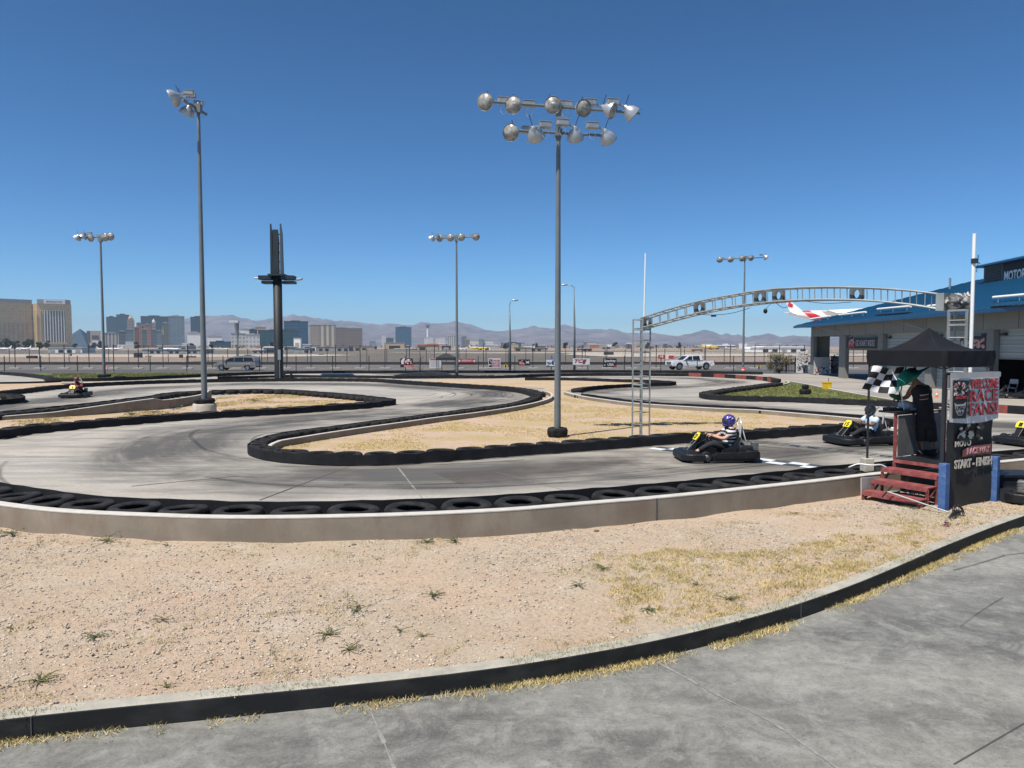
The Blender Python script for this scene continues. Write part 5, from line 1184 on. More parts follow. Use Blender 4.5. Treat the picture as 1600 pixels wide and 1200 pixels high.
def hand(m, wrist, dirv, palm_n, thumb_side, curl=.5, s=1.0):
    """palm and five tapering, bent fingers grown from the wrist"""
    d = Vector(dirv).normalized(); n = Vector(palm_n); n = (n - d * n.dot(d)).normalized(); a = d.cross(n) * thumb_side; wv = Vector(wrist)
    m.ball(wv + d * .045 * s, .045 * s, 8, 6, (1, 1, 1), None) if False else None
    R = Matrix((a, d, n)).transposed(); m.ball(wv + d * .048 * s, 1, 10, 6, (.041 * s, .054 * s, .017 * s), R)
    for i, (o, L_) in enumerate(((.028, .072), (.010, .080), (-.009, .074), (-.027, .058))):
        p = wv + d * .075 * s + a * o * s; pts = [p - d * .03 * s]; ang = 0; q = p; rs_ = [.0095 * s]
        for seg, f in enumerate((.45, .32, .25)):
            pts.append(q); rs_.append(.0092 * s - seg * .0009 * s); ang += curl * (.6 + .25 * seg) + .04 * i; q = q + (d * math.cos(ang) + n * math.sin(ang)) * L_ * f * s
        pts.append(q); rs_.append(.0062 * s); m.tube(pts, rs_, 6)
    t0_ = wv + d * .02 * s + a * .022 * s; t1_ = t0_ + (a * .8 + d * .6 + n * .2 * curl).normalized() * .035 * s; t2_ = t1_ + (a * .35 + d * .75 + n * .75 * curl).normalized() * .03 * s; t3_ = t2_ + (d * .7 + n * .9 * curl - a * .1).normalized() * .022 * s
    m.tube([t0_, t1_, t2_, t3_], [.013 * s, .0115 * s, .010 * s, .007 * s], 6)
def head_extras(m, c, fwd, up, r=.1):
    f, u = Vector(fwd).normalized(), Vector(up).normalized(); s_ = u.cross(f); R = Matrix((s_, f, u)).transposed(); c = Vector(c)
    m.ball(c, 1, 16, 12, (r * .80, r * .98, r * 1.18), R); m.ball(c + f * r * .28 - u * r * .72, 1, 10, 8, (r * .52, r * .6, r * .5), R)
    m.tube([c + f * r * .9 + u * r * .15, c + f * r * 1.16 - u * r * .22, c + f * r * .92 - u * r * .3], [.008, .015, .01], 6)
    for q in (-1, 1): m.ball(c + s_ * q * r * .82 - u * r * .05 - f * r * .05, 1, 8, 6, (.008, .022, .034), R); m.ball(c + f * r * .86 + s_ * q * r * .34 + u * r * .12, 1, 7, 5, (.017, .012, .010), R)
    m.tube([c + f * r * .88 - s_ * r * .26 - u * r * .62, c + f * r * .98 - u * r * .6, c + f * r * .88 + s_ * r * .26 - u * r * .62], [.005, .009, .005], 5)
def kart_driver(label, loc_, rotz, shirt, skin_m, trousers, helmet_m, visor_m, lean=0.0, look=0.0, hlabel=None, extra=None, arms_bare=True, legs_bare=False, group=None):
    t = thing('person', label, 'person', loc_, rotz); t.scale = (1.1, 1.1, 1.14)
    P = {}
    P['hip'] = ((-.28, 0, .27), .11); P['waist'] = ((-.31, 0, .40), .105); P['chest'] = ((-.33 + lean, 0, .56), .11); P['neck0'] = ((-.33 + lean, 0, .665), .07); P['neck'] = ((-.32 + lean, 0, .72), .055); P['skull'] = ((-.30 + lean, 0, .80), .075)
    E = [('hip', 'waist'), ('waist', 'chest'), ('chest', 'neck0'), ('neck0', 'neck'), ('neck', 'skull')]
    J = {}
    for s_, n_ in ((1, 'l'), (-1, 'r')):
        J[n_ + 'sh'] = ((-.33 + lean, s_ * .185, .625), .062); J[n_ + 'el'] = ((-.10, s_ * .265, .47), .045); J[n_ + 'wr'] = ((.13, s_ * .135, .535), .028)
        J[n_ + 'th'] = ((-.24, s_ * .10, .25), .09); J[n_ + 'kn'] = ((.16, s_ * .19, .375), .062); J[n_ + 'an'] = ((.50, s_ * .13, .17), .042); J[n_ + 'to'] = ((.60, s_ * .13, .20), .038)
        E += [('neck0', n_ + 'sh'), (n_ + 'sh', n_ + 'el'), (n_ + 'el', n_ + 'wr'), ('hip', n_ + 'th'), (n_ + 'th', n_ + 'kn'), (n_ + 'kn', n_ + 'an'), (n_ + 'an', n_ + 'to')]
    P.update(J)
    def ex(m):
        for s_, n_ in ((1, 'l'), (-1, 'r')): hand(m, J[n_ + 'wr'][0], (.75, -s_ * .15, .25), (-.2, -s_ * .2, -.9), s_, .9, .95)
        head_extras(m, (-.295 + lean, 0, .83), (math.cos(look), math.sin(look), 0), (0, 0, 1), .092)
    body = skin('body', P, E, skin_m, t, extra=ex)
    # shirt
    k = M(); Y_, X_ = (0, 1, 0), (1, 0, 0)
    loft(k, [((-.27, 0, .24), .175, .14, Y_, X_), ((-.29, 0, .33), .18, .145, Y_, X_), ((-.31, 0, .42), .172, .14, Y_, X_), ((-.325 + lean * .6, 0, .52), .185, .14, Y_, X_), ((-.33 + lean, 0, .60), .205, .125, Y_, X_), ((-.33 + lean, 0, .655), .185, .105, Y_, X_), ((-.33 + lean, 0, .70), .10, .08, Y_, X_), ((-.325 + lean, 0, .725), .065, .065, Y_, X_)])
    for n_ in 'lr':
        a, b = Vector(J[n_ + 'sh'][0]), Vector(J[n_ + 'el'][0]); wr = Vector(J[n_ + 'wr'][0])
        if arms_bare: k.tube([a + (a - b) * .12, a, a.lerp(b, .3), a.lerp(b, .58)], [.055, .078, .076, .078], 12)
        else: k.tube([a, a.lerp(b, .5), b, b.lerp(wr, .5), b.lerp(wr, .9)], [.075, .068, .058, .05, .042], 12)
    k.build('shirt', shirt, t)
    Tn_ = {'h': ((-.28, 0, .26), (.165, .135))}; ET = []
    for n_ in 'lr':
        Tn_[n_ + 't'] = (J[n_ + 'th'][0], .105); Tn_[n_ + 'k'] = (J[n_ + 'kn'][0], .075); ET += [('h', n_ + 't'), (n_ + 't', n_ + 'k')]
        if not legs_bare: Tn_[n_ + 'a'] = (Vector(J[n_ + 'kn'][0]).lerp(Vector(J[n_ + 'an'][0]), .85), .055); ET += [(n_ + 'k', n_ + 'a')]
    skin('trousers', Tn_, ET, trousers, t)
    for s_, n_ in ((1, 'l'), (-1, 'r')):
        k = M(); a = Vector(J[n_ + 'an'][0]); k.ball(a + Vector((.05, 0, -.01)), 1, 10, 7, (.115, .048, .045), Matrix.Rotation(-.5, 3, 'Y')); k.build('shoe', m_cwhite if extra == 'white shoes' else m_shoe, t)
    # helmet
    k = M(); hc = Vector((-.295 + lean, 0, .845)); Rz = Matrix.Rotation(look, 3, 'Z'); k.ball(hc, 1, 20, 14, (.150, .125, .138), Rz); k.ball(hc + Rz @ Vector((.075, 0, -.085)), 1, 14, 8, (.078, .085, .055), Rz); hm = k.build('helmet', helmet_m, t)
    if hlabel: hm['label'] = hlabel
    k = M(); n_ = 12; k.smooth = True; vs = []
    for i in range(n_ + 1):
        a = -1.05 + 2.1 * i / n_
        for dz, rr in ((-.04, 1.02), (.0, 1.045), (.045, 1.0)): vs.append(hc + Rz @ Vector((math.cos(a) * .152 * rr, math.sin(a) * .128 * rr, dz)))
    k.add(vs, [(i * 3 + j, (i + 1) * 3 + j, (i + 1) * 3 + j + 1, i * 3 + j + 1) for i in range(n_) for j in range(2)]); k.build('visor', visor_m, hm)
    k = M(); k.tube([hc + Vector((.03, s_ * .05, -.15)) for s_ in (-1, 0, 1)] , .05, 8); k.build('neck_collar', m_cblack, t)
    return t, hm

# ---------------------------------------------------------------- karts
m_kart = mat('kart_bumper_black', (.010, .011, .013), .5, var=.5, scale=9, spec=.35, bump=.15, bscale=30); m_plateY = mat('plate_yellow', (.80, .66, .03), .45, var=.05); m_tubes = mat('chrome_tube', (.60, .60, .58), .3, .35, var=.05); m_seat = mat('kart_seat', (.02, .02, .022), .35); m_eng = mat('engine_grey', (.16, .16, .15), .5, .4, var=.4, scale=12)
def make_kart(label, loc_, rotz, number=None, plated=True, group='racing karts on the track', seat_only=False, white_box=False):
    t = thing('racing_kart', label, 'kart', loc_, rotz, group); t.scale = (.96, .98, 1.0)
    # bumper ring, path of a rounded rectangle, wider at the pods
    def ring(hw, hl, c, n_=6):
        pts = []
        for cx, cy, a0 in ((hl - c, hw - c, 0), (-hl + c, hw - c, PI / 2), (-hl + c, -hw + c, PI), (hl - c, -hw + c, 1.5 * PI)):
            for i in range(n_ + 1): a = a0 + PI / 2 * i / n_; pts.append(Vector((cx + c * math.cos(a), cy + c * math.sin(a), 0)))
        return pts
    path = ring(.60, .96, .26)
    cs_ = [(-.045, .045), (-.06, .07), (-.055, .185), (-.035, .205), (.08, .215), (.10, .20), (.12, .08), (.06, .045)]
    fr = [p for p in path if p.x > .50]; fr.sort(key=lambda p: math.atan2(p.y, p.x)); fr = [Vector((.46, -.60, 0))] + fr + [Vector((.46, .60, 0))]
    k = M(); k.sweep(fr, [(a_, z_) for a_, z_ in cs_]); k.build('front_bumper', m_kart, t)
    rr_ = [p for p in path if p.x < -.70]; rr_.sort(key=lambda p: math.atan2(p.y, -p.x)); k = M(); k.sweep(rr_, [(-a_, z_ + .03) for a_, z_ in cs_]); k.build('rear_bumper', m_kart, t)
    for s_ in (-1, 1):
        k = M(); k.prism([(.26, s_ * .47, .05), (.30, s_ * .47, .17), (.14, s_ * .47, .225), (-.50, s_ * .47, .25), (-.90, s_ * .47, .275), (-.93, s_ * .47, .06)], (0, 0, 0), (0, s_ * .17, 0)); k.box((-.30, s_ * .645, .15), (1.0, .02, .10), bev=.008); k.build('side_pod', m_kart, t)
        k = M(); k.cyl((.30, s_ * .52, .09), (.52, s_ * .52, .09), .018, n=6); k.cyl((.40, s_ * .40, .17), (.40, s_ * .62, .17), .02, n=6); k.build('bumper_tube', m_tubes, t)
    k = M(); k.bb((-.80, -.38, .055), (.85, .38, .075)); k.build('floor_pan', m_black, t)
    k = M(); k.box((.72, 0, .19), (.34, .86, .13), bev=.05); k.build('nose', m_kart, t)
    # steering fairing with number plate
    k = M(); k.prism([(.62, -.10, .22), (.72, -.10, .22), (.40, -.10, .66), (.34, -.10, .62)], (0, 0, 0), (0, .20, 0)); k.build('steering_fairing', m_kart, t)
    k = M(); nrm = Vector((.44, 0, .32)).normalized(); up = Vector((-.32, 0, .44)).normalized(); c = Vector((.50, 0, .56)); Rm = Matrix((Vector((0, 1, 0)), up, nrm)).transposed()
    pts = [(-.13, -.09), (.13, -.09), (.15, .04), (.09, .13), (-.09, .13), (-.15, .04)]; k.prism([c + Rm @ Vector((x, y, 0)) for x, y in pts], (0, 0, 0), nrm * .02); plate = k.build('number_plate', m_plateY if plated else m_kart, t)
    if number: k = M(); put_text(k, number, c + nrm * .026, (0, 1, 0), up, .05 + .06 * len(number), .13, off=.03, ext=.002); k.build('number', m_signk, plate)
    for s_ in (-1, 1): k = M(); k.cyl((.80, s_ * .12, .24), (.50, s_ * .09, .52), .009, n=6); k.build('strut', m_eng, t)
    k = M(); sc_ = Vector((.21, 0, .545)); nv = Vector((-.7, 0, .7)); q = nv.to_track_quat('Z', 'Y'); k.tube([sc_ + q @ Vector((math.cos(a) * .14, math.sin(a) * .14, 0)) for a in [2 * PI * i / 20 for i in range(20)]], .013, 7, True); k.cyl(sc_, (.50, 0, .25), .015, n=6)
    for a in (0, 2.1, 4.2): k.cyl(sc_, sc_ + q @ Vector((math.cos(a) * .14, math.sin(a) * .14, 0)), .01, n=5)
    k.build('steering_wheel', m_black, t)
    k = M(); k.prism([(-.04, -.20, .12), (-.04, -.20, .17), (-.30, -.20, .16), (-.44, -.20, .34), (-.56, -.20, .60), (-.60, -.20, .58), (-.50, -.20, .28), (-.36, -.20, .10)], (0, 0, 0), (0, .40, 0))
    for s_ in (-1, 1): k.prism([(-.06, 0, .14), (-.10, 0, .26), (-.34, 0, .38), (-.54, 0, .58), (-.58, 0, .54), (-.44, 0, .2), (-.3, 0, .12)], (0, s_ * .2, 0), (0, s_ * .235, 0))
    k.build('seat', m_seat, t)
    k = M(); hoop = smooth([(-.52, -.20, .10), (-.56, -.19, .55), (-.60, -.15, .94), (-.62, 0, 1.04), (-.60, .15, .94), (-.56, .19, .55), (-.52, .20, .10)], .05); k.tube(hoop, .021, 8); k.build('roll_bar', m_tubes, t)
    for s_ in (-1, 1): k = M(); k.tube([(-.60, s_ * .14, .90), (-.72, s_ * .16, .5), (-.84, s_ * .20, .16)], .015, 6); k.build('roll_bar_brace', m_tubes, t)
    for s_ in (-1, 1): k = M(); k.box((-.66, s_ * .30, .28), (.36, .22, .20), bev=.04); k.cyl((-.62, s_ * .30, .30), (-.62, s_ * .40, .34), .07, n=12); k.build('engine', m_black, t)
    k = M(); k.box((-.90, .30, .36), (.16, .16, .22), bev=.02); 
    for z in (.28, .33, .38, .43): k.bb((-.985, .215, z), (-.815, .385, z + .012))
    k.build('silencer_guard', m_white if white_box else m_eng, t)
    for x, r_, w_ in ((.42, .135, .13), (-.70, .14, .18)):
        for s_ in (-1, 1):
            k = M(); k.lathe([(.07, -w_ / 2), (r_ * .92, -w_ / 2), (r_, -w_ / 2 + .02), (r_, w_ / 2 - .02), (r_ * .92, w_ / 2), (.07, w_ / 2)], (x, s_ * (.56 if x > 0 else .47), r_), (0, 1, 0), 18, closed=True); wh = k.build('wheel', m_tyre, t)
            k = M(); k.lathe([(.07, -.04), (.07, .04), (0, .045)], (x, s_ * (.585 if x > 0 else .47), r_), (0, s_, 0), 12); k.build('rim', m_eng, wh)
    return t
def on_track(px, py): return G(px, py)
m_hpurp = mat('helmet_purple', (.05, .03, .25), .25, .1, scale=9, col2=(.07, .045, .30), coat=.8); m_hblack = mat('helmet_black', (.012, .012, .014), .2, coat=.8); m_hred = mat('helmet_red', (.22, .025, .02), .25, coat=.8)
m_visor = mat('visor_dark', (.02, .02, .022), .1, spec=.8)
K1 = G(1118, 717.5); a1 = PI + .04; make_kart('kart in the middle of the straight, driver in striped shirt, yellow plate in front', K1, a1, '27')
p1, h1 = kart_driver('person in a purple helmet and black and white striped shirt driving the middle kart', K1, a1, m_stripe, m_skinL, m_cblack, m_hpurp, m_visor, hlabel='purple helmet with white marks')
k = M()
for s_ in (-1, 1):
    for q, (a0, z_) in enumerate(((.9, .03), (1.3, .06), (1.7, .035))): k.tube([Vector((-.295, 0, .845)) + Vector((math.cos(a0 + w_) * .153, s_ * math.sin(a0 + w_) * .128, z_ + .03 * math.sin(w_ * 9))) for w_ in (0, .1, .2, .3)], .009, 5)
k.build('helmet_pattern', m_cwhite, h1)
K2 = G(1346, 692.5); a2 = PI + .24; make_kart('kart numbered 15 entering from behind the thin black flag post', K2, a2, '15', white_box=True)
kart_driver('person in a black helmet and pale blue shirt driving kart number 15', K2, a2, m_cblue, m_skinD, m_cblack, m_hblack, m_visor, hlabel='glossy black helmet', extra='white shoes', lean=.04)
K3 = G(118, 620.5); a3 = -1.31; make_kart('far kart at the left rounding the bend, yellow plate and red-clothed driver', K3, a3, '4')
kart_driver('person in a red helmet and dark red top driving the far kart at the left', K3, a3, m_cred, m_skinL, m_cblack, m_hred, m_visor, arms_bare=False, hlabel='red helmet')
K4 = G(1613, 693.5); a4 = PI + .35; make_kart('kart cut off by the right picture edge with a yellow plate', K4, a4, '1')
kart_driver('person in dark clothes driving the kart at the right edge', K4, a4, m_cdk, m_skinL, m_cblack, m_hblack, m_visor, lean=-.02)
pk = G(1640, 786); make_kart('parked black kart on the dirt right of the second blue post', (pk.x, pk.y, .02), PI - 2.3, None, False)
k = M(); gp = C0 + Wd * (fs(1582)) + In * 1.2; gt = G(1585, 622.5); make_kart('kart standing in the open garage door in the shade', (gt.x + .2, gt.y + .3, .03), PI - .5, None, False)
gt2 = Vector((gt.x + .2, gt.y + .3, .03)); t = thing('folding_chair', 'pale folding chair beside the kart in the garage door', 'chair', (gt2.x + .9, gt2.y + 1.5, .02), .6)
k = M(); k.box((0, 0, .45), (.42, .42, .03)); k.build('seat', m_lgrey, t); k = M(); k.box((.2, 0, .8), (.03, .42, .26)); k.build('backrest', m_lgrey, t)
for s_ in (-1, 1): k = M(); k.bar((-.2, s_ * .2, 0), (.22, s_ * .2, .92), .02); k.bar((.2, s_ * .19, 0), (-.16, s_ * .19, .45), .02); k.build('leg', m_tubes, t)

# ---------------------------------------------------------------- the marshal's stand
m_redst = mat('stand_red_paint', (.20, .045, .045), .7, .0, col2=(.34, .12, .10), thr=(.45, .75), scale=7, bump=.1); m_bluep = mat('post_blue_paint', (.045, .11, .28), .8, col2=(.13, .20, .36), thr=(.5, .75), scale=9, bump=.2); m_net = mat('shade_net_grey', (.16, .16, .155), .9, var=.2, scale=3); m_ply = mat('board_white_scuffed', (.55, .53, .49), .8, var=.12, scale=4)
O = Vector((6.34, 13.28, 0)); U = Vector((.85, .53, 0)).normalized(); Vv = Vector((U.y, -U.x, 0)); sang = math.atan2(U.y, U.x)
def S3(u, v, z=0): return O + U * u + Vv * v + Vector((0, 0, z))
Z = Vector((0, 0, 1))
ST = thing('marshal_stand', 'red steel flag stand with steps and a small platform beside the track wall', 'flag stand')
rise, run = .185, .29
for i in range(4):
    z = rise * (i + 1); u0 = run * i; k = M()
    if i < 3:
        k.prism([S3(u0, 0, z), S3(u0 + .30, 0, z), S3(u0 + .30, 1.02, z), S3(u0, 1.02, z)], (0, 0, -.022), (0, 0, 0)); k.bar(S3(u0, 0, z - .045), S3(u0, 1.02, z - .045), .045, .05)
        k.build('step', m_redst, ST)
for v in (.015, 1.005):
    for i in range(3):
        k = M(); z = rise * (i + 1) - .03; k.bar(S3(run * i + .01, v, .01), S3(run * i + .01, v, z), .04); k.build('leg', m_redst, ST)
        k = M(); k.bar(S3(run * i + .02, v, .03 + rise * i * .6), S3(run * (i + 1), v, rise * (i + 1.0) - .03), .028); k.build('diagonal_brace', m_redst, ST)
pz = .72; u0, u1, va, vb = .93, 2.45, .04, 1.08
k = M(); k.prism([S3(u0, va, pz), S3(u1, va, pz), S3(u1, vb, pz), S3(u0, vb, pz)], (0, 0, -.03), (0, 0, 0)); k.build('platform', m_black, ST)
for a, b in (((u0, va), (u0, vb)), ((u0, vb), (u1, vb)), ((u0, va), (u1, va)), ((u1, va), (u1, vb))): k = M(); k.bar(S3(*a, pz - .055), S3(*b, pz - .055), .05, .06); k.build('platform_edge', m_redst, ST)
for u, v in ((u0, va), (u0, vb), (u1, va), (u1, vb), (u0 + .9, va)): k = M(); k.bar(S3(u, v, .42 if v == va else 0), S3(u, v, pz - .08), .05); k.build('leg', m_redst, ST)
RT = 1.55
for u, v in ((u0, va), (u0 + .9, va), (u1, va)): k = M(); k.bar(S3(u, v, pz - .02), S3(u, v, RT), .045); k.build('rail_post', m_redst, ST)
for z in (RT - .02, pz + .5): k = M(); k.bar(S3(u0, va - .01, z), S3(u1, va - .01, z), .03); k.build('rail', m_dark, ST)
k = M(); k.prism([S3(u0 + .03, va + .03, pz + .02), S3(u1 - .03, va + .03, pz + .02), S3(u1 - .03, va + .03, RT - .04), S3(u0 + .03, va + .03, RT - .04)], (0, 0, 0), Vv * .008); k.build('side_screen', m_net, ST)
k = M(); k.prism([S3(u0 - .0, va - .34, RT), S3(u0 + 1.1, va - .34, RT), S3(u0 + 1.1, va + .05, RT), S3(u0 - .06, va + .05, RT)], (0, 0, 0), (0, 0, .035)); k.build('counter', m_black, ST)
k = M(); k.prism([S3(u0 + .1, va + 0, .42), S3(u1, va, .42), S3(u1, va, pz - .1), S3(u0 + .1, va, pz - .1)], (0, 0, 0), Vv * .02); k.build('skirt', m_net, ST)
# things on the counter
k = M(); k.box((0, 0, .03), (.22, .16, .06), bev=.015); k.box((.2, .02, .02), (.12, .2, .04), bev=.01); tag(k.build('radio_set', m_black, None, S3(u0 + .14, va - .2, RT + .036), .4), 'low black radio set lying on the stand counter', 'radio')
k = M(); k.smooth = True; k.ball((0, 0, .09), 1, 14, 10, (.13, .10, .10)); bag = tag(k.build('paper_bag', mat('pale_bag', (.62, .60, .64), .7, var=.2, scale=9), None, S3(u0 + .50, va - .12, RT + .03)), 'pale crumpled bag on the counter in front of the flag marshal', 'bag')
k = M(); k.cyl((0, 0, 0), (-.09, -.03, .36), .012, n=7); tag(k.build('white_stick', m_pvc, None, S3(u0 + .36, va - .05, RT + .036)), 'short white stick standing on the counter before the marshal', 'stick')
# white board under the steps, cable
k = M(); k.prism([S3(.12, -.10, .02), S3(.75, -.12, .02), S3(.72, -.12, .36), S3(.10, -.10, .40)], (0, 0, 0), Vv * .015); tag(k.build('white_board', m_ply), 'scuffed white board leaning behind the red steps', 'board')
# blue posts
for i, (px, py, ty) in enumerate(((1473.5, 802.5, 724), (1552.5, 788, 713))):
    b = G(px, py); h = D(px, ty, b.y).z; k = M(); k.box((0, 0, h / 2 - .02), (.125, .125, h + .04), bev=.008); 
    k.box((0, 0, h * .72), (.129, .129, .008)); k.box((0, 0, h * .12), (.129, .129, .008))
    o = k.build('blue_post', m_bluep, None, b, sang + (.1 if i else -.05)); tag(o, ['square blue post at the foot of the steps, left end of the start finish screen', 'square blue post at the right end of the start finish screen'][i], 'post', 'blue posts of the flag stand')
BL, BR = G(1473.5, 802.5), G(1552.5, 788); bu = (BR - BL); BW = bu.length; bu.normalize(); bn = Vector((bu.y, -bu.x, 0))
# red uprights of the screen
SCR = thing('banner_rack', 'red upright rack that carries the two banners between the blue posts', 'rack')
for q in (.12, BW - .02): k = M(); c = BL + bu * q - bn * .10; k.bar(c, c + Z * 2.36, .045); k.build('upright', m_redst, SCR)
k = M(); k.bar(BL + bu * .12 - bn * .10 + Z * 2.33, BL + bu * (BW - .02) - bn * .10 + Z * 2.33, .035); k.build('crossbar', m_dark, SCR)
def cloth_panel(k, a, w_, z0, z1, amp, seed, nu=26, nv=14, th=.006, sag=0):
    vs = []
    for s_ in (0, 1):
        for j in range(nv + 1):
            for i in range(nu + 1):
                x = w_ * i / nu; z = z0 + (z1 - z0) * j / nv; f = math.sin(PI * i / nu) 
                off = amp * (mnoise.noise(Vector((x * 2 + seed, z * 1.3, 0))) + .5 * mnoise.noise(Vector((x * 3 + z * 4 + seed, z * 2, 5))))
                vs.append(a + bu * x + bn * (off - s_ * th) + Z * (z - sag * f * (1 - j / nv)))
    n_ = (nu + 1) * (nv + 1); k.smooth = True
    fs_ = [(s_ * n_ + j * (nu + 1) + i, s_ * n_ + j * (nu + 1) + i + 1, s_ * n_ + (j + 1) * (nu + 1) + i + 1, s_ * n_ + (j + 1) * (nu + 1) + i) for s_ in (0, 1) for j in range(nv) for i in range(nu)]
    k.add(vs, fs_); k.smooth = False; return k
m_bdark = mat('banner_dark_net', (.022, .021, .02), .8, var=.35, scale=2.5); m_faded = mat('print_faded_brown', (.13, .095, .07), .8, var=.5, scale=8); m_fred = mat('print_faded_red', (.20, .07, .065), .8, var=.3, scale=8); m_cream = mat('print_cream', (.50, .46, .40), .8, var=.15, scale=10)
def on_banner(k, a, pts, off): return k.prism([a + bu * x + Z * z + bn * off for x, z in pts], (0, 0, 0), bn * .002)
LB = thing('start_finish_banner', 'dark net banner reading start finish on the lower half of the stand screen', 'banner'); la = BL + bu * .10 - bn * .03; lw = BW - .14
k = M(); cloth_panel(k, la, lw, .06, 1.56, .030, 3); k.build('cloth', m_bdark, LB)
k = M(); put_text(k, 'START - FINISH', la + bu * lw * .54 + Z * .80 + bn * .035, bu, Z, lw * .82, .15, off=.035); k.build('lettering', m_cream, LB)
k = M(); put_text(k, 'MOTO', la + bu * lw * .30 + Z * 1.15 + bn * .035, bu, Z, lw * .34, .10, off=.03); k.build('lettering', m_cream, LB)
k = M(); on_banner(k, la, [(lw * .30, .92), (lw * .93, .92), (lw * .93, 1.09), (lw * .45, 1.09), (lw * .30, 1.03)], .030); k.build('red_patch', m_fred, LB)
k = M(); put_text(k, 'RACEWAY', la + bu * lw * .64 + Z * 1.005 + bn * .036, bu, Z, lw * .5, .11, off=.02); k.build('lettering', m_pink, LB)
def kart_emblem(a, cx, cz, s_, off, mats, par, seed):
    """cluster of racers seen head on: lens-shaped helmets and noses in three print colours"""
    rr = random.Random(seed)
    for q, m_ in enumerate(mats):
        k = M()
        for i in range(11):
            x, z = cx + rr.uniform(-.5, .5) * s_, cz + rr.uniform(-.26, .26) * s_; r_ = s_ * rr.uniform(.05, .13); n_ = 9; ph = rr.uniform(-.6, .6); on_banner(k, a, [(x + math.cos(ph) * math.cos(w_) * r_ - math.sin(ph) * math.sin(w_) * r_ * .5, z + math.sin(ph) * math.cos(w_) * r_ + math.cos(ph) * math.sin(w_) * r_ * .5) for w_ in [2 * PI * j / n_ for j in range(n_)]], off + q * .0035 + i * .0002)
        k.build('emblem', m_, par)
kart_emblem(la, lw * .48, 1.36, lw * .52, .034, [m_faded, m_cream, m_signk], LB, 4)
UB = thing('race_fans_banner', 'white and red banner reading welcome race fans with a black strip, above the dark one', 'banner'); ua = BL + bu * .02 + bn * .05; uw = BW - .06
m_ubw = mat('banner_white_cloth', (.58, .56, .56), .7, var=.06, scale=4); m_ubr = mat('banner_red_letters', (.36, .035, .045), .7, var=.25, scale=12)
k = M(); cloth_panel(k, ua, uw, 1.54, 2.36, .016, 9, sag=.05); k.build('cloth', m_ubw, UB)
k = M(); on_banner(k, ua, [(uw * .03, 1.60), (uw * .30, 1.585), (uw * .33, 2.22), (uw * .03, 2.24)], .018); k.build('black_strip', m_signk, UB)
k = M(); pts_ = []
for i in range(12): z = 1.60 + i * .052; pts_ += [(uw * (.325 if i % 2 else .333), z), (uw * (.325 if i % 2 else .333), z + .052)]
on_banner(k, ua, pts_ + [(uw * .345, 2.22), (uw * .345, 1.60)], .020)
k.build('checked_edge', m_signk, UB)
k = M(); on_banner(k, ua, [(0, 2.27), (uw, 2.27), (uw, 2.355), (0, 2.355)], .018); k.build('grey_hem', m_lgrey, UB)
for s_, z, h_, w_ in (('WELCOME', 2.16, .16, .57), ('RACE', 1.955, .19, .57), ('FANS!', 1.725, .20, .57)):
    k = M(); put_text(k, s_, ua + bu * uw * .655 + Z * z + bn * .022, bu, Z, uw * w_ * 1.025, h_ * 1.07, off=.022); k.build('letter_outline', m_signk, UB)
    k = M(); put_text(k, s_, ua + bu * uw * .655 + Z * z + bn * .028, bu, Z, uw * w_, h_, off=.004); k.build('lettering', m_ubr, UB)
kart_emblem(ua, uw * .175, 2.11, uw * .24, .022, [m_pink, m_cream, m_signk], UB, 6)
k = M(); put_text(k, 'MOTO', ua + bu * uw * .13 + Z * 2.005 + bn * .024, bu, Z, uw * .16, .055, off=.02); k.build('lettering', m_cream, UB)
k = M(); put_text(k, 'RACEWAY', ua + bu * uw * .19 + Z * 1.945 + bn * .024, bu, Z, uw * .21, .05, off=.02); k.build('lettering', m_ubr, UB)
k = M(); c_ = lambda x, z: (uw * x, z); on_banner(k, ua, [c_(.06, 1.86), c_(.11, 1.83), c_(.175, 1.83), c_(.24, 1.83), c_(.29, 1.86), c_(.26, 1.72), c_(.21, 1.64), c_(.14, 1.64), c_(.09, 1.72)], .021); k.build('shield', m_lgrey, UB)
k = M(); put_text(k, 'LPGC', ua + bu * uw * .175 + Z * 1.77 + bn * .025, bu, Z, uw * .17, .07, off=.02); put_text(k, 'CUP', ua + bu * uw * .175 + Z * 1.68 + bn * .025, bu, Z, uw * .09, .05, off=.02); k.build('lettering', m_signk, UB)
# canopy tent
m_tent = mat('tent_black_cloth', (.0075, .008, .010), .7, var=.25, scale=2, spec=.3); 
A_, B_c, C_ = Vector((6.87, 14.3, 0)), Vector((7.19, 12.28, 0)), Vector((8.60, 13.2, 0)); D_ = A_ + C_ - B_c; ctr = (A_ + C_) / 2
TN = thing('canopy_tent', 'black pop-up canopy with pointed roof over the flag stand', 'canopy tent')
zb, ze, zp = 2.455, 2.72, 3.14; cs = [A_, B_c, C_, D_]
k = M(); k.smooth = True; n_ = 14; rows = 12; grid_ = []
per = []
for q in range(4):
    for i in range(n_): per.append((cs[q].lerp(cs[(q + 1) % 4], i / n_), i / n_))
vs = []
for j in range(rows + 1):
    f = j / rows
    for p, e_ in per:
        sagz = -.10 * math.sin(PI * f) ** 1.2 - .055 * math.sin(PI * e_) * math.sin(PI * min(1, f * 1.0)) ; r_ = 1 - f
        q = ctr + (p - ctr) * (r_ * (1 - .06 * math.sin(PI * e_) * math.sin(PI * f))); vs.append(Vector((q.x, q.y, ze + (zp - ze) * f ** 1.5 + sagz * .55 + .004 * mnoise.noise(q * 7))))
m_n = len(per); k.add(vs, [(j * m_n + i, j * m_n + (i + 1) % m_n, (j + 1) * m_n + (i + 1) % m_n, (j + 1) * m_n + i) for j in range(rows) for i in range(m_n)]); k.build('roof', m_tent, TN)
k = M(); k.smooth = True; vs = []
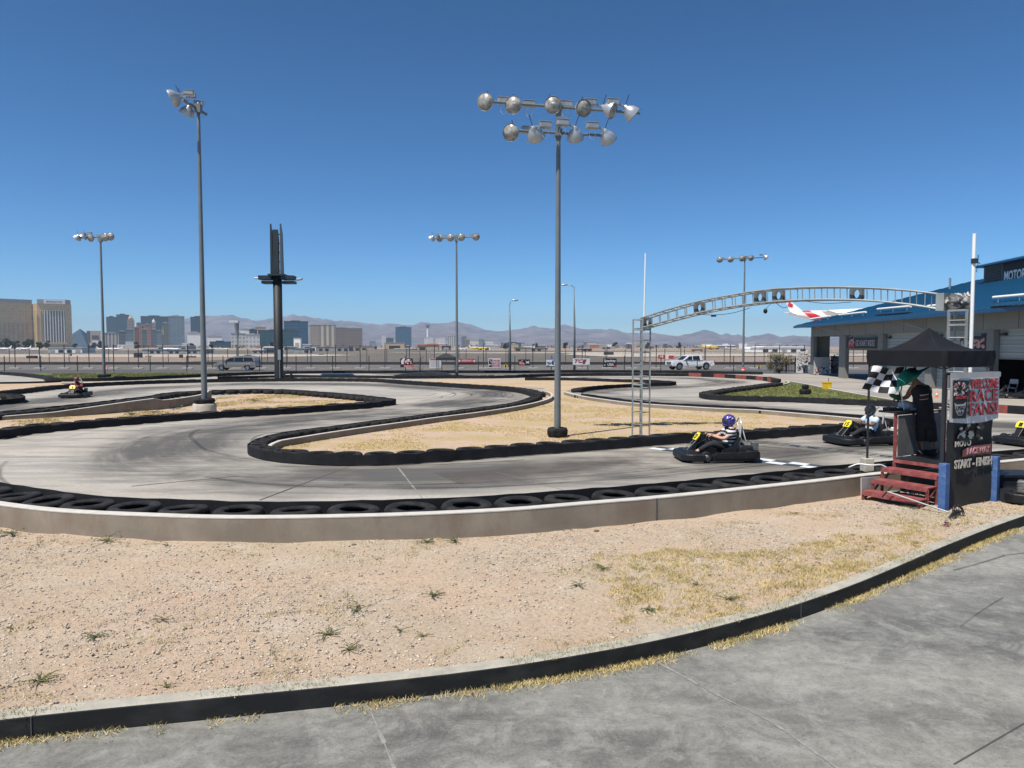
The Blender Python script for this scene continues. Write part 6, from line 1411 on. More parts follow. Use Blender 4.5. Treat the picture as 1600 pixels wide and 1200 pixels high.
for j in range(5):
    for p, e_ in per:
        o = (p - ctr).normalized() * (.012 + .012 * math.sin(e_ * 25 + j)); vs.append(Vector((p.x + o.x, p.y + o.y, ze + .004 - (ze - zb) * j / 4 - (.012 * math.sin(PI * e_) if j == 4 else 0) - .01 * math.sin(PI * e_))))
k.add(vs, [(j * m_n + i, j * m_n + (i + 1) % m_n, (j + 1) * m_n + (i + 1) % m_n, (j + 1) * m_n + i) for j in range(4) for i in range(m_n)]); k.build('valance', m_tent, TN)
for q, (p, z0) in enumerate(((A_, .63), (B_c, 0), (C_, 0), (D_, 0))):
    p = ctr + (p - ctr) * .965; k = M(); k.bar(p + Z * z0, p + Z * (ze - .05), .032 if q == 0 else .04); k.build('leg', m_dark, TN)
    k = M(); p2 = ctr + (cs[(q + 1) % 4] - ctr) * .965; k.bar(p + Z * (ze - .06), p2 + Z * (ze - .30), .018); k.bar(p + Z * (ze - .30), p2 + Z * (ze - .06), .018); k.build('truss_bar', m_dark, TN)
k = M(); bk = A_; k.box((0, 0, .31), (.19, .18, .64), bev=.01); tag(k.build('concrete_block', m_concfoot, None, (ctr + (A_ - ctr) * .965) - Vector((0, 0, 0)), .1), 'pale concrete block behind the near wall that carries the black flag post', 'block')
k = M(); p = G(1338, 742, .44); k.tube(smooth([Vector((p.x, p.y + .4, .46)), Vector((p.x + .18, p.y + .36, .52)), Vector((p.x + .35, p.y + .3, .47))], .05), .018, 7); p2 = Vector((7.1, 14.15, .5)); k.tube(smooth([p2, p2 + Vector((.15, -.05, .02)), p2 + Vector((.3, -.12, -.04))], .05), .016, 7); k.build('x', m_pvc) if False else None
p = Vector((6.87, 14.2, .47)); k = M(); k.tube(smooth([p + Vector((-.34, .05, -.02)), p + Vector((-.22, .0, .05)), p + Vector((0, -.16, .06)), p + Vector((.25, -.05, .045)), p + Vector((.40, .0, -.03))], .05), .014, 7); tag(k.build('white_hose', m_pvc), 'white hose bent round the pale concrete block', 'hose')

# flag marshal: standing, seen from behind and the left, leaning over the counter
FT = S3(1.72, .27, pz + .004); mh = thing('person', 'person in black sleeveless top and dark shorts holding the flags on the stand', 'person', FT, 0)
def W2(px, py, dd=0): q = D(px, py, FT.y + dd) - FT; return q
hp = W2(1443, 662); 
P = {'hip': (W2(1446, 655), .115), 'waist': (W2(1445, 642), .105), 'chest': (W2(1440, 618), .11), 'neck0': (W2(1435, 603), .07), 'neck': (W2(1431, 597), .055), 'skull': (W2(1426, 590, .02), .07)}
E = [('hip', 'waist'), ('waist', 'chest'), ('chest', 'neck0'), ('neck0', 'neck'), ('neck', 'skull')]
J = {'lsh': (W2(1424, 608, .05), .065), 'lel': (W2(1417, 621, .16), .048), 'lwr': (W2(1405, 624, .18), .030), 'rsh': (W2(1452, 608, -.02), .07), 'rel': (W2(1449, 628, .22), .05), 'rwr': (W2(1430, 630, .30), .030),
     'lth': (W2(1440, 662, .04), .09), 'lkn': (W2(1441, 687, .05), .068), 'lan': (W2(1443, 707, .06), .042), 'lto': (W2(1436, 711.5, .12), .042),
     'rth': (W2(1453, 662, -.05), .09), 'rkn': (W2(1456, 687, -.02), .068), 'ran': (W2(1459, 706, -.03), .042), 'rto': (W2(1453, 711.5, .05), .042)}
P.update(J)
for n_ in 'lr': E += [('neck0', n_ + 'sh'), (n_ + 'sh', n_ + 'el'), (n_ + 'el', n_ + 'wr'), ('hip', n_ + 'th'), (n_ + 'th', n_ + 'kn'), (n_ + 'kn', n_ + 'an'), (n_ + 'an', n_ + 'to')]
hc = W2(1424.5, 586.5, .03)
def ex(m): hand(m, J['lwr'][0], (-1, .1, .1), (0, .2, -.9), 1, 1.2); hand(m, J['rwr'][0], (-1, .2, .1), (0, .2, -.9), -1, 1.2); head_extras(m, hc, (-.85, .5, -.1), (-.1, 0, 1), .105)
skin('body', P, E, m_skinM, mh, extra=ex)
LA = Vector((.97, -.22, 0)); FA = Vector((.22, .97, 0)); k = M()
loft(k, [(W2(1446.5, 663), .158, .135, LA, FA), (W2(1446, 654), .156, .13, LA, FA), (W2(1445, 640), .15, .125, LA, FA), (W2(1441.5, 622), .17, .13, LA, FA), (W2(1438.5, 611), .18, .12, LA, FA), (W2(1436.5, 605.5), .145, .095, LA, FA), (W2(1434.5, 601), .085, .07, LA, FA)])
for a_, b_ in (('lsh', 'lel'), ('rsh', 'rel')): a, b = Vector(J[a_][0]), Vector(J[b_][0]); k.tube([W2(1437, 606), a.lerp(W2(1437, 606), .35), a.lerp(W2(1437, 606), .1)], [.08, .078, .07], 12)
top_ = k.build('tank_top', m_cblack, mh)
k = M(); q0 = W2(1437.5, 622, -.165); q1 = W2(1451, 620, -.165); 
for dz, m_, h_ in ((0, m_cred, .035), (.045, m_cwhite, .012), (-.035, m_cwhite, .008)):
    k = M(); n_ = 8; row = []
    for i in range(n_ + 1): q = q0.lerp(q1, i / n_) + Vector((0, -.035 * math.sin(PI * (i / n_)), dz)); row.append(q)
    k.smooth = True; k.strip(row, [q + Vector((0, 0, h_)) for q in row]); k.strip([q + Vector((0, .01, 0)) for q in row], [q + Vector((0, .01, h_)) for q in row]); k.build('back_print', m_, top_)
k = M(); loft(k, [(W2(1445.5, 652), .148, .122, LA, FA), (W2(1446, 660), .165, .138, LA, FA), (W2(1447, 669), .172, .142, LA, FA)])
for n_ in 'lr': a, b = Vector(J[n_ + 'th'][0]), Vector(J[n_ + 'kn'][0]); k.tube([a + Vector((0, 0, .06)), a, a.lerp(b, .5), a.lerp(b, 1.05)], [.09, .105, .10, .098], 16)
k.build('shorts', m_cdk, mh)
for n_ in 'lr':
    a, b = Vector(J[n_ + 'an'][0]), Vector(J[n_ + 'to'][0]); k = M(); dd = (b - a); dd.z = 0; dd.normalize(); c = a + dd * .07; c.z = .048; k.ball(c, 1, 12, 8, (.145, .052, .052), Matrix.Rotation(math.atan2(dd.y, dd.x), 3, 'Z')); k.build('shoe', m_shoe, mh); k = M(); k.cyl(a + Vector((0, 0, -.03)), a + Vector((0, 0, .06)), .05, .052, 10); k.build('sock', m_cwhite if False else m_cblack, mh)
k = M(); k.ball(hc + Vector((.01, 0, .03)), 1, 14, 8, (.1, .105, .09)); 
k.build('hair', mat('hair_dark', (.015, .012, .01), .8), mh)
k = M(); k.lathe([(.108, 0), (.10, .05), (.06, .09), (0, .10)], hc + Vector((0, 0, .045)), (-.1, 0, 1), 16); k.box(hc + Vector((-.13, .07, .05)), (.12, .13, .012), Matrix.Rotation(-.53, 3, 'Z')); k.build('cap', m_cblack, mh)
k = M(); k.tube([W2(1420 + 6 * i / 4 * 1.6, 601 - i * .6, .02 - .1 * math.sin(i)) for i in range(5)], .012, 6); k.build('lanyard', mat('cord_tan', (.35, .3, .2), .8), mh)
# flags
def flag_surface(corner, nu, nv, depth, wave, fn):
    """corner pixels TL, TR, BR, BL at given depths -> cloth sheet; fn(i,j) picks the material slot"""
    TL, TR, BR, BL_ = corner; vs = []
    for s_ in (0, 1):
        for j in range(nv + 1):
            v = j / nv
            for i in range(nu + 1):
                u = i / nu; a = TL.lerp(TR, u); b = BL_.lerp(BR, u); p = a.lerp(b, v); p = p + Vector((0, -1, 0)) * (wave * math.sin(u * 6.5 + v * 2.2) + wave * .4 * math.sin(v * 5 + u * 3) + s_ * .004) + Vector((0, 0, 1)) * (.022 * math.sin(u * 7 + 1) * (1 - v * .4))
                vs.append(p)
    n_ = (nu + 1) * (nv + 1); k = M(); k.smooth = True
    for s_ in (0, 1):
        for j in range(nv):
            for i in range(nu): k.cur = fn(i / nu, j / nv); k.add([], []); o_ = s_ * n_; 
    k.v = [p[:] for p in vs]
    for s_ in (0, 1):
        for j in range(nv):
            for i in range(nu): o_ = s_ * n_; k.f.append((o_ + j * (nu + 1) + i, o_ + j * (nu + 1) + i + 1, o_ + (j + 1) * (nu + 1) + i + 1, o_ + (j + 1) * (nu + 1) + i)); k.mi.append(fn((i + .5) / nu, (j + .5) / nv)); k.sm.append(True)
    return k
fd = 13.75
m_fwhite = mat('flag_white', (.72, .73, .76), .7, var=.05, scale=5); m_fblack = mat('flag_black', (.014, .014, .016), .7, var=.2)
CF = thing('checkered_flag', 'black and white checkered flag held out on the left of the marshal', 'flag')
flag_surface([D(1364, 573, fd), D(1413, 575, fd + .1), D(1398, 616.5, fd + .05), D(1346, 608.5, fd - .05)], 50, 40, fd, .03, lambda u, v: int((int(u * 4 - 1e-6) + int(v * 4 - 1e-6)) % 2)).build('cloth', [m_fwhite, m_fblack], CF)
k = M(); a, b = D(1416, 571, fd + .12), D(1404, 628, FT.y + .18); k.cyl(a, b, .011, n=7); k.build('stick', m_dark, CF)
GF = thing('green_flag', 'green flag draped over the head of the marshal beside the checkered flag', 'flag')
outline = [(1402, 612), (1400.5, 600), (1402, 592), (1407, 582), (1414, 577), (1425, 579), (1437, 577), (1451, 573.5), (1444, 580), (1435, 588), (1427, 594), (1420, 599.5), (1413, 602), (1406, 604)]
top_l = [(1402, 612), (1400.5, 600), (1403, 590), (1408, 582), (1414, 577), (1425, 579.5), (1437, 577.5), (1451, 573.5)]; bot_l = [(1402.2, 612.2), (1405, 605), (1409, 603), (1414, 602), (1420, 599.5), (1428, 593), (1438, 585), (1451.2, 573.8)]
TLp, BLp = resamp_n(smooth([D(x, y, FT.y - .22 + .004 * (x - 1400)) for x, y in top_l], .05), 30), resamp_n(smooth([D(x, y, FT.y - .30) for x, y in bot_l], .05), 30)
k = M(); k.smooth = True; nv = 8; vs = []
for s_ in (0, 1):
    for j in range(nv + 1):
        for i in range(30): p = TLp[i].lerp(BLp[i], j / nv); vs.append(p + Vector((0, -(.05 * math.sin(PI * j / nv) + .02 * math.sin(i * .6 + j * .4)) - s_ * .004, 0)))
k.add(vs, [(s_ * 30 * (nv + 1) + j * 30 + i, s_ * 30 * (nv + 1) + j * 30 + i + 1, s_ * 30 * (nv + 1) + (j + 1) * 30 + i + 1, s_ * 30 * (nv + 1) + (j + 1) * 30 + i) for s_ in (0, 1) for j in range(nv) for i in range(29)]); k.build('cloth', m_green, GF)
k = M(); k.cyl(D(1402, 590, FT.y - .2), D(1407, 627, FT.y + .16), .010, n=7); k.build('stick', m_dark, GF)
k = M(); k.smooth = True; c = W2(1398, 619.5, .1) + FT; k.ball(c, 1, 12, 8, (.11, .07, .045), Matrix.Rotation(.35, 3, 'Y')); k.ball(c + Vector((.08, .02, -.01)), 1, 10, 7, (.07, .05, .05)); tag(k.build('rolled_flag', mat('cloth_dark_green', (.02, .10, .03), .8, var=.4, scale=14)), 'small dark green cloth bundled in the hand of the marshal', 'cloth')

# kick scooter lying by the steps
m_sc = mat('scooter_black', (.02, .02, .022), .45); m_pinkr = mat('scooter_pink_wheel', (.30, .10, .11), .5)
SK = thing('kick_scooter', 'black kick scooter lying on the dirt in front of the steps', 'scooter')
h0, h1_, hd_ = G(1376, 772) + Z * .12, G(1478, 806) + Z * .07, G(1493, 822) + Z * .06
a = G(1413, 780); pA = D(1386, 768, 12.75); pB = G(1482, 808) + Z * .08; k = M(); k.cyl(pA, pB, .014, n=9); k.build('stem', m_ballast, SK)
pa = (pB - pA).normalized(); hv = Vector((.35, -.2, .55)).normalized(); k = M(); k.cyl(pA - hv * .13, pA + hv * .13, .014, n=8); k.build('handlebar', m_sc, SK)
q = G(1484, 815); k = M(); dk = G(1477, 826) - G(1492, 804); dk.normalize(); k.bar(G(1497, 805) + Z * .07, G(1478, 828) + Z * .06, .11, .035); k.build('deck', m_sc, SK)
for c, r_, m_, tl in ((G(1497, 812) + Z * .13, .115, m_sc, Vector((.25, -.75, .3))), (G(1481, 830) + Z * .06, .075, m_pinkr, Vector((.15, -.5, 1)))):
    k = M(); k.lathe([(r_ * .78, -.014), (r_, -.012), (r_ * 1.02, 0), (r_, .012), (r_ * .78, .014)], c, tl, 20, closed=True); wh = k.build('wheel', m_, SK); tl.normalize(); qq = tl.to_track_quat('Z', 'Y'); k = M(); k.cyl(c - tl * .02, c + tl * .02, r_ * .22, n=8)
    for w_ in range(6): k.cyl(c, c + qq @ Vector((math.cos(w_ * PI / 3) * r_ * .85, math.sin(w_ * PI / 3) * r_ * .85, 0)), .007, n=5)
    k.build('hub', m_sc, wh)
# dark bin-like tub beside the parked kart
k = M(); p = G(1568, 782); k.prism([(-.1, 0, .02), (.55, 0, .02), (.6, 0, .42), (-.15, 0, .42)], (0, -.2, 0), (0, .35, 0)); k.bb((-.18, -.23, .42), (.63, .38, .46)); tag(k.build('black_crate', m_black, None, (p.x + .1, p.y + .25, 0)), 'black plastic crate behind the second blue post', 'crate')
# ---------------------------------------------------------------- mountains
m_mount = NB('mountain_rock', .97, .05); _c = m_mount.ramp(m_mount.noise(.0035, 9, .7, stretch=(1, 1, 2.5)), [(.38, (.075, .062, .075)), (.62, (.215, .170, .175))]); m_mount = m_mount.out(_c)  # rock tones, with the ridge shading put into the colour as upright noise
def mountains(name, prof, dist, depth, seed, rough, zscale=1.0, n=420, rows=16, foot=0):
    xs = np.linspace(prof[0][0], prof[-1][0], n); ys = np.interp(xs, [p[0] for p in prof], [p[1] for p in prof]); vs = []; fs = []
    for i in range(n):
        az = (xs[i] - 800) / F
        top = (541 - ys[i]) / F * dist + CAMH
        for j in range(rows + 1):
            t = j / rows; dd = dist - depth * (1 - t); sh = t ** 1.15; x, y = az * dd, dd
            nz = mnoise.ridged_multi_fractal(Vector((x / 900 + seed, y / 700, seed)), .9, 2.1, 6, 1.0, 2.0) * .5 - .5
            z = top * sh * (1 + rough * nz * math.sin(PI * min(1, t * .98)) * 1.2) + (mnoise.noise(Vector((x / 160, y / 160, seed))) * top * .045 * t)
            vs.append((x, y, max(-5, z) if j else -6))
        vs.append((az * (dist + 900), dist + 900, -6))
    R_ = rows + 2
    for i in range(n - 1):
        for j in range(R_ - 1): fs.append((i * R_ + j, (i + 1) * R_ + j, (i + 1) * R_ + j + 1, i * R_ + j + 1))
    k = M(); k.smooth = True; k.add(vs, fs); return struct(k.build(name, m_mount))
P1 = [(60, 541), (120, 539), (160, 533), (200, 522), (240, 510), (280, 499), (310, 496), (350, 494), (370, 497), (400, 502), (430, 497), (478, 494), (505, 498), (535, 503), (560, 504.5), (596, 508.5), (605, 505.5), (642, 507), (665, 504.5), (710, 504.5), (733, 509), (755, 515), (780, 518), (803, 516.5), (835, 511.5), (862, 514), (882, 508.5), (900, 512), (917, 515), (956, 514.5), (982, 521), (1020, 520.5), (1061, 526), (1080, 521), (1099, 516), (1115, 519), (1126, 524), (1134, 521), (1146, 525.5), (1152, 523), (1167, 527), (1185, 524), (1199, 521), (1220, 527), (1237, 524), (1280, 528), (1340, 524), (1420, 529), (1500, 525), (1620, 527), (1700, 530)]
mountains('mountains', P1, 9400, 3000, 3.1, 1.0)
P2 = [(250, 541), (330, 531), (420, 528), (500, 527), (580, 524), (640, 521), (720, 524), (800, 528), (880, 527), (960, 530), (1040, 533), (1120, 532), (1200, 534), (1300, 533), (1500, 535), (1750, 537)]
mountains('foothills', P2, 7200, 1500, 8.7, .5, rows=10)

# ---------------------------------------------------------------- the city beyond the airfield
def facade(name, glass, wall_c, fh=9.0, bw=6.0, mort=.28, rough=.4, var=.12):
    n = NB(name, rough, .4); mp = n.nt.nodes.new('ShaderNodeSeparateXYZ'); n.L(n.co, mp.inputs[0]); cb = n.nt.nodes.new('ShaderNodeCombineXYZ')
    n.L(n.math('ADD', mp.outputs[0], mp.outputs[1]), cb.inputs[0]); n.L(mp.outputs[2], cb.inputs[1])
    bt = n.nt.nodes.new('ShaderNodeTexBrick'); bt.offset = 0; bt.inputs['Scale'].default_value = 1; bt.inputs['Brick Width'].default_value = bw; bt.inputs['Row Height'].default_value = fh; bt.inputs['Mortar Size'].default_value = mort * fh * .5; bt.inputs['Mortar Smooth'].default_value = .3
    bt.inputs['Color1'].default_value = (*glass, 1); bt.inputs['Color2'].default_value = (*[x * (1 - var * 2) for x in glass], 1); bt.inputs['Mortar'].default_value = (*wall_c, 1); n.L(cb.outputs[0], bt.inputs[0])
    return n.out(n.mix(n.ramp(n.noise(.012, 4, .6), [(.4, 0.0), (.65, .25)]), bt.outputs[0], tuple(x * .6 for x in wall_c)))
f_gold = facade('gold_glass', (.50, .345, .14), (.56, .41, .21), 7, 9, .16, .25); f_teal = facade('teal_glass', (.025, .075, .10), (.045, .11, .14), 8, 12, .2, .2); f_dk = facade('dark_glass', (.015, .042, .07), (.03, .065, .10), 8, 12, .2, .2)
f_grey = facade('grey_glass', (.14, .19, .22), (.18, .23, .26), 8, 12, .2, .25); f_beige = facade('beige_tower', (.17, .145, .12), (.33, .28, .225), 8, 6, .5); f_brown = facade('brown_tower', (.085, .07, .062), (.19, .15, .125), 8, 6, .45); f_white = facade('white_hotel', (.36, .36, .35), (.56, .55, .53), 8, 7, .5)
f_red = facade('brick_red_tower', (.09, .045, .04), (.22, .10, .075), 8, 5, .5); f_green = facade('green_glass', (.008, .045, .06), (.016, .065, .08), 8, 12, .2, .2); f_blue = facade('blue_glass', (.012, .055, .12), (.025, .09, .165), 8, 14, .2, .15); f_slate = facade('slate_tower', (.05, .055, .07), (.12, .12, .14), 8, 5, .5); f_ribs = facade('ribbed_white', (.14, .13, .12), (.48, .45, .41), 60, 8, .09); f_pink = facade('pale_red_tower', (.28, .13, .10), (.38, .19, .15), 8, 6, .5)
m_roofgrey = mat('flat_roof_grey', (.32, .31, .30), .8); m_whitebox = mat('whitewashed_block', (.74, .74, .72), .8, var=.08, scale=.02); m_terra = mat('terracotta_roof', (.36, .13, .07), .8); m_sand = mat('sandstone_block', (.40, .31, .22), .85, var=.12, scale=.03); m_hangar = mat('hangar_metal', (.36, .39, .40), .6, var=.1, scale=.05); m_screen = mat('led_screen_dark', (.13, .08, .085), .5)
CITY = 'far hotel towers of the skyline'
def tower_b(nm, label, x0, x1, yt, dist, m_, depth=None, roof=True, cat='building', parts=None, turn=0, group=CITY, zb=-1, taper=0):
    a, b = D(x0, 541, dist), D(x1, 541, dist); h = D(800, yt, dist).z; th_ = -math.atan(((x0 + x1) / 2 - 800) / F); w_ = (b.x - a.x) * math.cos(th_); dp = depth or w_ * .6; turn = turn + th_
    t = thing(nm, label, cat, ((a.x + b.x) / 2, dist, 0), turn, group)
    k = M(); tw = w_ / 2 * (1 - taper); k.add([(-w_ / 2, 0, zb), (w_ / 2, 0, zb), (w_ / 2, dp, zb), (-w_ / 2, dp, zb), (-tw, dp * taper * .5, h), (tw, dp * taper * .5, h), (tw, dp * (1 - taper * .5), h), (-tw, dp * (1 - taper * .5), h)], [(0, 1, 5, 4), (1, 2, 6, 5), (2, 3, 7, 6), (3, 0, 4, 7), (4, 5, 6, 7)]); k.build('wall', m_, t)
    if roof:
        k = M(); k.bb((-tw - .6, dp * taper * .5 - .8, h - .02), (tw + .6, dp + .6, h + max(1.2, h * .02))); k.bb((-tw * .45, dp * .25, h + max(1.2, h * .02)), (tw * .35, dp * .7, h + max(3, h * .05))); k.build('roof', m_roofgrey if m_ not in (f_dk, f_blue, f_green, f_teal) else m_dark, t)
    if parts: parts(t, w_, h, dp, dist)
    return t
# gold hotel
GD = 2100; gs = GD / F
t = thing('gold_hotel', 'large gold glass hotel with white vertical ribs and a white sign band at the left', 'building', D(54, 541, GD) * 1.0, 0); t.location = (D(54, 541, GD).x, GD, 0); hg = D(0, 474, GD).z; ht = D(0, 467, GD).z
t.rotation_euler = (0, 0, math.atan(746 / F)); gs = gs * math.cos(math.atan(746 / F))
def gx(px): return (px - 54) * gs
def slab(k, pts, z0, z1): return k.prism([Vector((x, y, z0)) for x, y in pts], (0, 0, 0), (0, 0, z1 - z0))
k = M(); slab(k, [(gx(52), 40), (gx(60), 6), (gx(104), 0), (gx(115), 14), (gx(116), 60), (gx(60), 80)], -1, hg); k.build('wall', f_gold, t)
k = M(); pts = [(gx(-75), -60), (gx(-40), -25), (gx(0), 10), (gx(30), 26), (gx(52), 36), (gx(52), 80), (gx(-75), 10)]; slab(k, pts, -1, hg + 2); k.build('wall', f_gold, t)
k = M(); slab(k, [(gx(60), 3), (gx(104.5), -3), (gx(114), 12), (gx(114), 62), (gx(60), 80)], hg + .1, ht); slab(k, [(gx(-75), -62), (gx(-40), -27), (gx(0), 8), (gx(30), 24), (gx(52), 34), (gx(52), 78), (gx(-75), 8)], hg + 2.1, ht - 1); k.build('roof_band', mat('hotel_crown_grey', (.28, .25, .23), .6), t)
k = M(); zc_ = D(0, 535, GD).z; ztp = D(0, 485, GD).z
k.bb((gx(69), -.9, zc_), (gx(104), 3, ztp)); k.build('recessed_glass', facade('bronze_glass', (.12, .075, .035), (.17, .11, .055), 7, 9, .16, .25), t)
for i, px in enumerate(np.linspace(71, 102, 8)): k = M(); k.bb((gx(px) - 1.0, -3.0, zc_), (gx(px) + .9, 4, ztp)); k.build('rib', m_white, t)
for px in (56, 65): k = M(); k.bb((gx(px) - .8, 3, zc_), (gx(px) + .8, 9, ztp)); k.build('rib', mat('rib_gold', (.5, .36, .17), .5), t)
for px in (-30, -22, -14, -6, 2, 9, 16, 23, 30, 37, 44): k = M(); yy = float(np.interp(px, [-75, -40, 0, 30, 52], [-60, -25, 10, 26, 36])) - 3; k.bb((gx(px) - .7, yy, zc_), (gx(px) + .7, yy + 3, D(0, 505, GD).z)); k.build('rib', mat('rib_dull', (.33, .25, .18), .5), t)
k = M(); k.bb((gx(70.5), -7, D(0, 474, GD).z), (gx(104.5), -4, D(0, 467.6, GD).z)); sg = k.build('sign_board', m_white, t)
k = M(); put_text(k, 'MANDALAY BAY', (gx(87.5), -7.4, D(0, 470.8, GD).z), (1, 0, 0), (0, 0, 1), 26 * gs, 3.0 * gs, off=.03, ext=.02); k.build('lettering', m_signk, sg)
k = M(); k.bb((gx(58), -4, D(0, 537, GD).z), (gx(107), 5, zc_)); k.build('cornice', mat('rib_gold', (.5, .36, .17)), t)
# skyline pieces
t = tower_b('screen_block', 'dark block with a tall pale signboard and screen right of the gold hotel', 136, 158, 517, 1500, f_slate, roof=False, group=None)
k = M(); W0 = 22 / F * 1500; k.bb((-W0 * .22, -3, D(0, 538, 1500).z), (W0 * .42, -.5, D(0, 517.5, 1500).z)); o = k.build('sign_board', mat('sign_panel_beige', (.42, .36, .30), .7), t); k = M(); k.bb((-W0 * .12, -3.6, D(0, 530, 1500).z), (W0 * .3, -3.1, D(0, 524, 1500).z)); k.build('screen', m_screen, o); k = M(); k.bb((-W0 * .1, -3.6, D(0, 536.5, 1500).z), (W0 * .28, -3.1, D(0, 532, 1500).z)); k.build('poster', m_whitebox, o)
dd = 2300; t = thing('glass_pyramid', 'dark glass pyramid edge sloping down beside the gold hotel', 'building', (D(110, 541, dd).x, dd, 0)); k = M(); w_ = 54 / F * dd; h = D(0, 513, dd).z; k.add([(-w_ / 2, 0, 0), (w_ / 2, 0, 0), (w_ / 2, w_, 0), (-w_ / 2, w_, 0), (0, w_ / 2, h)], [(0, 1, 4), (1, 2, 4), (2, 3, 4), (3, 0, 4)]); k.build('wall', f_dk, t)
for a in (
 ('distant low teal glass tower just right of the gold hotel', 119, 131, 522, 2700, f_teal), ('square teal glass tower, lower left one of the left pair', 167, 184, 496, 2700, f_teal), ('taller curved teal glass tower of the left pair', 183, 203, 492.5, 2650, f_teal),
 ('pale ribbed hotel slab in front of the teal glass pair', 163, 187, 520.5, 1900, f_ribs), ('grey cluster tower with stepped top below the teal pair', 186, 198, 518, 1850, f_slate), ('light grey tower right of the ribbed slab', 197, 209, 515, 1840, f_grey),
 ('wide dark glass slab behind the coloured towers', 221, 264.5, 495, 2600, f_dk), ('grey glass slab right of the wide dark one', 264, 289, 494.5, 2400, f_grey), ('olive glass tower left of the grey slab', 254, 265, 505, 2200, facade('olive_glass', (.10, .11, .07), (.14, .15, .10), 8, 8, .2)),
 ('pale narrow tower in front of the olive glass tower', 253, 256.5, 513, 1950, m_sand), ('dark glass tower left of the tall left light pole', 298.5, 321, 496, 2500, f_dk),
 ('pink brick tower in the colourful cluster', 214, 222, 505, 1900, f_pink), ('dark red tower in the colourful cluster', 211, 218, 511.5, 1820, f_red), ('orange brown stepped tower in the colourful cluster', 226, 236, 507, 1900, f_pink), ('brown tower behind the orange one', 220, 230, 509, 1990, f_red), ('greenish grey tower low in the colourful cluster', 222, 230, 515, 1810, facade('moss_tower', (.06, .09, .08), (.10, .15, .13), 8, 5, .5)),
 ('slate tower with dark windows right of the orange one', 237, 245, 515, 1800, f_slate), ('grey low tower left of the olive tower', 245, 253, 517, 1850, f_grey),
 ('plain white block tower beside the tall left light pole', 293, 317, 520.5, 1300, m_whitebox), ('white sign block with a dark red panel near the teal wall', 324, 347, 525.5, 1500, m_whitebox), ('long low teal block right of the tall left light pole', 328, 361, 534.5, 1450, f_teal),
 ('white hotel slab left of the green glass one, left wing', 361, 384, 521.5, 1500, f_white), ('white hotel slab left of the green glass one, right wing', 383.5, 406, 523, 1480, f_white), ('low white penthouse block behind the white slab', 375, 393, 514.5, 1700, m_whitebox), ('dark penthouse behind the white slab', 390, 402, 515.5, 1690, f_dk),
 ('dark green glass hotel behind the billboard column', 404, 466, 516.5, 1700, f_green), ('tall blue green glass tower right of the billboard column', 444, 482, 502.5, 1800, f_blue), ('gold topped block above the green glass hotel', 399, 416, 511.5, 1900, m_sand),
 ('grey beige tower, left of the pale beige one', 484, 500, 508, 2100, f_beige), ('pale beige tower with white crown', 499, 525, 508, 2050, facade('striped_beige', (.20, .17, .14), (.50, .44, .36), 80, 14, .10)), ('bluish brown slab joined to the wide brown one', 525, 545, 512, 2000, f_brown), ('wide brown hotel slab', 543, 566.5, 513, 2000, f_brown),
 ('tiny grey wedge tower far off', 577, 587, 533, 3600, f_grey), ('thin pale tower left of the blue tower', 596.5, 603, 523, 3300, f_white), ('dark stepped block left of the blue tower', 603, 615, 529, 3200, f_dk), ('broad blue glass tower with a rounded top', 618, 643, 511.5, 3000, f_blue),
 ('small white tower left of the observation tower foot', 663, 669, 527, 3700, f_white), ('small white tower right of the observation tower foot', 670, 676.5, 526.5, 3690, f_white), ('pale twin block, left of the pair', 681, 688, 527.5, 3300, f_white), ('pale twin block, right of the pair', 688, 695.5, 526.5, 3290, f_white), ('white striped tower left of the far light pole', 700, 711, 525.5, 3000, f_ribs),
 ('dark tower right of the far light pole', 721, 729, 525.5, 3000, f_slate), ('brown round-cornered tower beside the dark one', 725, 734, 530.5, 2700, f_brown), ('grey white slab row, left part', 734, 748, 531.5, 2600, f_white), ('grey slab row, middle part', 748, 755, 529.5, 2590, f_grey), ('grey white slab row, right part', 755, 771, 532, 2600, f_white),
 ('blue glass low block right of the street lamp', 783, 819, 536.3, 1800, f_blue), ('lone grey tower between the pole and the arch', 911.5, 918, 534.5, 2600, f_slate), ('low dark block right of the lone grey tower', 933, 940, 539.5, 2600, f_slate)):
    tower_b('city_tower', a[0], *a[1:])
# crowned towers
def spire_tower(label, x0, x1, yt, ysp, dist, m_, crown):
    t = tower_b('spire_tower', label, x0, x1, yt, dist, m_, roof=False); w_ = (x1 - x0) / F * dist; h = D(0, yt, dist).z; hs_ = D(0, ysp, dist).z
    k = M(); k.box((0, w_ * .3, h + (hs_ - h) * .15), (w_ * .7, w_ * .5, (hs_ - h) * .3)); k.lathe([(w_ * .33, h + (hs_ - h) * .3), (w_ * .2, h + (hs_ - h) * .55), (w_ * .05, h + (hs_ - h) * .75), (.3, hs_)], (0, w_ * .3, 0), n=8); k.build('crown', crown, t)
spire_tower('beige tower with a pointed top in the colourful cluster', 199.5, 211, 500, 491, 1950, f_beige, m_sand)
spire_tower('slate tower with a white crown and needle', 237.5, 244.5, 504.5, 497, 1930, f_beige, m_whitebox)
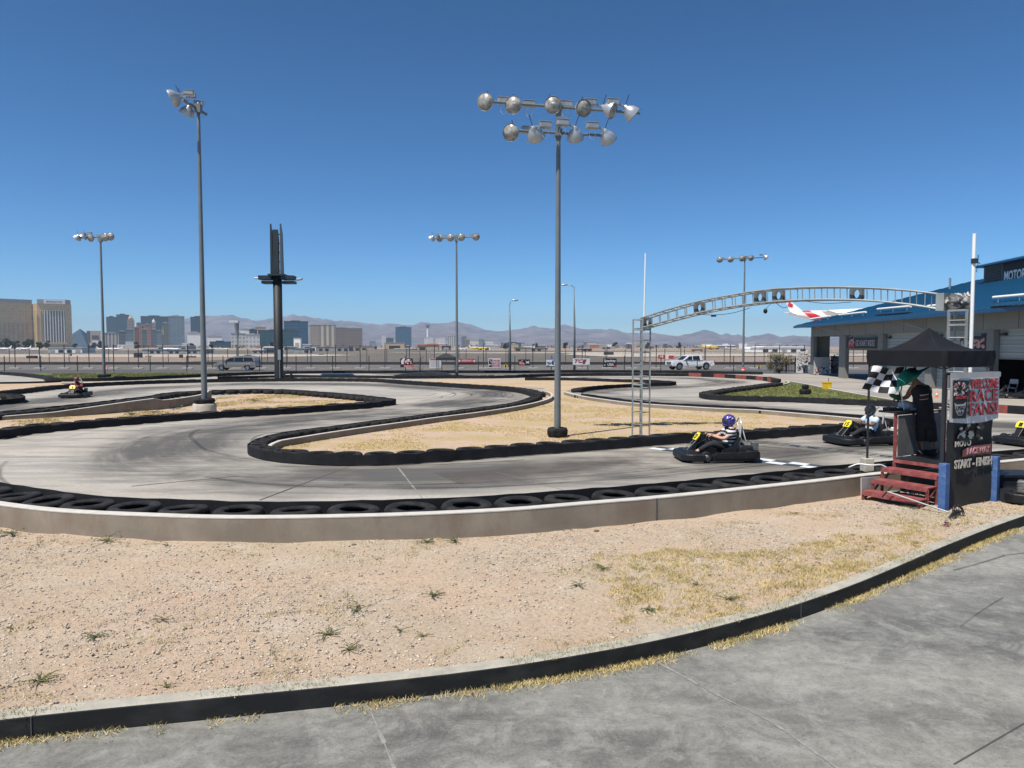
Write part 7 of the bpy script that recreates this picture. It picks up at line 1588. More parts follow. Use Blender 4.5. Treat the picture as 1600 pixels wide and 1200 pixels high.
# observation tower
dd = 3800; sc_ = dd / F; b = D(668.3, 541, dd); t = thing('observation_tower', 'slender white observation tower with a round pod and needle', 'tower', (b.x, dd, 0)); zz = lambda y: D(0, y, dd).z
k = M(); k.lathe([(3.4 * sc_, 0), (2.2 * sc_, zz(530)), (1.3 * sc_, zz(522)), (1.2 * sc_, zz(513))], n=12); k.build('shaft', m_whitebox, t)
k = M(); k.lathe([(1.2 * sc_, zz(513)), (3.2 * sc_, zz(509.8)), (3.3 * sc_, zz(508.5)), (2.2 * sc_, zz(507)), (.6 * sc_, zz(506.4))], n=16); k.build('pod', mat('pod_slate', (.06, .07, .09), .4), t)
k = M(); k.lathe([(.55 * sc_, zz(506.5)), (.3 * sc_, zz(503.5)), (.08 * sc_, zz(500))], n=8); k.build('needle', m_roofgrey, t)
# low buildings and hangars
def low(label, x0, x1, yt, yb, m_, roofm=None, pitch=0, cat='building', nm='low_building'):
    dist = CAMH * F / (yb - 541) if yb > 541.6 else 3000; dist = min(dist, 1300); a, b = D(x0, 541, dist), D(x1, 541, dist); h = D(0, yt, dist).z; t = thing(nm, label, cat, ((a.x + b.x) / 2, dist, -.2), 0, 'low buildings along the airfield'); w_ = b.x - a.x; dp = min(w_ * .7, 60)
    k = M(); k.bb((-w_ / 2, 0, -.3), (w_ / 2, dp, h)); k.build('wall', m_, t); k = M()
    if pitch: k.prism([(-w_ / 2 - .5, -.5, h + .02), (w_ / 2 + .5, -.5, h + .02), (w_ / 2 * .8, -.5, h + pitch * h), (-w_ / 2 * .8, -.5, h + pitch * h)], (0, 0, 0), (0, dp + 1, 0))
    else: k.bb((-w_ / 2 - .3, -.3, h + .02), (w_ / 2 + .3, dp + .3, h + max(.25, h * .08)))
    k.build('roof', roofm or m_roofgrey, t)
    nd = max(1, int(w_ / (h * 1.6))); k = None
    for i in range(min(nd, 14)):
        x = -w_ / 2 + w_ * (i + .5) / min(nd, 14); k = M(); k.bb((x - w_ / min(nd, 14) * .28, -.12, .05), (x + w_ / min(nd, 14) * .28, -.02, h * .62)); k.build('door', m_dark if (i * 7 + int(x0)) % 3 else m_roofgrey, t)
    return t
for a in (('long white warehouse below the gold hotel', 75, 128, 543.2, 550.5, m_whitebox, m_roofgrey), ('grey shed at the right end of the long white warehouse', 128.5, 138, 543, 550.2, m_hangar, None), ('grey terminal building below the coloured towers', 222, 262, 545.6, 551.5, m_hangar, m_roofgrey), ('bright white flat roofed hangar above the parked jet', 245, 292, 540, 546.5, m_roofgrey, m_whitebox), ('grey hangar left of the tall light pole', 262.5, 318, 546, 551.5, m_hangar, m_roofgrey),
 ('small silver domed hangar right of the white hotel slab', 394, 412, 546.5, 551, m_hangar, m_whitebox), ('grey blue hangar left of the billboard column', 412, 432, 542.5, 550.5, m_hangar, m_whitebox, .25), ('grey blue hangar right of the billboard column', 444, 462, 542, 550.3, m_hangar, None, .2), ('second grey hangar right of the billboard column', 462.5, 484, 544, 550.5, m_hangar, None), ('white cubic block with dark windows near the hangars', 459, 469.5, 529, 545, m_whitebox, None), ('white flat kiosk beside the white cubic block', 473, 487, 538, 547, m_hangar, m_whitebox), ('white scaffold-like block right of the kiosk', 485, 494, 540.5, 548, m_whitebox, None),
 ('grey car park deck under the brown hotel slab', 496, 545, 542, 548, m_roofgrey, None), ('low tan sheds right of the brown hotel slab', 553, 585, 541, 547.5, m_sand, m_roofgrey), ('beige mall block in front of the blue tower', 601, 632, 536, 546, m_sand, m_sand), ('white roofed hall under the blue tower', 617, 649, 544.3, 547.6, m_slab if False else m_roofgrey, m_whitebox), ('tan house with terracotta roof, left', 652, 668, 540, 546.8, m_sand, m_terra, .35), ('tan house with terracotta roof, right', 666, 685, 539, 546.9, m_sand, m_terra, .3), ('brown grey block by the far tent', 690, 704, 540, 547, f_slate, None), ('pale block cluster left of the street lamp', 745, 766, 540.5, 546.5, m_whitebox, m_roofgrey),
 ('sandy long building right of the street lamp', 803, 828, 542.5, 548, m_sand, None), ('sandy long building behind the nearest light pole', 829, 856, 543.5, 548.2, m_sand, None), ('white hall above the sandy buildings', 819, 836, 539.5, 546, m_whitebox, None), ('red brown low building right of the nearest light pole', 903, 925, 544.6, 548.3, m_terra, m_roofgrey),
 ('white roof strip far right of the lone grey tower', 940, 962, 541.3, 545, m_roofgrey, m_whitebox), ('dark hangar behind the yellow plane', 1083, 1098, 545.2, 550, m_terra, None), ('long white roofed depot behind the pickup truck', 1108, 1150, 540.3, 545.5, m_roofgrey, m_whitebox, .3), ('white tank hall, long one right of the farthest pole', 1189, 1262, 542, 550, m_whitebox, m_whitebox, .2)):
    low(*a)
rr = random.Random(11)
cols = [m_whitebox, m_sand, m_roofgrey, m_hangar, m_terra, f_slate]
spots = ['left of', 'right of', 'behind', 'beyond']
for i in range(46):
    x0 = rr.uniform(765, 1240) if i > 12 else rr.uniform(140, 760); w_ = rr.uniform(5, 15); yt = rr.uniform(541.8, 544.8); dist = rr.uniform(900, 1300)
    a = D(x0, 541, dist); h = max(3, D(0, yt, dist).z if yt < 541 else rr.uniform(3, 8)); t = thing('low_building', 'small distant building in the low row of the airfield edge', 'building', (a.x, dist, -.2), 0, 'small distant buildings along the airfield edge'); ww = w_ / F * dist
    k = M(); k.bb((0, 0, -.3), (ww, ww * .6, h)); k.build('wall', rr.choice(cols), t); k = M(); k.bb((-.3, -.3, h + .02), (ww + .3, ww * .6 + .3, h + .5)); k.build('roof', rr.choice([m_whitebox, m_roofgrey, m_whitebox]), t)
# tanks
for i, (x0, x1, yt, yb) in enumerate(((1163, 1184, 541.8, 549), (1186, 1204, 543, 549.3))):
    dist = CAMH * F / (yb - 541); a, b = D(x0, 541, dist), D(x1, 541, dist); r_ = (b.x - a.x) / 2; h = D(0, yt, dist).z; k = M(); k.lathe([(r_, -.3), (r_, h * .85), (r_ * .97, h * .92), (0, h)], n=28); o = k.build('storage_tank', m_whitebox, None, ((a.x + b.x) / 2, dist, 0)); tag(o, ['round white storage tank just right of the farthest light pole', 'second round white tank, left end of the white hall'][i], 'tank')
    k = M(); k.lathe([(r_ * 1.005, h * .4), (r_ * 1.005, h * .5)], n=28); k.build('band', m_roofgrey, o)
# aircraft
def airplane(label, loc_, heading, L_, body_m, tail_m, pitch=0, roll=0, bands=None, parked=True):
    t = thing('airplane', label, 'airplane', loc_, 0); t.rotation_euler = (roll, -pitch, heading); r_ = L_ * .055
    k = M(); st = [(0, .02), (.02, .45), (.05, .78), (.1, .97), (.16, 1), (.68, 1), (.80, .82), (.90, .5), (.97, .22), (1, .08)]
    pts = [Vector((L_ * (.5 - f), 0, (0 if f < .68 else (f - .68) * L_ * .12))) for f, _ in st]; k.tube(pts, [r_ * s_ for _, s_ in st], 16); k.build('fuselage', body_m, t)
    k = M(); k.prism([(-L_ * .33, 0, r_ * .8), (-L_ * .47, 0, r_ * 1.0), (-L_ * .515, 0, r_ * 3.2), (-L_ * .475, 0, r_ * 3.25)], (0, -L_ * .006, 0), (0, L_ * .006, 0)); fin = k.build('tail_fin', tail_m, t)
    for s_ in (-1, 1):
        k = M(); k.prism([(L_ * .10, s_ * r_ * .5, -r_ * .4), (-L_ * .08, s_ * r_ * .5, -r_ * .4), (-L_ * .16, s_ * L_ * .46, r_ * .5), (-L_ * .11, s_ * L_ * .46, r_ * .5)], (0, 0, -L_ * .006), (0, 0, L_ * .006)); k.build('wing', body_m, t)
        k = M(); k.prism([(-L_ * .40, s_ * r_ * .2, r_ * .5), (-L_ * .48, s_ * r_ * .2, r_ * .5), (-L_ * .51, s_ * L_ * .17, r_ * .75), (-L_ * .47, s_ * L_ * .17, r_ * .75)], (0, 0, -L_ * .003), (0, 0, L_ * .003)); k.build('tailplane', body_m, t)
        k = M(); k.tube([(L_ * .10, s_ * L_ * .16, -r_ * .95), (L_ * .07, s_ * L_ * .16, -r_ * .95), (-L_ * .02, s_ * L_ * .16, -r_ * .85)], [r_ * .42, r_ * .48, r_ * .28], 12); k.build('engine', body_m, t)
    if parked:
        for x, y in ((L_ * .38, 0), (-L_ * .03, L_ * .07), (-L_ * .03, -L_ * .07)): k = M(); k.cyl((x, y, -r_ * 1.9), (x, y, -r_ * .5), r_ * .12, n=6); k.cyl((x, y - r_ * .12, -r_ * 1.75), (x, y + r_ * .12, -r_ * 1.75), r_ * .25, n=10); k.build('landing_gear', m_dark, t)
    return t, fin, r_
m_plw = mat('aircraft_white', (.74, .74, .75), .35, var=.04); m_plred = mat('aircraft_red', (.60, .02, .035), .4, var=.05); m_plyel = mat('aircraft_yellow', (.75, .50, .02), .4); m_plblue = mat('aircraft_blue', (.04, .08, .2), .4)
PD = 255; Lp = 34.0
pc = D(1312, 492, PD); PLN, fin, r_ = airplane('white airliner with red tail markings just above the left end of the blue roof', pc, math.radians(-24), Lp, m_plw, m_plw, pitch=math.radians(2), parked=False)
# red swoosh round the tail cone and the leaf on the fin
k = M(); k.smooth = True; n_ = 40; m2 = 44
def fus(f, a_):
    s_ = float(np.interp(f, [.16, .68, .80, .90, .97], [1, 1, .82, .5, .22])) * 1.02; up = 0 if f < .68 else (f - .68) * Lp * .12
    return Vector((Lp * (.5 - f), math.sin(a_) * r_ * s_, up + math.cos(a_) * r_ * s_))
for j in range(m2):
    f0, f1 = .56 + .36 * j / m2, .56 + .36 * (j + 1) / m2
    for i in range(n_):
        q_ = [fus(f0, 2 * PI * i / n_), fus(f0, 2 * PI * (i + 1) / n_), fus(f1, 2 * PI * (i + 1) / n_), fus(f1, 2 * PI * i / n_)]; c_ = (q_[0] + q_[2]) / 2; tt = (c_.x + .36 * Lp) / Lp - (r_ * 1.1 - c_.z) / Lp * 1.05
        if 0 < tt < .075 + .03 * (r_ - c_.z) / r_: k.add(q_, [(0, 1, 2, 3)])
k.build('red_band', m_plred, PLN)
leaf = [(0, -.5), (.06, -.2), (.35, -.3), (.28, -.12), (.55, .12), (.38, .16), (.42, .36), (.22, .26), (.18, .55), (.08, .48), (0, .75)]; leaf = leaf + [(-x, z) for x, z in reversed(leaf[1:-1])]
for s_ in (-1, 1): k = M(); k.prism([(-Lp * .462 + x * r_ * 1.0 - z * r_ * .45, s_ * (Lp * .006 + .02), r_ * 2.15 + z * r_ * 1.35) for x, z in leaf], (0, 0, 0), (0, s_ * .02, 0)); k.build('leaf_emblem', m_plred, fin)
k = M(); k.prism([(-Lp * .474, -.3, r_ * 3.1), (-Lp * .513, -.3, r_ * 3.1), (-Lp * .518, -.3, r_ * 3.4), (-Lp * .478, -.3, r_ * 3.35)], (0, 0, 0), (0, .6, 0)); k.build('fin_tip', m_plred, fin)
for s_ in (-1, 1): k = M(); put_text(k, 'rouge', (Lp * .06, s_ * r_ * 1.02, 0), (-s_ * -1 * -1 if s_ > 0 else 1, 0, 0), (0, 0, 1), Lp * .22, r_ * .7, off=.02, ext=.05); k.build('lettering', m_plred, PLN)
for lab, px, py, dist, hd_, L_, bm, tm in (('yellow cargo plane far behind the pickup truck', 1109, 548.2, 700, 0.1, 17, m_plyel, m_plyel), ('small white jet parked at the far left picture edge', 5, 551.3, 460, 3.0, 12, m_plw, m_plw), ('white jet parked left of the long white warehouse', 37, 551, 470, 2.9, 12, m_plw, m_plw), ('second white jet parked beside the long warehouse', 52, 550.4, 480, .2, 8, m_plw, m_plw), ('white jet right of the far left light pole', 163, 550, 500, .1, 10, m_plw, m_plw), ('white jet with pointed nose between pole and terminal', 180, 550.3, 490, 3.0, 11, m_plw, m_plw),
    ('small white jet with a dark tail on the taxiway before the grey terminal', 268, 551.4, 430, 3.14, 11, m_plw, m_plblue), ('white plane parked right of the tall left light pole', 336, 547.5, 620, .3, 9, m_plw, m_plw), ('white plane beside the white hotel slab foot', 351, 547.8, 620, .2, 8, m_plw, m_plw), ('white plane parked left of the dark mound', 572, 548, 560, 3.0, 12, m_plw, m_plw), ('pale jet far behind the dark tent', 722, 548.2, 620, 3.1, 9, m_plw, m_plw), ('yellow and white plane far right of the tent', 747, 549.5, 560, .05, 14, m_plyel, m_plw), ('white jet right of the yellow plane behind the pickup', 1142, 548.4, 640, .1, 10, m_plw, m_plw)):
    p = D(px, py, dist); rr_ = L_ * .055; airplane(lab, (p.x, dist, rr_ * 1.9 - .1), hd_, L_, bm, tm)
# red and white marker hut, dark airfield mound, airfield boxes
b = G(1042, 561, -.2); k = M(); k.bb((-1.8, 0, 0), (-.4, 1.2, .95)); k.bb((.4, 0, 0), (1.6, 1.2, .8)); o = k.build('marker_hut', m_red, None, b); tag(o, 'red and white marker hut on the airfield left of the pickup truck', 'hut'); k = M(); k.bb((-.39, .05, 0), (.39, 1.1, .9)); k.bb((-1.6, -.03, .35), (-.9, -.005, .8)); k.build('white_panel', m_whitebox, o)
for i, (px, py, w_, h_) in enumerate(((50, 560.2, 2.2, .7), (216, 559, 1.9, 1.3), (232, 557.6, 1.6, .3), (283, 559.5, .9, .9), (299, 558.8, 2.2, .4), (111, 556.5, .5, .8), (860, 549.9, 0, 0), (387, 556, 2, .3), (502, 554.8, 1.8, .3), (951, 554.8, 3.2, 1.0))):
    if not w_: continue
    b = G(px, py, -.2); k = M(); k.box((0, 0, h_ / 2), (w_, w_ * .5, h_), bev=.05); k.cyl((0, 0, h_), (0, 0, h_ + .25), .08, n=6)
    tag(k.build('airfield_box', m_dark, None, b), 'small dark equipment box on the airfield, ' + ['dark and low at the far left', 'square one right of the far left pole', 'flat one in front of the grey terminal', 'round-looking one left of the tall pole', 'flat one right at the tall light pole', 'tiny one below the long warehouse', '', 'flat one above the minivan roof', 'flat one right of the billboard column', 'wide one between the near pole and the arch'][i], 'equipment box', 'equipment boxes on the airfield')
k = M(); cx = D(607, 541, 330).x; k.smooth = True; vs = []; n1, n2 = 30, 8
for j in range(n2 + 1):
    for i in range(n1 + 1): u, v = i / n1, j / n2; vs.append((cx + (u - .5) * 40, 330 + v * 22, -.3 + 1.9 * max(0, math.sin(PI * u)) ** .6 * math.sin(PI * v) + .1 * mnoise.noise(Vector((u * 9, v * 5, 0)))))
k.add(vs, [(j * (n1 + 1) + i, j * (n1 + 1) + i + 1, (j + 1) * (n1 + 1) + i + 1, (j + 1) * (n1 + 1) + i) for j in range(n2) for i in range(n1)]); struct(k.build('dirt_mound', m_brown))

# ---------------------------------------------------------------- haze
HZ = bpy.data.materials.new('haze'); HZ.use_nodes = True; nt = HZ.node_tree; nt.nodes.clear()
pv = nt.nodes.new('ShaderNodeVolumePrincipled'); pv.inputs['Color'].default_value = (.64, .82, 1.0, 1); pv.inputs['Density'].default_value = 9.5e-5; pv.inputs['Anisotropy'].default_value = .1
oo = nt.nodes.new('ShaderNodeOutputMaterial'); nt.links.new(pv.outputs[0], oo.inputs['Volume'])
k = M(); k.bb((-12100, -60, -8), (12100, 12100, 430)); hz = k.build('haze', HZ); hz['kind'] = 'stuff'; hz['label'] = 'thin bluish desert haze over the far city and mountains'; hz['category'] = 'haze'

# far belt of trees and scrub behind the airfield, read as one mass
rr = random.Random(21); k = M(); k.mat(0)
for i in range(7000):
    px = rr.uniform(140, 1250); 
    if mnoise.noise(Vector((px * .06, 3, 0))) + .45 < rr.random() * .9: continue
    d_ = rr.uniform(1180, 1420); b = D(px, 541, d_); z = rr.uniform(0, 1) ** 1.6 * (4.2 + 3.5 * mnoise.noise(Vector((px * .15, 9, 0)))); s_ = rr.uniform(.8, 1.9)
    u = Vector((rr.gauss(0, 1), rr.gauss(0, 1), rr.gauss(0, .7))).normalized() * s_; v = u.cross(Vector((rr.gauss(0, 1), rr.gauss(0, 1), rr.gauss(0, 1)))).normalized() * s_ * .6; q = Vector((b.x, d_, z + .2)); k.mat(rr.randrange(2)); k.add([q - u, q + v, q + u, q - v], [(0, 1, 2, 3)])
tag(k.build('far_scrub', [mat('scrub_dark', (.045, .055, .035), .9), mat('scrub_olive', (.09, .09, .06), .9)]), 'dark low belt of far trees and scrub behind the airfield', 'trees', kind='stuff')
# ---------------------------------------------------------------- gravel, stones, dry grass, weeds
m_st1 = mat('stone_pale', (.52, .455, .37), .9, var=.25, scale=14); m_st2 = mat('stone_grey', (.36, .305, .245), .9, var=.3, scale=14); m_st3 = mat('stone_dark', (.11, .095, .085), .9)
m_g1 = mat('grass_straw', (.60, .47, .21), .85, var=.25, scale=3); m_g2 = mat('grass_olive', (.17, .165, .055), .85, var=.25, scale=3); m_g3 = mat('grass_green', (.085, .14, .035), .85, var=.25, scale=3); m_weed = mat('weed_green', (.055, .085, .035), .8, var=.3, scale=8)
R = np.random.RandomState(5)
def fast_mesh(name, verts, faces_n, idx, mi, mats, label, kind='stuff', cat=None):
    me = bpy.data.meshes.new(name); nf = len(idx) // faces_n
    me.vertices.add(len(verts)); me.vertices.foreach_set('co', np.asarray(verts, dtype=np.float32).ravel()); me.loops.add(len(idx)); me.loops.foreach_set('vertex_index', np.asarray(idx, dtype=np.int32))
    me.polygons.add(nf); me.polygons.foreach_set('loop_start', np.arange(0, nf * faces_n, faces_n, dtype=np.int32)); me.polygons.foreach_set('loop_total', np.full(nf, faces_n, dtype=np.int32)); me.polygons.foreach_set('material_index', np.asarray(mi, dtype=np.int32))
    for m_ in mats: me.materials.append(m_)
    me.update(calc_edges=True); me.validate(); o = link(name, me); o['kind'] = kind; o['label'] = label; o['category'] = cat or 'ground cover'; return o
def in_poly(x, y, P):
    c = False; n = len(P); j = n - 1
    for i in range(n):
        if ((P[i][1] > y) != (P[j][1] > y)) and (x < (P[j][0] - P[i][0]) * (y - P[i][1]) / (P[j][1] - P[i][1]) + P[i][0]): c = not c
        j = i
    return c
# ground height of the dirt strip from its own mesh (coarse lookup)
_vx = np.array([v.co[:] for v in field_obj.data.vertices])
def near_z(xy):
    out = np.empty(len(xy))
    for a in range(0, len(xy), 400):
        q = xy[a:a + 400]; d2 = (q[:, None, 0] - _vx[None, :, 0])**2 + (q[:, None, 1] - _vx[None, :, 1])**2; out[a:a + 400] = _vx[d2.argmin(1), 2]
    return out
kerb_xy = np.array([(p.x, p.y) for p in offset(kerb, .17)]); wall_xy = np.array([(p.x, p.y) for p in wall])
def strip_pts(n, xr=(-14, 11), dens=None):
    out = []
    while len(out) < n:
        x = R.uniform(*xr); y0 = np.interp(x, kerb_xy[:, 0], kerb_xy[:, 1]); y1 = np.interp(x, wall_xy[:, 0], wall_xy[:, 1])
        if y1 <= y0 + .05: continue
        y = R.uniform(y0, y1 - .04)
        if abs(x) / y > .78: continue
        if dens is not None and R.rand() > dens(x, y): continue
        out.append((x, y))
    return np.array(out)
def gnoise(x, y, s=.6, o=0): return mnoise.fractal(Vector((x * s + o, y * s, o)), .8, 2, 4)
def stones(n, smin, smax, dens, name, label):
    xy = strip_pts(n, dens=dens); z = near_z(xy)
    oct_ = np.array([(1, 0, 0), (-1, 0, 0), (0, 1, 0), (0, -1, 0), (0, 0, 1), (0, 0, -1), (.6, .6, .5), (-.6, .55, .45), (-.55, -.6, .5), (.6, -.6, .5)]); 
    bm = bmesh.new(); 
    for p in oct_: bm.verts.new(p)
    bmesh.ops.convex_hull(bm, input=bm.verts[:]); bm.verts.index_update(); base = np.array([v.co[:] for v in bm.verts]); tri = np.array([[v.index for v in f.verts] for f in bm.faces if len(f.verts) == 3]); bm.free()
    nb_ = len(base); s_ = smin * (smax / smin) ** (R.rand(n) ** 2.6); V_ = np.empty((n, nb_, 3)); ang_ = R.rand(n) * 6.28
    sc3 = np.stack([s_ * R.uniform(.7, 1.3, n), s_ * R.uniform(.6, 1.0, n), s_ * R.uniform(.35, .7, n)], 1)
    L_ = base[None] * (1 + R.uniform(-.22, .22, (n, nb_, 1))) * sc3[:, None, :]; c_, q_ = np.cos(ang_)[:, None], np.sin(ang_)[:, None]
    V_[:, :, 0] = L_[:, :, 0] * c_ - L_[:, :, 1] * q_ + xy[:, None, 0]; V_[:, :, 1] = L_[:, :, 0] * q_ + L_[:, :, 1] * c_ + xy[:, None, 1]; V_[:, :, 2] = L_[:, :, 2] + z[:, None] + sc3[:, None, 2] * .25
    idx = (tri[None] + (np.arange(n) * nb_)[:, None, None]).reshape(-1); mi = np.repeat(R.choice([0, 1, 2], n, p=(.5, .43, .07)), len(tri))
    return fast_mesh(name, V_.reshape(-1, 3), 3, idx, mi, [m_st1, m_st2, m_st3], label, cat='gravel')
def gdens(x, y):
    base = .35 + 1.1 * gnoise(x, y, .35, 2)
    px = 800 + x / y * F
    if px > 1000 and y < 8.6: base *= .35
    return max(.05, min(1, base + (.35 if px < 900 else 0)))
stones(60000, .0045, .020, gdens, 'gravel', 'pale and grey gravel strewn over the dirt strip')
# a few single bigger stones
for i, (px, py, s_, m_, lab) in enumerate(((544, 1037, .040, m_st1, 'round tan stone near the kerb, the biggest one'), (553, 853, .030, m_st3, 'dark stone lying below the middle of the near wall'), (932, 831, .034, m_st3, 'dark clod at the foot of the near wall'), (838, 965, .032, m_st2, 'grey stone left of the dry grass patch'), (641, 1026, .035, m_st1, 'flat pale stone right of the biggest round one'))):
    p = G(px, py, .04); k = M(); k.smooth = True; k.ball((0, 0, 0), 1, 12, 9, (s_ * 1.25, s_, s_ * .75)); k.v = [tuple(Vector(v) * (1 + .16 * mnoise.noise(Vector(v) * 40 + Vector((i * 5, 0, 0))))) for v in k.v]; tag(k.build('stone', m_, None, (p.x, p.y, .05)), lab, 'stone')
# dry crumbs of litter? none seen
def blades(name, pts, z, hmin, hmax, wd, mix, label, per=4, lean=.6):
    n = len(pts) * per; P = np.repeat(pts, per, 0) + R.normal(0, .02, (n, 2)); zz = np.repeat(z, per); h = R.uniform(hmin, hmax, n); a = R.rand(n) * 6.28; ln = R.rand(n) * lean * h; b = a + R.normal(0, .8, n)
    V_ = np.empty((n, 3, 3)); V_[:, 0, 0] = P[:, 0] - np.cos(a) * wd; V_[:, 0, 1] = P[:, 1] - np.sin(a) * wd; V_[:, 1, 0] = P[:, 0] + np.cos(a) * wd; V_[:, 1, 1] = P[:, 1] + np.sin(a) * wd; V_[:, :2, 2] = zz[:, None] - .005
    V_[:, 2, 0] = P[:, 0] + np.cos(b) * ln; V_[:, 2, 1] = P[:, 1] + np.sin(b) * ln; V_[:, 2, 2] = zz + h * .8
    mi = R.choice([0, 1, 2], n, p=mix); return fast_mesh(name, V_.reshape(-1, 3), 3, np.arange(n * 3), mi, [m_g1, m_g2, m_g3], label, cat='grass')
# patches on the dirt strip (survey outlines)
patches = [([(925, 880), (1010, 862), (1100, 868), (1190, 872), (1300, 845), (1420, 838), (1470, 850), (1400, 885), (1290, 935), (1180, 962), (1080, 985), (1000, 985), (950, 950), (930, 915)], 5500, (.72, .21, .07)),
           ([(1380, 800), (1480, 800), (1600, 790), (1600, 800), (1500, 832), (1440, 845), (1400, 830)], 500, (.7, .2, .1))]
allp = []
for poly, n, mixp in patches:
    W_ = [(G(*p).x, G(*p).y) for p in poly]; xs, ys = [p[0] for p in W_], [p[1] for p in W_]; pts = []
    while len(pts) < n:
        x, y = R.uniform(min(xs), max(xs)), R.uniform(min(ys), max(ys))
        xq, yq = x + .5 * gnoise(x, y, 1.2, 11), y + .4 * gnoise(x, y, 1.2, 15)
        if in_poly(xq, yq, W_) and R.rand() < .10 + 1.2 * max(0, gnoise(x, y, 1.3, 4)) + 1.0 * max(0, gnoise(x, y, 5, 2)): pts.append((x, y))
    pts = np.array(pts); blades('dry_grass', pts, near_z(pts), .015, .055, .0035, mixp, 'straw coloured and olive grass patches on the dirt strip', per=6, lean=1.6)
pts = strip_pts(3200, dens=lambda x, y: 1 if gnoise(x, y, 1.3, 9) > .40 else .004); blades('dry_grass', pts, near_z(pts), .012, .042, .003, (.5, .33, .17), 'sparse dry grass tufts scattered over the dirt strip', per=5, lean=1.6)
# grass along the kerb: on its top and at its foot
kx = [p for p in kerb if -6 < p.x < 9.5]; kx = resample(kx, .012); top_p, foot_p = [], []
for p, nn in zip(kx, normals2(kx)):
    f1 = gnoise(p.x, p.y, .9, 1); f2 = gnoise(p.x, p.y, .8, 6)
    if R.rand() < max(.01, f1 * 2.0 + .22): q = p + nn * (.02 + abs(R.normal(0, .07))); top_p.append((q.x, q.y))
    if R.rand() < max(0, f1 * 1.2 - .05): q = p + nn * R.uniform(.01, .12); top_p.append((q.x, q.y))
    for _ in range(3):
        if R.rand() < max(.0, f2 * 2.2 + .75): q = p - nn * (.015 + abs(R.normal(0, .055))); foot_p.append((q.x, q.y))
top_p, foot_p = np.array(top_p), np.array(foot_p)
blades('kerb_grass', top_p, np.full(len(top_p), .152), .012, .05, .003, (.25, .45, .30), 'thin green grass fringing the top of the black kerb', per=5, lean=1.3)
blades('kerb_grass', foot_p, np.full(len(foot_p), 0.0), .012, .055, .0035, (.80, .15, .05), 'dead straw grass along the foot of the black kerb', per=5, lean=1.6)
# infield grass
def field_grass(poly_px, n, h, wd, mix, name, label, thr=.0, per=4, sc_=.35, dens=None):
    W_ = [(G(*p).x, G(*p).y) for p in poly_px]; xs, ys = [p[0] for p in W_], [p[1] for p in W_]; pts = []; tries = 0
    while len(pts) < n and tries < n * 30:
        tries += 1; x, y = R.uniform(min(xs), max(xs)), R.uniform(min(ys), max(ys))
        if in_poly(x, y, W_) and gnoise(x, y, sc_, 3) + .25 * gnoise(x, y, 1.4, 5) > thr + R.uniform(-.1, .1): pts.append((x, y))
    pts = np.array(pts); blades(name, pts, np.full(len(pts), .004), h * .4, h, wd, mix, label, per=per, lean=1.1)
field_grass([(450, 716), (436, 704), (460, 692), (560, 677), (680, 659), (800, 642), (862, 624), (880, 622), (1000, 638), (1180, 649), (1340, 660), (1360, 666), (1180, 680), (1000, 690), (860, 702), (680, 714), (560, 719)], 15000, .05, .009, (.95, .05, .0), 'infield_grass', 'dry yellow grass covering the big infield', thr=.0, per=4)
field_grass([(0, 660), (180, 645), (300, 634), (345, 618), (450, 617), (560, 627), (590, 632), (520, 637), (360, 648), (149, 663), (0, 676)], 5500, .07, .012, (.8, .16, .04), 'infield_grass', 'dry yellow grass on the left island', thr=.02)
field_grass([(1105, 617), (1207, 604), (1232, 599), (1300, 610), (1396, 627), (1440, 633), (1240, 625), (1110, 621)], 9000, .11, .016, (.14, .45, .41), 'green_grass', 'short green grass on the small island by the service road', thr=-.35)
field_grass([(70, 585), (160, 583.5), (400, 583.5), (255, 588.8), (175, 592.5), (100, 593.5)], 6500, .16, .03, (.15, .4, .45), 'green_grass', 'green grass verge beyond the track at the left', thr=-.2)
# weeds, each a plant of its own
def weed(px, py, size, label, tall=.5, seed=0, z=.045, nb=9, m_=None, cat='weed', nm='weed'):
    rr = random.Random(seed); p = G(px, py, z); z = float(near_z(np.array([(p.x, p.y)]))[0]) + .01 if py > 760 else z; t = thing(nm, label, cat, (p.x, p.y, z - .01), rr.uniform(0, 6), 'weeds on the dirt strip')
    st = M(); lf = M(); kindw = seed % 3; dens_ = (16, 26, 9)[kindw]; lsz = (1.0, .6, 1.35)[kindw]
    nb = int(nb * (1, 1.5, .8)[kindw])
    for i in range(nb):
        a = rr.uniform(0, 2 * PI); L_ = size * rr.uniform(.5, 1.0); el = rr.uniform(.05, tall); pts = []
        for j in range(6): f = j / 5; pts.append(Vector((math.cos(a + .3 * f) * L_ * f, math.sin(a + .3 * f) * L_ * f, .01 + L_ * el * math.sin(f * 1.9) * .7)))
        st.tube(pts, [.004 * (1 - .6 * j / 5) for j in range(6)], 4)
        for j in range(dens_):
            f = rr.uniform(.1, 1); q = pts[min(4, int(f * 5))].lerp(pts[min(5, int(f * 5) + 1)], f * 5 % 1); b = rr.uniform(0, 6.28); u = Vector((math.cos(b), math.sin(b), rr.uniform(-.1, .8))).normalized() * size * rr.uniform(.05, .13) * lsz; v = Vector((-u.y, u.x, 0)) * .38
            lf.add([q, q + u * .5 + v, q + u, q + u * .5 - v], [(0, 1, 2, 3)])
    st.build('stem', m_g2, t); lf.build('leaf', m_ or m_weed, t); return t
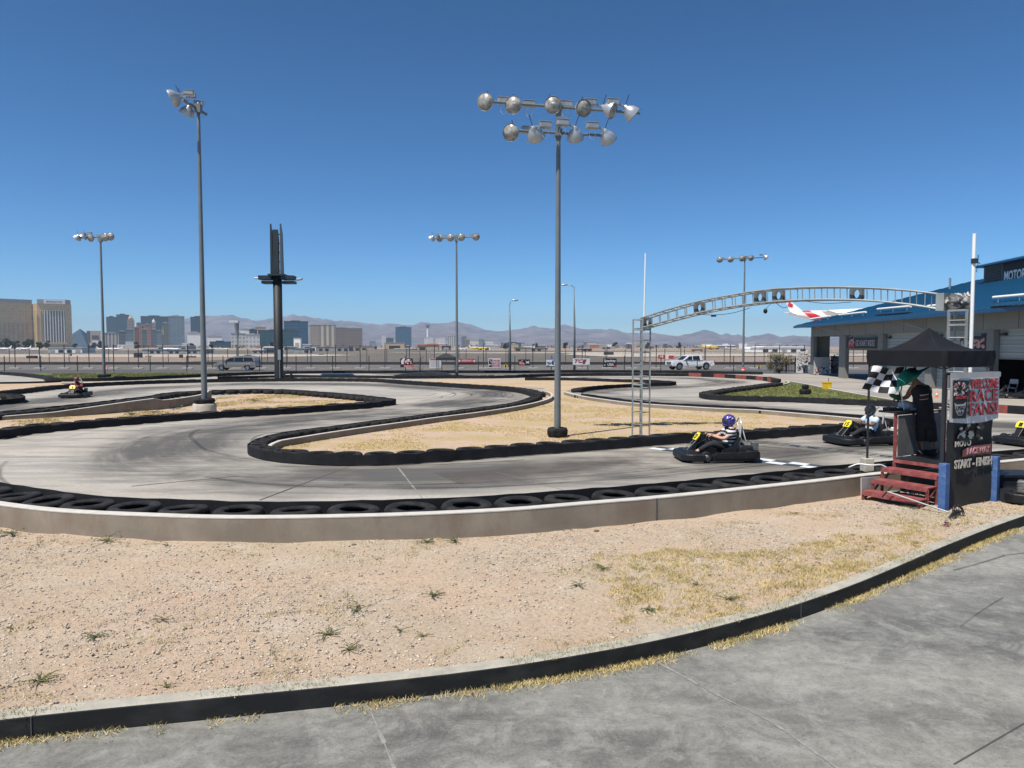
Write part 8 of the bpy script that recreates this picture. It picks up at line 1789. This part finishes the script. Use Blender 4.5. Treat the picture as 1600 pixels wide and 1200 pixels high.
for i, (px, py, s_, tl, lab) in enumerate(((20, 836, .30, .6, 'bushy olive weed at the wall foot at the far left'), (165, 847, .26, .7, 'dark green weed at the wall foot, second from the left'), (262, 853, .10, .6, 'tiny weed at the wall foot left of the crack'), (668, 848, .20, .8, 'green weed at the wall foot left of the panel joint'), (712, 846, .22, .8, 'green weed at the wall foot right of the panel joint'),
    (556, 961, .20, .45, 'spreading dark green weed in the middle of the gravel'), (676, 936, .18, .5, 'spreading weed in the gravel under the panel joint'), (510, 1000, .18, .4, 'low sprawling weed left of the two small ones'), (625, 992, .13, .5, 'small leafy weed right of the sprawling one'), (662, 1000, .10, .5, 'smaller weed to the right of the small leafy one'), (60, 1070, .20, .5, 'dark sprawling weed near the kerb at the left'), (145, 1004, .16, .3, 'thin pale weed at the left of the gravel field'), (255, 978, .14, .4, 'feathery light weed in the left gravel'), (545, 1024, .16, .5, 'olive tuft behind the round tan stone'),
    (905, 922, .16, .5, 'grey green weed left of the dry grass patch'), (1010, 955, .16, .3, 'low weed at the lower left of the dry grass'), (1135, 942, .17, .6, 'dark green weed in the dry grass near the kerb'), (1090, 918, .14, .4, 'low dark weed in the middle of the dry grass patch'), (1240, 803, .12, .5, 'small weed below the wall left of the steps'), (1425, 795, .20, .3, 'low green weed under the red steps'), (15, 983, .12, .4, 'small weed at the left picture edge'), (258, 1078, .10, .5, 'round light green tuft near the kerb'), (945, 890, .2, .25, 'flat green grass clump at the patch corner'))):
    weed(px, py, s_, lab, tl, seed=i + 3, nb=10 if s_ > .15 else 7)
for i, (px, py, s_) in enumerate(((205, 648, .5), (240, 645, .55), (270, 640, .6), (305, 634, .35))):
    weed(px, py, s_, ['dark weeds along the taller infield wall, left clump', 'dark weeds along the taller infield wall, second clump', 'dark weeds along the taller infield wall, third clump', 'dry weed beside the round concrete footing'][i], .7, 90 + i, .03, 12)
weed(400, 626.5, .5, 'dark low clump in the dry grass of the left island', .3, 77, .03, 14)
# bush by the garage and far trees
def tree(nm, label, base, h, w_, seed, trunk_h, nleaf, leaf, m_, clumps=9, cat='tree', group=None):
    rr = random.Random(seed); t = thing(nm, label, cat, base, 0, group); k = M(); k.tube([(0, 0, -.1), (rr.uniform(-.1, .1) * w_, 0, trunk_h * .6), (rr.uniform(-.1, .1) * w_, 0, trunk_h * 1.3)], [w_ * .05, w_ * .04, w_ * .02], 7)
    cl = []
    for i in range(clumps): cl.append((Vector((rr.uniform(-.38, .38) * w_, rr.uniform(-.3, .3) * w_, trunk_h + rr.uniform(.1, .95) * (h - trunk_h) * .85)), rr.uniform(.14, .27) * w_))
    for c, r_ in cl[:6]: k.tube([(0, 0, trunk_h * .7), (c.x * .6, c.y * .6, c.z * .75), c], [w_ * .025, w_ * .015, w_ * .006], 5)
    k.build('trunk', MATS.get('bark'), t); k = M()
    for i in range(nleaf):
        c, r_ = rr.choice(cl); d = Vector((rr.gauss(0, 1), rr.gauss(0, 1), rr.gauss(0, .8))); d = d.normalized() * r_ * rr.uniform(.35, 1.15); q = c + d; u = Vector((rr.gauss(0, 1), rr.gauss(0, 1), rr.gauss(0, 1))).normalized() * leaf * rr.uniform(.6, 1.3); v = u.cross(Vector((rr.gauss(0, 1), rr.gauss(0, 1), rr.gauss(0, 1)))).normalized() * leaf * .5
        k.add([q - u, q + v, q + u, q - v], [(0, 1, 2, 3)])
    k.build('crown', m_, t); return t
m_leafdk = mat('foliage_dark', (.035, .052, .025), .8, var=.4, scale=.6); m_bush = mat('bush_dry_olive', (.19, .17, .10), .85, var=.4, scale=2)
tree('dry_bush', 'dry olive bush growing through the fence left of the garage', (D(1217, 585, 79.5).x, 79.5, 0), 2.3, 2.2, 5, .1, 3800, .07, m_bush, 16, 'bush')
for i, (px, yt, w_) in enumerate(((-8, 536, 24), (10, 534.5, 16), (22, 539, 18), (40, 540, 12), (46, 534, 14), (62, 541, 10), (72, 536.5, 10), (156, 540, 10), (146, 543, 12), (118, 543, 8), (214, 541, 8), (330, 545, 8), (300, 543, 7), (425, 541, 8), (836, 540, 8), (884, 541.5, 9), (960, 542, 9), (1012, 541.5, 9), (1060, 542, 8), (790, 543, 9))):
    dist = 900; s_ = dist / F; b = D(px, 541, dist); hh = (541 - yt) * s_ + 9; tree('far_tree', 'dark green tree beyond the airfield, ' + ['leftmost, cut by the picture edge', 'tall one near the left edge', 'low broad one below the gold hotel', 'small one below the gold hotel', 'tall one below the gold hotel middle', 'small one left of the dark round tree', 'dark round one by the long warehouse', 'small one right of the pale signboard', 'low one below the pale signboard', 'low one below the pyramid edge', 'low one below the pink tower', 'small one right of the tall light pole', 'small one left of the tall light pole', 'small one left of the billboard column', 'beside the sandy long buildings', 'small one right of the nearest light pole', 'left of the arch tower', 'right of the arch tower', 'behind the pickup truck', 'by the street lamp'][i], (b.x, dist, -.3), hh, w_ * s_ * .8, 30 + i, hh * .06, 520, 1.1, m_leafdk, 8, 'tree', 'far trees beyond the airfield')
